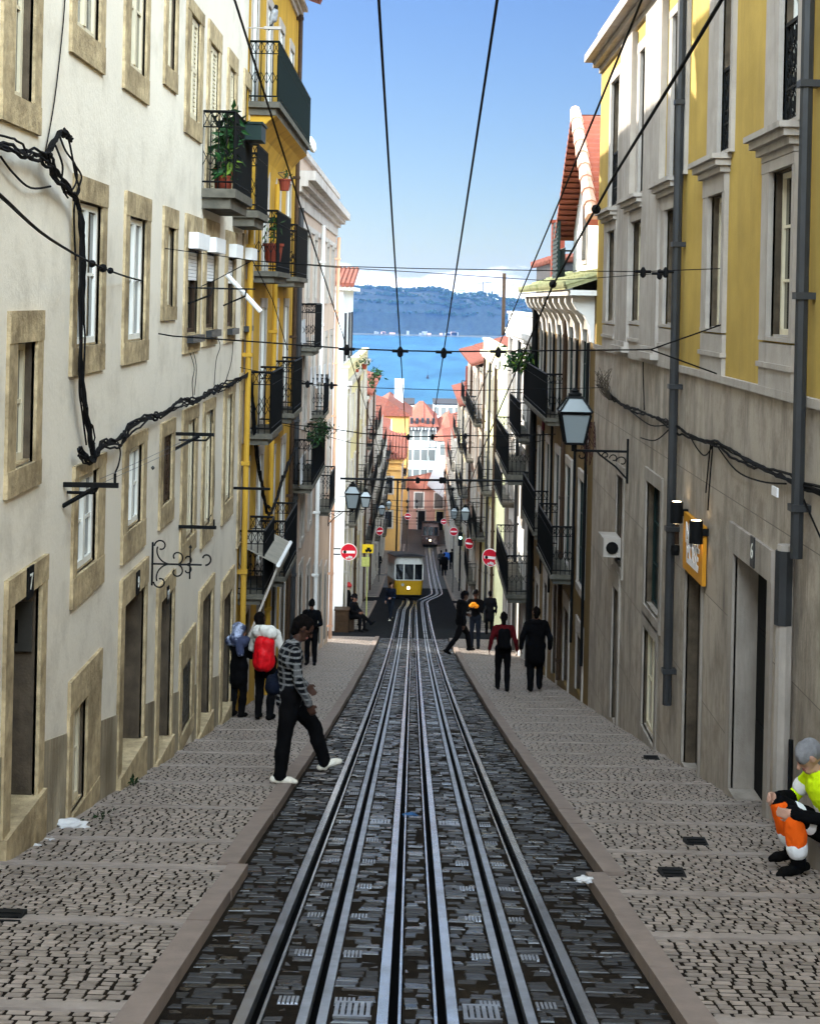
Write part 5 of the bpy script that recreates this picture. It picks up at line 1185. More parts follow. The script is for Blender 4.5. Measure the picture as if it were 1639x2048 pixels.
mb = MB(); p = at(795,965,118); mb.tube([(p.x,118,gz(118)),(p.x,118,p.z+.2)],.07,8); mb.tube([(p.x,118,p.z),(p.x+.5,118,p.z+.1)],.04,6); single(mb,'lamp_post',M['iron'],'tall thin dark post standing behind the yellow tram','post')
# shop sign with its two lamps on the stone wall
q0, q1 = onx(1368,1090,XR-.04), onx(1407,1110,XR-.04); zt, zb = onx(1388,1032,XR).z, onx(1388,1148,XR).z
r = thing('shop_sign', 'ochre orange shop sign with white lettering between two black wall lamps', 'sign', (XR, (q0.y+q1.y)/2, zb))
ya, yb = min(q0.y,q1.y), max(q0.y,q1.y); ym = (ya+yb)/2; mb = MB(); mb.box(XR-.06, XR-.015, ya, yb, zb, zt); bd = part(mb, 'board', mat('sign_ochre', (.5,.22,.018), .6, .08, 6), r)
for (t, zz, sz) in (('NOVE', .66, .33), ('POSE', .36, .33)): 
    o = put_text(t, sz, 'lettering', M['signwhite'], (XR-.062, ym, zb+(zt-zb)*zz), (0,-1,0), bd, sx=1.0, bold=.012)
mb = MB(); mb.box(XR-.064, XR-.061, ym-.36, ym+.36, zb+(zt-zb)*.2-.03, zb+(zt-zb)*.2+.03); part(mb, 'small_line', M['signwhite'], bd)
glow = emis('lamp_glow', (1,.75,.42), 2.0)
for yy, zz in ((yb+.05, zt-.02), (ya-.0, zt-.06)):
    l = thing('wall_spotlight', 'black cylinder wall lamp shining up and down at the %s end of the shop sign' % ('far' if yy > ym else 'near'), 'wall lamp', (XR, yy, zz), 'shop sign lamps')
    mb = MB(); mb.lathe((XR-.14, yy, zz), [(.078,-.13),(.078,.13)], 16); mb.box(XR-.08, XR, yy-.03, yy+.03, zz-.04, zz+.04); part(mb, 'housing', M['iron'], l)
    mb = MB(); mb.lathe((XR-.14, yy, zz), [(.055,-.134),(.055,-.131)], 12); part(mb, 'lower_lens', glow, l); mb = MB(); mb.lathe((XR-.14, yy, zz), [(.055,.131),(.055,.134)], 12); part(mb, 'upper_lens', glow, l)
p = onx(1356,1062,XR); mb = MB(); mb.box(XR-.05,XR-.0,p.y-.035,p.y+.035,p.z-.16,p.z+.16); single(mb,'wall_plaque',M['brownwood'],'narrow brown plaque on the stone wall left of the shop sign','plaque')
p = onx(1357,1100,XR); mb = MB(); mb.lathe((XR-.05,p.y,p.z),[(.05,-.06),(.06,0),(.05,.06)],10); single(mb,'door_camera',M['iron'],'small black dome below the brown plaque','camera')
mb = MB(); p = onx(1576,1000,XR-.2); mb.box(XR-.205, XR-.19, 13.05, 13.25, p.z-.03, p.z+.05); single(mb, 'sticker', M['signwhite'], 'small white sticker on the thick downpipe', 'sticker')
# ================================================================= trams
def tram(label, D, xc, yawd, dark, z0):
    r = thing('tram', label, 'tram', (0,0,0)); W, LN = .86, 8.0
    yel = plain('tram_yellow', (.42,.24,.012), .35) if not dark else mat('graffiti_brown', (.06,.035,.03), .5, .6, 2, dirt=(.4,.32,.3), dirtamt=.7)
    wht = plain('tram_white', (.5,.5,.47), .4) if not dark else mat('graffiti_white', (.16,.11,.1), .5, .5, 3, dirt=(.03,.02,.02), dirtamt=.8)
    B = lambda mb, x0,x1,y0,y1,z0_,z1_: mb.box(x0,x1,y0,y1,z0_,z1_)
    def shell(nm, mtl, za, zb, ta, tb, wa, wb, y0=0, y1=LN):   # tapered lower body with rounded front corners
        mb = MB(); rings = []
        for (z, w, t) in ((za, wa, ta), (zb, wb, tb)):
            ring = [(-w, y1), (-w, y0+.22+t), (-w+.1, y0+.07+t), (-w+.28, y0+t), (w-.28, y0+t), (w-.1, y0+.07+t), (w, y0+.22+t), (w, y1)]
            rings.append(mb.ring([(x, y, z) for x, y in ring]))
        a, b = rings; n_ = 8
        for k in range(n_): mb.f.append((a+k, a+(k+1)%n_, b+(k+1)%n_, b+k)); mb.m.append(0)
        mb.f.append(tuple(a+k for k in range(n_))); mb.m.append(0); mb.f.append(tuple(b+k for k in range(n_))); mb.m.append(0)
        return mb.build(nm, mtl, r)
    shell('lower_body', yel, .28, 1.15, .06, 0, W-.07, W)
    shell('upper_band', wht, 2.12, 2.6, .04, .1, W-.01, W-.03)
    shell('sill_band', wht, 1.15, 1.2, -.01, -.01, W+.01, W+.01)
    cabin = MB(); cabin.box(-W+.06, W-.06, .1, LN, 1.2, 2.12); cabin.build('window_glass', M['glass'], r)
    pil = [(-W+.0, 0), (-.29, 0), (.29, 0), (W-.0, 0)]
    for (x, y) in ((-W+.035,.0),(-.31,-.0),(.31,-.0),(W-.035,.0)):
        m = MB(); m.box(x-.035, x+.035, .01, .1, 1.2, 2.12); m.build('window_pillar', wht, r)
    for s_ in (-1, 1):
        for k in range(7):
            m = MB(); y = .12+k*1.3; m.box(s_*(W-.055), s_*(W-.005), y, y+.09, 1.2, 2.12); m.build('window_pillar', wht, r)
    rf = MB(); rows_ = []
    for (w, z) in ((W+.06,2.6),(W+.06,2.64),(W*.75,2.72),(0,2.76),(-W*.75,2.72),(-W-.06,2.64),(-W-.06,2.6)): rows_.append((w, z))
    i = rf.ring([(x, -.12, z) for x, z in rows_]); j = rf.ring([(x, LN+.1, z) for x, z in rows_])
    for k in range(7): rf.f.append((i+k, i+(k+1)%7, j+(k+1)%7, j+k)); rf.m.append(0)
    rf.f.append(tuple(i+k for k in range(7))); rf.m.append(0); rf.f.append(tuple(j+k for k in range(7))); rf.m.append(0)
    rf.build('roof', M['slate'], r)
    m = MB(); m.box(-W+.12, W-.12, .15, LN, .06, .28); m.build('undercarriage', M['iron'], r)
    for y in (1.3, 6.2):
        for s_ in (-1, 1):
            m = MB(); m.lathe((s_*.36, y, .2), [(.2,-.04),(.2,.04)], 14, 0, Matrix.Rotation(R(90),3,'Y')); m.build('wheel', M['iron'], r)
    m = MB(); m.lathe((-.02,-.03,.72), [(.11,-.03),(.11,.03)], 16, 0, Matrix.Rotation(R(90),3,'X')); hl = m.build('headlight', M['pipe'], r)
    m = MB(); m.lathe((-.02,-.07,.72), [(.085,-.01),(.085,.012)], 16, 0, Matrix.Rotation(R(90),3,'X')); m.build('lens', emis('headlight_glow_b' if dark else 'headlight_glow', (1,.85,.45), 3.0), hl)
    m = MB(); m.lathe((-.36,-.012,.9), [(.09,-.01),(.09,.012)], 12, 0, Matrix.Rotation(R(90),3,'X')); m.build('emblem', M['slotrail'], r)
    m = MB(); m.box(-.75,.75,-.04,.06,.24,.3); m.build('bumper', M['iron'], r)
    for o in list(r.children)+[q for c_ in r.children for q in c_.children]:      # the car steps down with the incline
        for v in o.data.vertices: v.co.z -= .15*max(0, v.co.y)
    r.location = (xc, D, z0); r.rotation_euler = (0, 0, R(yawd))
    return r
tram('yellow and white funicular tram with lit headlight standing on the left track', 89.5, -.22, 4.0, False, gz(89.5)+.02)
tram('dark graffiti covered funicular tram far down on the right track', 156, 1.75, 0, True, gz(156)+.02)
# ================================================================= people: one continuous skin per body, grown from tapered limbs
SKIN = {'dark': plain('skin_brown', (.05,.024,.016), .55), 'mid': plain('skin_tan', (.17,.085,.055), .55), 'light': plain('skin_light', (.45,.26,.19), .55)}
def clothmat(name, c, var=.2): return mat(name, c, .95, var, 9, .3, 60, obj=True, spec=.05)
CL = {'black': clothmat('black_cloth', (.0035,.0035,.004)), 'navy': clothmat('navy_cloth', (.005,.007,.014)), 'charcoal': clothmat('charcoal_cloth', (.007,.007,.008)), 'grey': clothmat('grey_cloth', (.03,.03,.032)),
      'red': clothmat('red_cloth', (.07,.006,.008)), 'white': clothmat('white_knit', (.62,.6,.55)), 'blue': clothmat('blue_cloth', (.03,.1,.36)), 'jean': clothmat('jean_cloth', (.01,.013,.02)), 'brown': clothmat('brown_cloth', (.05,.035,.025)),
      'shoe': clothmat('black_shoe', (.004,.004,.004)), 'whiteshoe': clothmat('white_shoe', (.6,.56,.48)), 'hiviz': clothmat('hiviz_yellow', (.62,.85,.01), .08), 'hivorange': clothmat('hiviz_orange', (.85,.12,.01), .08), 'reflect': clothmat('reflective_tape', (.75,.76,.78), .05),
      'hair': clothmat('dark_hair', (.004,.003,.0027)), 'greyhair': clothmat('grey_hair', (.2,.2,.21)), 'eye': plain('eye_dark', (.01,.008,.008), .3), 'lip': plain('lip', (.2,.07,.06), .5), 'orange': clothmat('orange_knit', (.8,.25,.01)), 'beanie': clothmat('red_beanie', (.35,.03,.03))}
def plaidmat():
    m, nt, b = newmat('plaid_shirt'); L = nt.links; P = N(nt, 'ShaderNodeTexCoord').outputs['Object']
    w = N(nt, 'ShaderNodeTexWave', wave_type='BANDS', bands_direction='Z', Scale=5.2, Distortion=.6, Detail=2.0); L.new(P, w.inputs['Vector'])
    w2 = N(nt, 'ShaderNodeTexWave', wave_type='BANDS', bands_direction='Y', Scale=4.0, Distortion=.6, Detail=1.0); L.new(P, w2.inputs['Vector'])
    r1 = N(nt, 'ShaderNodeMapRange'); r1.inputs['From Min'].default_value = .62; r1.inputs['From Max'].default_value = .85; L.new(w.outputs['Fac'], r1.inputs['Value'])
    n = N(nt, 'ShaderNodeTexNoise', Scale=60.0, Detail=2.0); L.new(P, n.inputs['Vector'])
    mu = N(nt, 'ShaderNodeMath', operation='MULTIPLY'); L.new(r1.outputs['Result'], mu.inputs[0]); L.new(n.outputs['Fac'], mu.inputs[1])
    r2 = N(nt, 'ShaderNodeMapRange'); r2.inputs['From Min'].default_value = .7; r2.inputs['From Max'].default_value = .95; r2.inputs['To Max'].default_value = .3; L.new(w2.outputs['Fac'], r2.inputs['Value'])
    ad = N(nt, 'ShaderNodeMath', operation='MAXIMUM'); L.new(mu.outputs[0], ad.inputs[0]); L.new(r2.outputs['Result'], ad.inputs[1])
    x = N(nt, 'ShaderNodeMix', data_type='RGBA'); x.inputs['A'].default_value = (.005,.0055,.007,1); x.inputs['B'].default_value = (.3,.3,.3,1); L.new(ad.outputs[0], x.inputs['Factor']); L.new(x.outputs['Result'], b.inputs['Base Color']); b.inputs['Roughness'].default_value = .95; b.inputs['Specular IOR Level'].default_value = .05
    return m
CL['plaid'] = plaidmat()
def capsule(V, F, p, q, r0, r1, ex=1.0, ey=1.0, n=12, flat=None):
    """tapered limb with round ends; flat=(axis, factor) squashes the cross-section along that axis"""
    p, q = Vector(p), Vector(q); d = q-p; L_ = max(d.length, 1e-4); t = d/L_
    u = t.orthogonal().normalized(); w = t.cross(u)
    prof = []
    for k in range(4): a = math.pi/2*(k/4); prof.append((-r0*math.cos(a), r0*math.sin(a)))
    for k in range(5): prof.append((L_*k/4, r0+(r1-r0)*k/4))
    for k in range(1, 5): a = math.pi/2*(k/4); prof.append((L_+r1*math.sin(a), r1*math.cos(a)))
    base = len(V); rings = []
    for (s, r) in prof:
        r = max(r, 1e-4); ring = []
        for j in range(n):
            o = (u*math.cos(2*math.pi*j/n)+w*math.sin(2*math.pi*j/n))*r
            if flat is not None: ax = Vector(flat[0]).normalized(); o = o + ax*(o.dot(ax)*(flat[1]-1))
            ring.append(len(V)); V.append(tuple(p+t*s+o))
        rings.append(ring)
    for a, b in zip(rings, rings[1:]):
        for j in range(n): F.append((a[j], a[(j+1)%n], b[(j+1)%n], b[j]))
    F.append(tuple(reversed(rings[0]))); F.append(tuple(rings[-1]))
class Body:
    def __init__(s): s.V = []; s.F = []; s.pr = []
    def limb(s, p, q, r0, r1, m, flat=None):
        capsule(s.V, s.F, p, q, r0, r1, flat=flat); s.pr.append((np.array(p, float), np.array(q, float), r0, r1, m, flat))
def grow(name, B, mats, voxel, parent, folds=1.0):
    me = bpy.data.meshes.new(name); me.from_pydata(B.V, [], B.F); o = bpy.data.objects.new(name, me); COL.objects.link(o)
    md = o.modifiers.new('r', 'REMESH'); md.mode = 'VOXEL'; md.voxel_size = voxel; md.use_smooth_shade = True
    sm = o.modifiers.new('s', 'SMOOTH'); sm.factor = .5; sm.iterations = 3
    bpy.context.view_layer.update()
    m2 = bpy.data.meshes.new_from_object(o.evaluated_get(bpy.context.evaluated_depsgraph_get())); bpy.data.objects.remove(o); bpy.data.meshes.remove(me)
    m2.name = name; m2.materials.clear(); names = []
    for k in B.pr:
        if k[4] not in names: names.append(k[4])
    for k in names: m2.materials.append(mats[k])
    n_ = len(m2.polygons); c = np.empty(n_*3); m2.polygons.foreach_get('center', c); c = c.reshape(-1, 3)
    best = np.full(n_, 1e9); idx = np.zeros(n_, int)
    for (p, q, r0, r1, mm, fl) in B.pr:
        d = q-p; l2 = max(d@d, 1e-9); t = np.clip(((c-p)@d)/l2, 0, 1); off = c-(p+t[:,None]*d)
        if fl is not None: ax = np.array(Vector(fl[0]).normalized()); k = off@ax; off = off+ax*(k*(1/fl[1]-1))[:,None]
        dist = np.sqrt((off**2).sum(1)) - (r0+(r1-r0)*t)
        if mm.startswith('eye') or mm == 'lip': dist -= .004
        b = dist < best; best[b] = dist[b]; idx[b] = names.index(mm)
    m2.polygons.foreach_set('material_index', idx); m2.polygons.foreach_set('use_smooth', [True]*n_)
    nv = len(m2.vertices); co = np.empty(nv*3); m2.vertices.foreach_get('co', co); co = co.reshape(-1,3); no = np.empty(nv*3); m2.vertex_normals.foreach_get('vector', no); no = no.reshape(-1,3)
    soft = np.zeros(nv); sk = [i for i, k in enumerate(names) if k in ('skin','lip') or k.startswith('eye')]
    for p_ in m2.polygons:
        if p_.material_index not in sk:
            for v in p_.vertices: soft[v] = 1
    dv = np.array([noise.noise(Vector((c_[0]*13, c_[1]*13, c_[2]*7)))*.010 + noise.noise(Vector((c_[0]*31+5, c_[1]*31, c_[2]*17)))*.005 for c_ in co])    # folds in the cloth
    co = co + no*(dv*soft*folds)[:,None]; m2.vertices.foreach_set('co', co.ravel()); m2.update()
    o = bpy.data.objects.new(name, m2); COL.objects.link(o); o.parent = parent; return o
STAND = dict(pelvis=(0,0,.96), waist=(0,0,1.12), chest=(.0,0,1.33), neck=(.0,0,1.47), head=(.03,0,1.63), shL=(0,.185,1.42), shR=(0,-.185,1.42), elL=(-.03,.24,1.14), elR=(-.03,-.24,1.14), wrL=(.06,.25,.9), wrR=(.06,-.25,.9),
             hipL=(0,.09,.93), hipR=(0,-.09,.93), knL=(.03,.1,.5), knR=(.03,-.1,.5), anL=(-.02,.1,.08), anR=(-.02,-.1,.08), toeL=(.17,.12,.035), toeR=(.17,-.12,.035))
def person(label, loc, face, pose=None, h=1.75, skin='mid', top='black', leg='black', shoe='shoe', hair='hair', voxel=.015, bulk=1.0, look=0, sleeve=True, hood=None, hat=None, coat=False, group=None, grip=.5, long_hair=False, stripes=None, hairlen=0, lk=1.0, hem=False, arm=None):
    """pose joints: x forward, y left, z up, for a 1.75 m figure; face: heading in degrees, 0 = down the street (+Y), 90 = towards the left houses"""
    J = dict(STAND); J.update(pose or {}); J = {k: Vector(v) for k, v in J.items()}
    r = thing('person', label, 'person', loc, group); B = Body(); k = bulk
    up = (J['neck']-J['pelvis']).normalized(); side = (J['shL']-J['shR']).normalized(); fwd = side.cross(up).normalized()
    T = 'top'
    f = lambda fac: (fwd, fac)
    B.limb(J['pelvis']+side*.05, J['pelvis']-side*.05, .135*k, .135*k, 'leg', f(.85)); B.limb(J['pelvis']+up*.06, J['waist'], .148*k, .14*k, T, f(.78))
    B.limb(J['waist'], J['chest'], .145*k, .17*k, T, f(.72)); B.limb(J['chest']+side*.08, J['chest']-side*.08, .13*k, .13*k, T, f(.85)); B.limb(J['shL']-side*.03, J['shR']+side*.03, .075*k, .075*k, T)
    B.limb(J['chest']+up*.08, J['neck'], .1*k, .07, T); B.limb(J['neck']-up*.02, J['neck'].lerp(J['head'], .5), .056, .053, 'skin')
    if hem: B.limb(J['pelvis']-up*.04, J['pelvis']+up*.1, .162*k, .15*k, T, f(.85))
    if coat: B.limb(J['pelvis']+up*.1, J['pelvis']-up*.22, .15*k, .17*k, T, f(.8))
    for s_ in 'LR':
        sh, el, wr, hp, kn, an, to = (J[a+s_] for a in ('sh','el','wr','hip','kn','an','toe'))
        B.limb(sh, el, .062*k, .05*k, T); B.limb(el, el.lerp(wr, .93), .05*k, .038*k, ('arm' if arm else T) if sleeve else 'skin')
        d = (wr-el).normalized(); B.limb(wr-d*.02, wr+d*.015, .027, .027, 'skin')
        # hand: palm, four unequal fingers with a knuckle bend, thumb from the side of the palm
        inward = (Vector((0,-1,0)) if s_ == 'L' else Vector((0,1,0))); inward = (inward - d*inward.dot(d)).normalized(); across = d.cross(inward).normalized()
        if across.dot(fwd) < 0: across = -across
        pc = wr+d*.055; B.limb(wr+d*.02+across*.012, pc+across*.02, .025, .026, 'skin', (inward, .55)); B.limb(wr+d*.02-across*.012, pc-across*.02, .025, .024, 'skin', (inward, .55))
        for i, (oa, ln) in enumerate(((.03,.066),(.011,.074),(-.009,.068),(-.028,.054))):
            a = pc+across*oa+d*.02; b = a+(d*math.cos(grip*.7)+inward*math.sin(grip*.7))*ln*.55; c = b+(d*math.cos(grip*1.9)+inward*math.sin(grip*1.9))*ln*.5
            B.limb(a, b, .0095, .009, 'skin'); B.limb(b, c, .009, .007, 'skin')
        a = wr+d*.025+across*.028; b = a+across*.03+d*.025+inward*.012; c = b+d*.03+inward*.014; B.limb(a, b, .012, .0105, 'skin'); B.limb(b, c, .0105, .008, 'skin')
        B.limb(hp, kn, .09*k*lk, .066*k*lk, 'leg'); B.limb(hp.lerp(kn,.25), hp.lerp(kn,.6), .088*k*lk, .08*k*lk, 'leg'); B.limb(kn, an.lerp(kn, .06), .066*k*lk, .054*k*lk, 'leg'); B.limb(kn.lerp(an,.3), kn.lerp(an,.55), .068*k*lk, .062*k*lk, 'leg')
        fd = (to-an); fd2 = Vector((fd.x, fd.y, fd.z)).normalized(); sole = Vector((0,0,-1)); nrm = (sole-fd2*sole.dot(fd2)).normalized()
        heel = an-fd2*.05+nrm*.025; B.limb(an+nrm*.0, an+nrm*.02, .042, .046, 'shoe'); B.limb(heel, to+nrm*.0-fd2*.08, .042, .05, 'shoe', (nrm, .85)); B.limb(to-fd2*.1, to-fd2*.03, .048, .036, 'shoe', (nrm, .75))
    hd = J['head']; ha = Matrix.Rotation(R(look), 3, 'Z'); hf = (ha@fwd); hs = Vector((-hf.y, hf.x, 0)).normalized(); hu = (hd-J['neck']).normalized()
    hf = (hf-hu*hf.dot(hu)).normalized()
    B.limb(hd+hu*.03-hf*.02, hd+hu*.03+hf*.02, .093, .088, 'skin', (hs, .86)); B.limb(hd-hu*.03+hf*.025, hd-hu*.075+hf*.05, .068, .042, 'skin', (hs, .9))
    B.limb(hd+hf*.1+hu*.005, hd+hf*.118-hu*.03, .012, .017, 'skin'); B.limb(hd+hf*.085+hu*.04+hs*.03, hd+hf*.085+hu*.04-hs*.03, .016, .016, 'skin')
    for s_ in (1, -1):
        B.limb(hd+hs*.083*s_-hu*.005, hd+hs*.085*s_+hu*.03, .014, .018, 'skin', (hs, .5)); B.limb(hd+hf*.094+hs*.032*s_+hu*.018, hd+hf*.094+hs*.034*s_+hu*.018, .011, .011, 'eye')
    B.limb(hd+hf*.088+hs*.02-hu*.06, hd+hf*.088-hs*.02-hu*.06, .010, .010, 'lip')
    if hood == 'up': B.limb(hd+hu*.02-hf*.03, hd-hu*.06-hf*.03, .115, .11, T); B.limb(hd-hu*.1-hf*.03, J['neck']-up*.05-fwd*.02, .105, .11, T)
    if hood == 'down': B.limb(J['neck']-fwd*.08+side*.05, J['neck']-fwd*.08-side*.05, .06, .06, T)
    mats = {'arm': CL[arm or top], 'skin': SKIN[skin], 'top': CL[top], 'leg': CL[leg], 'shoe': CL[shoe], 'eye': CL['eye'], 'lip': CL['lip']}
    bd = grow('body', B, mats, voxel, r)
    if hood != 'up' and not hat:
        H = Body(); H.limb(hd+hu*.055-hf*.03, hd+hu*.05+hf*.012, .094, .089, 'h', (hs, .9)); H.limb(hd+hu*.03-hf*.05, hd-hu*(.05+hairlen)-hf*.05, .08, .055, 'h', (hs, 1.0))
        if long_hair: H.limb(hd-hf*.05, J['neck']-fwd*.07-up*.08, .085, .06, 'h', (hs, 1.15))
        grow('hair', H, {'h': CL[hair]}, max(.009, voxel*.8), r, 1.8)
    elif hat:
        H = Body(); H.limb(hd+hu*.06-hf*.012, hd+hu*.085-hf*.015, .1, .085, 'h', (hs, .93)); H.limb(hd+hu*.045-hf*.035, hd+hu*.045+hf*.02, .1, .097, 'h', (hs, .9)); grow('hat', H, {'h': CL[hat]}, max(.009, voxel*.8), r)
    sc = h/1.75; r.scale = (sc, sc, sc); r.rotation_euler = (0, 0, R(90+face)); r['_h'] = h
    return r, J, (up, side, fwd)
def onbody(r, p): 
    bpy.context.view_layer.update(); return r.matrix_world @ Vector(p)
def accessory(name, label, cat, r, prims, mt, voxel=.014, group=None):
    """a thing worn or carried: grown like a body, in the wearer's coordinates, but a top-level object of its own"""
    B = Body(); 
    for q in prims: B.limb(*q[:4], q[4] if len(q) > 4 else 'm', q[5] if len(q) > 5 else None)
    mats = mt if isinstance(mt, dict) else {'m': mt}
    o = grow(name, B, mats, voxel, None); o.location = r.location; o.rotation_euler = r.rotation_euler; o.scale = r.scale
    return tag(o, label, cat, group)
G = lambda x, y, dz=0: ong(x, y, dz-.05 if dz > .05 else dz)
# ---- the striding man in the plaid shirt (walks towards the tracks, to the right)
p = G(556, 1567, .11); D0 = p.y
pose = dict(pelvis=(.10,0,.93), waist=(.09,0,1.1), chest=(.10,0,1.31), neck=(.14,0,1.45), head=(.22,0,1.6), shL=(.12,.18,1.39), shR=(.12,-.18,1.39), elL=(.12,.25,1.12), wrL=(.3,.22,.95), elR=(.16,-.25,1.1), wrR=(.27,-.24,.87),
            hipL=(.10,.09,.9), hipR=(.10,-.09,.9), knR=(.04,-.09,.49), anR=(.0,-.1,.085), toeR=(.19,-.11,.035), knL=(.38,.1,.54), anL=(.5,.1,.15), toeL=(.68,.08,.18))
P1 = person('person in a dark plaid shirt and black trousers striding off the pavement in white shoes', p, -78, pose, 1.76, 'dark', 'plaid', 'black', 'whiteshoe', 'hair', .0085, 1.08, look=-8, lk=1.12, hem=True)
accessory('bag', 'dark blue waist bag hanging behind the striding person in plaid', 'bag', P1[0], [((-.06,.14,1.02),(-.08,-.02,1.0),.08,.085),((-.05,.15,1.05),(.12,.2,1.42),.018,.016)], CL['navy'], .012)
# ---- behind him: curly haired one with a white hood and red rucksack, and one with a scarf over the head
p = G(528, 1441, .1)
P2 = person('person with dark curly hair in a white hooded top carrying a red rucksack', p, -14, dict(head=(.0,.1,1.62), neck=(.0,.05,1.46), elL=(.06,.26,1.14), wrL=(.2,.2,1.05), elR=(.06,-.26,1.14), wrR=(.2,-.2,1.05)), 1.7, 'dark', 'white', 'black', 'shoe', 'hair', .012, 1.1, hairlen=.05)
accessory('rucksack', 'bright red rucksack on the back of the white hooded person', 'rucksack', P2[0], [((-.2,.0,1.3),(-.22,.0,.98),.12,.14),((-.2,-.1,1.3),(-.22,-.1,.98),.12,.13),((-.29,-.05,1.15),(-.3,-.05,.98),.09,.1),((-.1,.15,1.46),(.1,.15,1.3),.025,.025),((-.1,-.15,1.46),(.1,-.15,1.3),.025,.025)], mat('red_nylon', (.55,.005,.01), .45, .3, 9, .5, 14, obj=True), .016)
accessory('hood', 'thick white hood folded down over the shoulders of the person with the red rucksack', 'hood', P2[0], [((-.12,.1,1.47),(-.13,-.12,1.46),.1,.12),((-.16,-.02,1.5),(-.17,-.14,1.47),.09,.11)], CL['white'], .013)
p = G(474, 1436, .1)
P3 = person('short person in black by the doorway with a blue and white scarf over the head', p, -25, dict(head=(.05,0,1.61), elL=(.05,.24,1.16), wrL=(.22,.1,1.14), elR=(.05,-.24,1.16), wrR=(.22,-.1,1.14)), 1.5, 'mid', 'black', 'black', 'shoe', 'hair', .013, 1.15, coat=True, look=-45)
sc_ = mat('scarf_print', (.4,.45,.6), .9, .1, 5, .3, 30, obj=True, dirt=(.02,.025,.06), dirtamt=.95, dlo=.46, dhi=.52)
accessory('scarf', 'blue and white patterned scarf wrapped round the head and shoulders by the doorway', 'scarf', P3[0], [((-.02,.03,1.68),(-.02,-.03,1.68),.11,.11),((-.06,.0,1.62),(-.08,0,1.5),.1,.14),((.06,.12,1.45),(.06,-.12,1.45),.085,.085),((-.1,.14,1.45),(-.1,-.14,1.45),.1,.1),((.0,.17,1.44),(-.06,.15,1.42),.08,.08),((0,-.17,1.44),(-.06,-.15,1.42),.08,.08),((-.14,-.1,1.42),(-.16,-.14,1.25),.08,.07)], sc_, .013)
p = G(621, 1331, .1)
person('person in black with a cap standing alone in the middle of the left pavement', p, 175, dict(elL=(.08,.27,1.14), wrL=(.2,.06,1.08), elR=(.08,-.27,1.14), wrR=(.2,-.06,1.08)), 1.72, 'mid', 'black', 'black', 'shoe', 'hair', .014, 1.1, hat='black')
# ---- right pavement
p = G(1004, 1384, .1)
P5 = person('person in a dark red jacket walking away on the right pavement beside another', p, 2, dict(elL=(.0,.27,1.15), wrL=(.06,.3,.93), elR=(-.02,-.27,1.14), wrR=(.05,-.31,.92), knL=(.1,.1,.5), anL=(.1,.1,.1), toeL=(.28,.11,.05)), 1.66, 'mid', 'red', 'black', 'shoe', 'hair', .013, 1.05, hairlen=.04)
accessory('rucksack', 'small black rucksack worn over the dark red jacket', 'rucksack', P5[0], [((-.17,.05,1.36),(-.18,.05,1.08),.09,.1),((-.17,-.05,1.36),(-.18,-.05,1.08),.09,.1),((-.06,.13,1.46),(.08,.13,1.3),.02,.02),((-.06,-.13,1.46),(.08,-.13,1.3),.02,.02)], CL['black'], .015)
p = G(1069, 1384, .1)
person('broad person all in black walking away close to the right wall', p, 3, dict(elL=(-.02,.29,1.14), wrL=(.06,.3,.9), elR=(-.02,-.29,1.14), wrR=(.06,-.3,.9), knR=(.09,-.1,.5), anR=(.09,-.1,.1), toeR=(.27,-.12,.05)), 1.78, 'mid', 'black', 'black', 'shoe', 'hair', .013, 1.22, coat=True, hood='down')
p = G(920, 1307, .05)
person('person in black striding in long steps across the right kerb towards the houses', p, -60, dict(pelvis=(.0,0,.86), waist=(.0,0,1.03), chest=(.03,0,1.24), neck=(.05,0,1.38), head=(.1,0,1.53), shL=(.03,.18,1.32), shR=(.03,-.18,1.32), elL=(.1,.25,1.06), wrL=(.3,.2,.98), elR=(-.1,-.25,1.06), wrR=(-.1,-.28,.82), hipL=(0,.09,.83), hipR=(0,-.09,.83), knL=(.27,.1,.5), anL=(.34,.1,.08), toeL=(.53,.11,.035), knR=(-.2,-.1,.46), anR=(-.5,-.1,.14), toeR=(-.36,-.11,.04)), 2.05, 'dark', 'black', 'black', 'shoe', 'hair', .014, 1.1, hood='down')
p = G(944, 1300, .1)
P8 = person('slim person in black behind the striding one, holding something orange', p+Vector((.1,.5,-.09)), 165, dict(elL=(.1,.2,1.16), wrL=(.25,.03,1.3), elR=(.08,-.22,1.16), wrR=(.25,-.03,1.3)), 1.95, 'dark', 'black', 'jean', 'shoe', 'hair', .014, 1.0)
accessory('knit_hat', 'bright orange knitted hat held up in front of the slim person in black', 'hat', P8[0], [((.27,.1,1.34),(.27,-.08,1.34),.06,.06),((.27,.04,1.4),(.27,-.04,1.4),.05,.05)], mat('bright_orange_knit', (.95,.3,.01), .8, .1, 9, .3, 50, obj=True), .013)
p = G(978, 1272, .1)
person('person in a dark coat walking alone near the corner, seen from behind', p, 5, dict(elL=(.0,.26,1.14), wrL=(.08,.3,.9), knL=(.12,.1,.5), anL=(.14,.1,.1), toeL=(.32,.11,.05)), 1.74, 'mid', 'charcoal', 'black', 'shoe', 'hair', .015, 1.08, coat=True)
p = G(1013, 1256, .1)
person('dark figure leaning at the white corner house wall', p+Vector((.1,.3,-.05)), 90, {}, 1.8, 'mid', 'black', 'black', 'shoe', 'hair', .016, 1.05)
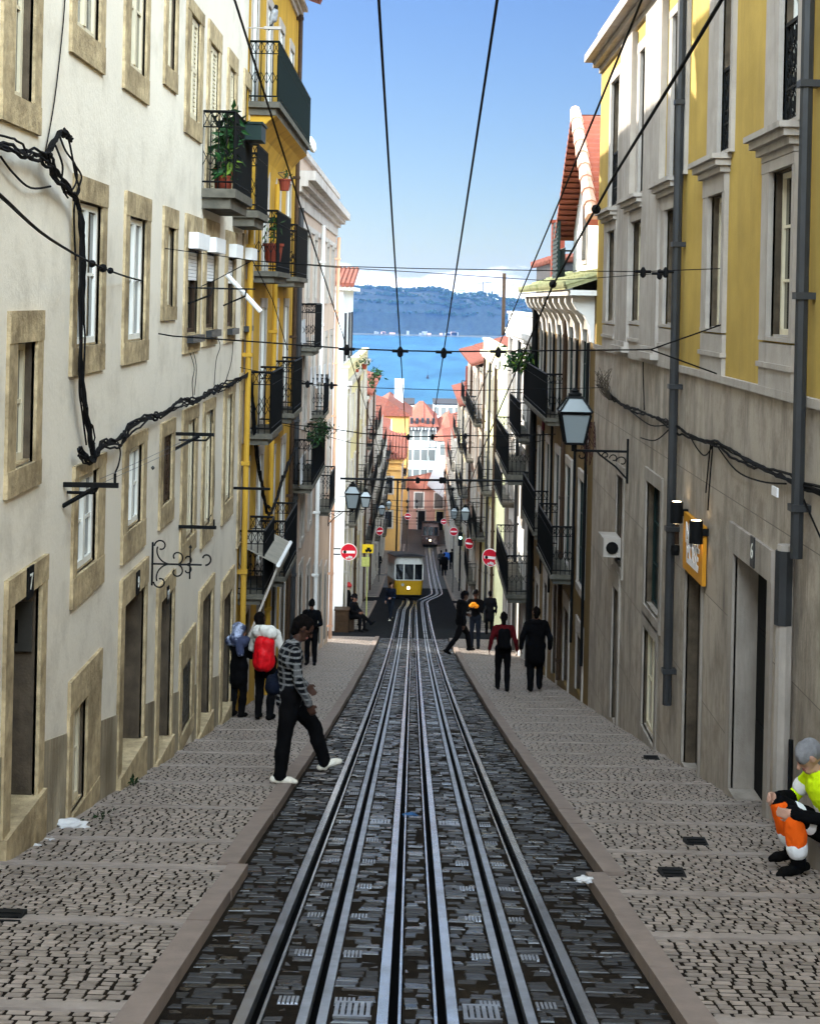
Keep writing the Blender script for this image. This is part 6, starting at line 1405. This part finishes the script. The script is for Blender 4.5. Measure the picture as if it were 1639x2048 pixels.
# ---- on the road in front of the tram
p = G(781, 1241, .0)
person('person in a navy jacket and white trainers crossing the road before the yellow tram', p, 150, dict(knL=(.14,.1,.5), anL=(.22,.1,.08), toeL=(.4,.12,.04), knR=(-.05,-.1,.5), anR=(-.2,-.1,.09), toeR=(-.04,-.12,.04), elL=(.05,.25,1.14), wrL=(.22,.12,1.08)), 1.76, 'light', 'navy', 'jean', 'whiteshoe', 'hair', .015, 1.05, look=40)
# ---- seated group on the left corner
def seat(hgt=.5): return dict(pelvis=(0,0,hgt), waist=(.0,0,hgt+.17), chest=(.04,0,hgt+.38), neck=(.07,0,hgt+.52), head=(.12,0,hgt+.67), shL=(.04,.18,hgt+.46), shR=(.04,-.18,hgt+.46), elL=(.16,.24,hgt+.22), elR=(.16,-.24,hgt+.22), wrL=(.38,.12,hgt+.17), wrR=(.38,-.12,hgt+.17), hipL=(.02,.09,hgt-.02), hipR=(.02,-.09,hgt-.02), knL=(.45,.12,hgt+.02), knR=(.45,-.12,hgt+.02), anL=(.5,.12,.09), anR=(.44,-.12,.09), toeL=(.68,.14,.04), toeR=(.62,-.14,.04))
p = G(702, 1252, .1)
mb = MB(); q = p; mb.box(q.x-.35, q.x+.1, q.y-.35, q.y+.35, q.z-.02, q.z+.42); mb.box(q.x-.38, q.x+.13, q.y-.38, q.y+.38, q.z+.42, q.z+.47)
single(mb, 'stone_block', M['grey_stone'], 'low stone block the hunched person sits on at the left corner', 'block')
person('hunched person in a dark jacket sitting at the corner kerb with one leg stretched out', p+Vector((-.12,0,0)), -95, dict(seat(.52), knL=(.42,.1,.5), anL=(.9,.05,.12), toeL=(1.05,.05,.2), wrL=(.4,.05,.6), wrR=(.4,-.05,.6), head=(.2,0,1.14)), 1.9, 'mid', 'charcoal', 'black', 'shoe', 'hair', .015, 1.1)
p = G(684, 1262, .1)
mb = MB(); mb.box(p.x-.3, p.x+.25, p.y-.25, p.y+.3, p.z-.02, p.z+.85); mb.box(p.x-.26,p.x+.21,p.y-.262,p.y-.25,p.z+.08,p.z+.38); mb.box(p.x-.26,p.x+.21,p.y-.262,p.y-.25,p.z+.46,p.z+.78); mb.box(p.x-.33,p.x+.28,p.y-.28,p.y+.33,p.z+.85,p.z+.9)
single(mb, 'wooden_cabinet', mat('dark_cabinet_wood', (.035,.02,.01), .6, .3, 8), 'dark brown wooden cabinet standing on the left pavement corner', 'cabinet')
person('person in black with hands on knees behind the wooden cabinet', p+Vector((.35,.5,-.08)), -120, seat(.55), 1.85, 'mid', 'black', 'black', 'shoe', 'hair', .016, 1.05)
p2 = p+Vector((.4,.6,-.1)); mb = MB(); mb.box(p2.x-.25,p2.x+.05,p2.y-.2,p2.y+.2,p2.z,p2.z+.45); mb.box(p2.x-.27,p2.x+.07,p2.y-.22,p2.y+.22,p2.z+.45,p2.z+.49); single(mb, 'stool', M['brownwood'], 'squat wooden stool behind the dark cabinet', 'stool')
person('standing person with a reddish knitted hat and white collar by the left corner wall', p+Vector((.12,1.6,-.26)), -80, {}, 1.85, 'light', 'black', 'black', 'shoe', 'hair', .016, 1.05, hat='beanie')
for (x, y, lab, tp, fc) in ((744,1154,'left one of two dark figures standing together by the faded yellow board','black',-20), (756,1150,'right one of two dark figures standing together by the faded yellow board','charcoal',20)):
    person(lab, G(x, y, .1), fc, {}, 1.72, 'mid', tp, 'black', 'shoe', 'hair', .02, 1.05, coat=True)
person('person in a bright blue top standing to the right of the tram', G(891, 1142, .0), 10, dict(elL=(.1,.24,1.15), wrL=(.28,.15,1.1)), 1.8, 'mid', 'blue', 'black', 'shoe', 'hair', .02, 1.15)
person('dark figure close on the right of the bright blue top', G(899, 1140, .0)+Vector((.15,.2,-.03)), 5, {}, 1.76, 'mid', 'black', 'black', 'shoe', 'hair', .02, 1.1)
person('grey clad figure close on the left of the bright blue top', G(881, 1143, .0), -5, {}, 1.74, 'mid', 'grey', 'black', 'shoe', 'hair', .02, 1.05)
person('tall dark figure standing beside the dark second tram', at(889,1080,118)*1+Vector((0,0,gz(118)-at(889,1080,118).z)), 0, {}, 1.8, 'mid', 'black', 'black', 'shoe', 'hair', .025, 1.15)
# ---- the road worker crouched on a doorstep at the right edge
p = Vector((3.05, 11.1, gz(11.1)+.06))
mb = MB(); mb.box(3.04, XR+.01, 10.6, 11.4, p.z-.3, p.z+.17); single(mb, 'doorstep', M['grey_stone'], 'worn low stone step the road worker is sitting on', 'step')
wpose = dict(pelvis=(-.13,0,.3), waist=(-.12,0,.44), chest=(-.04,0,.62), neck=(.03,0,.76), head=(.1,0,.89), shL=(-.02,.2,.71), shR=(-.02,-.2,.71), elL=(.08,.3,.5), elR=(.1,-.28,.5), wrL=(.33,.2,.52), wrR=(.32,-.16,.54), hipL=(-.1,.1,.28), hipR=(-.1,-.1,.28), knL=(.3,.16,.5), knR=(.27,-.15,.48), anL=(.24,.15,.1), anR=(.16,-.14,.1), toeL=(.44,.18,.04), toeR=(.36,-.16,.04))
P9 = person('road worker with grey hair in a yellow hi-vis jacket sitting on a doorstep', p, 100, wpose, 1.64, 'light', 'hiviz', 'black', 'shoe', 'greyhair', .0085, 1.12, look=-5, grip=.8, arm='black')
J = P9[1]
def shin(s_, t0, t1, r0, r1): a, b = J['kn'+s_], J['an'+s_]; return (tuple(a.lerp(b, t0)), tuple(a.lerp(b, t1)), r0, r1)
accessory('knee_guard', 'pair of orange hi-vis knee panels on the road worker', 'clothing', P9[0], [shin('L', .06, .54, .088, .083), shin('R', .06, .54, .088, .083)], CL['hivorange'], .011)
for nm, pr in (('shin_tape', [shin('L', .6, .68, .086, .085)]), ('shin_tape', [shin('R', .6, .68, .086, .085)]), ('thigh_tape', [(tuple(J['hipL'].lerp(J['knL'],.6)), tuple(J['hipL'].lerp(J['knL'],.7)), .09, .087)]), ('thigh_tape', [(tuple(J['hipR'].lerp(J['knR'],.6)), tuple(J['hipR'].lerp(J['knR'],.7)), .09, .087)]),
               ('sleeve_tape', [(tuple(J['shL'].lerp(J['elL'],.55)), tuple(J['shL'].lerp(J['elL'],.63)), .0725, .071)]), ('sleeve_tape', [(tuple(J['shR'].lerp(J['elR'],.55)), tuple(J['shR'].lerp(J['elR'],.63)), .0725, .071)]),
               ('waist_tape', [((-.105,0,.5),(-.09,0,.535),.178,.18,'m',(P9[2][2],.8))])):
    B = Body()
    for q_ in pr: B.limb(*q_[:4], q_[4] if len(q_) > 4 else 'm', q_[5] if len(q_) > 5 else None)
    grow(nm, B, {'m': CL['reflect']}, .01, P9[0], .3)
kg = bpy.data.objects['knee_guard']; kg.parent = P9[0]; kg.location = (0,0,0); kg.rotation_euler = (0,0,0); kg.scale = (1,1,1)
for k_ in ('label','category'): del kg[k_]
# ================================================================= plants, pots, laundry, litter
def leaves(mb, c, ext, n, size, rg, m=0, droop=.3, mats=1):
    for _ in range(n):
        p = Vector((c[0]+rg.gauss(0,.45)*ext[0], c[1]+rg.gauss(0,.45)*ext[1], c[2]+rg.gauss(0,.45)*ext[2])); d = Vector((rg.gauss(0,1), rg.gauss(0,1), rg.gauss(0,1)-droop)).normalized()
        w = d.orthogonal().normalized(); w = (Matrix.Rotation(rg.uniform(0,6.28),3,d)@w); l = size*rg.uniform(.6,1.4); b = l*rg.uniform(.25,.45); nrm = d.cross(w)
        a0, a1, a2, a3, a4 = p, p+d*l*.4+w*b*.5, p+d*l+nrm*l*.15, p+d*l*.4-w*b*.5, p+d*l*.45+nrm*l*.06
        mi = rg.randrange(mats); mb.tri(a0, a1, a4, mi); mb.tri(a1, a2, a4, mi); mb.tri(a2, a3, a4, mi); mb.tri(a3, a0, a4, mi)
def plant(name, label, base, blobs, size, mts, seed, pot=None, stems=True, cat='plant', group=None):
    rg = random.Random(seed); r = thing(name, label, cat, base, group); base = Vector(base)
    st = MB()
    if stems:
        for (c, ext, n) in blobs:
            for k in range(max(2, n//25)):
                e = Vector(c)+Vector((rg.gauss(0,.3)*ext[0], rg.gauss(0,.3)*ext[1], rg.gauss(0,.3)*ext[2])); st.tube(smooth([base, base.lerp(e,.5)+Vector((rg.gauss(0,.05),rg.gauss(0,.05),.05)), e], 4), [.012]*8+[.006] if False else .008, 4)
        part(st, 'stem', M['dry'], r)
    lf = MB()
    for (c, ext, n) in blobs: leaves(lf, c, ext, n, size, rg, mats=len(mts))
    o = part(lf, 'foliage', [M[k] for k in mts], r)
    if pot:
        pm = MB(); pm.lathe(base-Vector((0,0,pot)), [(pot*.38,0),(pot*.5,pot*.85),(pot*.56,pot*.86),(pot*.56,pot),(pot*.45,pot)], 12); part(pm, 'pot', M['pot'], r)
    return r
plant('balcony_plant', 'tall broad leaved plant filling the first iron balcony of the white house', (-2.68,20.3,1.72), [((-2.62,20.3,2.15),(.14,.35,.35),95),((-2.6,20.6,2.35),(.15,.3,.2),55),((-2.65,20.1,1.75),(.12,.25,.2),60)], .19, ['leaf','leaf','darkleaf'], 1, .28)
plant('balcony_plant', 'yellowish green plant low in the corner of the first iron balcony', (-2.62,19.97,1.6), [((-2.58,19.98,1.82),(.1,.1,.12),22)], .16, ['leafy'], 2, .16)
b = MB(); p = at(507,266,21.2); b.box(p.x-.12,p.x+.14,p.y-.3,p.y+.3,p.z-.12,p.z+.1); b.box(p.x-.14,p.x+.16,p.y-.32,p.y+.32,p.z+.1,p.z+.13); single(b, 'planter_box', M['greenpaint'], 'dark green planter box hooked outside the first balcony railing', 'planter')
plant('balcony_flowers', 'dense dark plants spilling over the big black balcony of the pink house', (-2.45,36.5,-3.5), [((-2.35,35.4,-3.3),(.25,.7,.22),150),((-2.35,37,-3.25),(.25,.8,.25),170),((-2.35,38.6,-3.35),(.25,.7,.2),130)], .12, ['darkleaf','darkleaf','leaf'], 3, None)
plant('balcony_flowers', 'green plant in a red pot on the middle balcony of the ochre house', (-2.6,26.6,.95), [((-2.6,26.6,1.25),(.12,.3,.25),50)], .14, ['leaf','darkleaf','leafy'], 4, .34)
plant('potted_plant', 'small plant in a red pot outside the railing of the ochre house', (-2.33,25.6,2.02), [((-2.3,25.6,2.1),(.08,.15,.1),14)], .1, ['darkleaf','leaf'], 5, .2)
plant('bushy_plant', 'leafy green bush hanging out over the upper balcony on the right', at(1058,745,41)+Vector((0,0,-.1)), [(at(1050,712,41),(.42,.4,.22),170),(at(1032,728,40.6),(.28,.3,.16),90),(at(1078,738,41),(.32,.4,.28),150),(at(1082,765,41),(.2,.3,.25),70)], .2, ['leaf','darkleaf','darkleaf','leafy'], 6, None)
plant('hanging_plant', 'dark trailing plant hanging from the terrace edge on the left above the river', at(752,745,88), [(at(753,745,88),(.3,.5,.35),110),(at(745,762,88),(.25,.5,.6),110)], .22, ['darkleaf','leaf'], 7, None)
for i, (x, y, s_) in enumerate(((672,748,.5),(690,742,.6),(712,738,.5),(728,728,.6))):
    q = at(x, y, 62+i*3); plant('terrace_plant', ('low yellow green','small','spiky dark','tall')[i]+' potted plant on the planted terrace, number along from the near corner'.replace(', number along from the near corner', (' nearest the corner',' second along',' third along',' at the far end')[i]), q, [(q+Vector((0,0,.2)),(s_*.5,s_*.6,s_*.4),60)], .16, ['leafy' if i == 0 else 'leaf','darkleaf'], 20+i, .25, group='potted plants on the terrace')
rg = random.Random(8); m = MB(); q = onx(1228,800,XR)+Vector((-.05,0,0))
for k in range(46):
    a = q+Vector((rg.uniform(-.05,0), rg.gauss(0,.06), 0)); m.tube(smooth([a, a+Vector((rg.uniform(-.22,-.02), rg.gauss(0,.08), rg.uniform(.15,.3))), a+Vector((rg.uniform(-.3,.0), rg.gauss(0,.15), rg.uniform(.25,.55)))], 3), .0045, 3)
single(m, 'dried_weed', M['dry'], 'dried up weed sprouting from the stone wall above the big lantern', 'plant')
rg = random.Random(18); m = MB(); q = onx(1190,860,XR)+Vector((-.12,0,-.1))
for k in range(26): a = q+Vector((rg.gauss(0,.05),rg.gauss(0,.05),.25)); m.tube(smooth([a, a+Vector((rg.gauss(0,.08),rg.gauss(0,.1),-.3)), a+Vector((rg.gauss(0,.1),rg.gauss(0,.1),-rg.uniform(.4,.8)))],3), .006, 3)
single(m, 'dead_creeper', mat('red_brown_creeper', (.05,.022,.018), .9, .4, 9), 'reddish brown dead creeper hanging behind the big lantern', 'plant')
def weeds(label, x, y, n, sz, sd):
    rg = random.Random(sd); m = MB(); q = G(x, y, .1); leaves(m, q+Vector((0,0,.03)), (.12,.18,.03), n, sz, rg, droop=-.6); single(m, 'weed_tuft', M['darkleaf'], label, 'plant', 'weeds at the wall foot')
weeds('small weeds on the pavement beside the second door step', 262, 1572, 40, .06, 31); weeds('tuft of weeds at the wall foot by the low window', 195, 1640, 22, .05, 32)
def cloth_sheet(name, label, p, w, h, m, sd, cat='laundry', group=None, axis=(0,1,0)):
    rg = random.Random(sd); mb = MB(); ax = Vector(axis); n_ = 8
    for i in range(n_):
        for j in range(5):
            def V(a, b): t = a/n_; return Vector(p)+ax*(w*(t-.5))+Vector((.03*math.sin(t*13+sd)*(b/5), 0, -h*b/5+.02*math.sin(t*9+b)))
            mb.quad(V(i,j), V(i+1,j), V(i+1,j+1), V(i,j+1))
    mb.tube([Vector(p)-ax*(w*.5+.1), Vector(p)+ax*(w*.5+.1)], .006, 4)
    return single(mb, name, m, label, cat, group)
cloth_sheet('white_sheet', 'white bed sheet hung beside the small balcony of the pink house', at(604,640,36.0), 1.9, .6, M['cloth'], 1)
for i in range(5):
    q = at(622+i*9, 735-i*2, 37+i*1.4); cloth_sheet('hanging_cloth', 'small white cloth on the laundry rail of the pink house, ' + ('nearest','second','middle','fourth','farthest')[i] + ' of five', q, .5, .42+.06*(i%2), M['cloth'], 3+i, group='small cloths on the laundry rail')
cloth_sheet('towel', 'white towel hanging below the plant filled balcony', at(603,915,34.6), .9, .62, M['cloth'], 9); cloth_sheet('dark_red_towel', 'dark red towel hung on the balcony rail under the leafy bush', at(1088,765,38), .5, 1.2, CLR if False else mat('wine_cloth', (.09,.01,.02), .9), 11)
# crumpled rag and litter
def crumple(name, label, p, r, m, sd, flat=.45, cat='litter'):
    bm = bmesh.new(); bmesh.ops.create_icosphere(bm, subdivisions=4, radius=1)
    for v in bm.verts:
        q = v.co.copy(); k = 1+.55*noise.noise(q*1.7+Vector((sd,0,0)))+.35*noise.noise(q*4.1+Vector((0,sd,0))); v.co = Vector((q.x*r*k*1.25, q.y*r*k, max(-.05, q.z*flat*k)*r))
    me = bpy.data.meshes.new(name); bm.to_mesh(me); bm.free(); me.polygons.foreach_set('use_smooth', [True]*len(me.polygons)); me.materials.append(m); o = bpy.data.objects.new(name, me); COL.objects.link(o); o.location = p; return tag(o, label, cat)
crumple('crumpled_rag', 'crumpled white rag lying at the foot of the white house', G(140,1655,.1), .11, M['cloth'], 2.0)
crumple('paper_scrap', 'small white paper scrap on the cobbles below the rag', G(70,1693,.1), .03, M['cloth'], 5.0, .3); crumple('paper_scrap', 'flat white paper scrap between rag and near door step', G(96,1680,.1), .045, M['cloth'], 6.0, .15); crumple('paper_scrap', 'pale crumpled scrap at the right kerb corner', G(1170,1760,.12), .05, M['cloth'], 7.0, .4)
crumple('blue_scrap', 'small blue scrap lying between the tracks', G(820,1630,.0), .05, mat('blue_plastic', (.02,.08,.2), .5), 8.0, .3)
for i, (x, y, lab) in enumerate(((1345,1751,'dark iron cover nearest on the right pavement'),(1303,1518,'dark iron cover beside the glazed door'),(10,1843,'dark iron cover at the left edge of the picture'),(1392,1688,'dark slot cover before the big door step'))):
    q = G(x, y, .1); m = MB(); m.box(q.x-.09,q.x+.09,q.y-.14,q.y+.14,q.z-.03,q.z+.012)
    for k in range(4): m.box(q.x-.07,q.x+.07,q.y-.11+k*.06,q.y-.09+k*.06,q.z+.0121,q.z+.018)
    single(m, 'manhole_cover', M['iron'], lab, 'cover', 'iron covers in the pavement')
# awning on the ochre house, white pole, pigeon, dish
q = [at(480,1108,24.9), at(548,1086,26.8), at(550,1120,26.8), at(512,1120,25.2)]
a0, a1 = Vector((-2.86,24.9,-4.15)), Vector((-2.86,27.2,-4.15)); b0, b1 = Vector((-2.25,24.9,-4.45)), Vector((-2.25,27.2,-4.45))
r = thing('awning', 'half open cream awning on two arms low on the ochre house', 'awning', (a0+a1)/2)
m = MB(); m.hexa([a0,b0,b1,a1,a0+Vector((0,0,.02)),b0+Vector((0,0,.02)),b1+Vector((0,0,.02)),a1+Vector((0,0,.02))])
for k in range(12):
    y0_, y1_ = 24.9+2.3*k/12, 24.9+2.3*(k+1)/12; m.poly([(-2.25,y0_,-4.47),(-2.25,y1_,-4.47),(-2.25,y1_,-4.6),(-2.25,(y0_+y1_)/2,-4.68),(-2.25,y0_,-4.6)])
part(m, 'canvas', mat('cream_canvas', (.26,.24,.2), .9, .15, 4), r); m = MB(); m.tube([b0+Vector((.02,-.03,0)), b1+Vector((.02,.03,0))], .035, 8); part(m, 'front_bar', M['white_plastic'], r); m = MB(); m.tube([b0+Vector((0,.05,-.05)), (-2.88,24.6,-6.15)], .022, 6); part(m, 'prop_pole', M['trim_stone'], r)
m = MB(); m.tube([at(452,548,21.6), at(521,623,21.6)], .035, 8)
for k in range(9): c = at(452,548,21.6).lerp(at(521,623,21.6), .2+k*.09); m.lathe(c, [(.03,-.01),(.04,0),(.03,.01)], 8)
single(m, 'white_pole', M['white_plastic'], 'white ribbed pole sticking out below the shutter boxes', 'pole')
q = at(545,52,24.6); r = thing('pigeon', 'pigeon with dark head perched above the long balcony', 'bird', q)
B = Body(); B.limb(q+Vector((0,0,.12)), q+Vector((.03,.02,.24)), .07, .06, 'b'); B.limb(q+Vector((.03,.02,.25)), q+Vector((.05,.02,.33)), .04, .034, 'h'); B.limb(q+Vector((.05,.0,.33)), q+Vector((.09,-.03,.325)), .014, .006, 'h'); B.limb(q+Vector((-.02,0,.1)), q+Vector((-.06,-.02,-.06)), .04, .02, 't', (Vector((1,0,.3)),.4)); B.limb(q+Vector((0,.0,.08)), q+Vector((0,0,.0)), .015, .01, 't'); B.limb(q+Vector((.04,.05,.22)), q+Vector((-.03,.04,.05)), .04, .025, 'w'); B.limb(q+Vector((.02,-.05,.22)), q+Vector((-.04,-.04,.05)), .04, .025, 'w')
o = grow('body', B, {'b': plain('pigeon_grey', (.2,.2,.21)), 'h': M['iron'], 't': M['slate'], 'w': plain('pigeon_wing', (.28,.28,.28))}, .012, None); o.parent = r; o.matrix_parent_inverse = Matrix.Translation(-q)
m = MB(); m.box(q.x-.14, q.x+.14, q.y-.04, q.y+.04, q.z-.05, q.z-.004); m.tube([(XL,q.y,q.z-.03),(q.x,q.y,q.z-.03)], .012, 5); single(m, 'perch', M['trim_stone'], 'small stone ledge under the pigeon', 'ledge')
q = at(622,288,32.3); m = MB(); m.lathe(q, [(.02,-.1),(.15,-.06),(.2,0),(.15,.07),(.02,.1)], 14, 0, Matrix.Rotation(R(70),3,'Y')); m.tube([q, q+Vector((-.2,0,-.05))], .02, 5); single(m, 'globe_lamp', M['white_plastic'], 'round white lamp at the far end of the long green balcony', 'lamp')
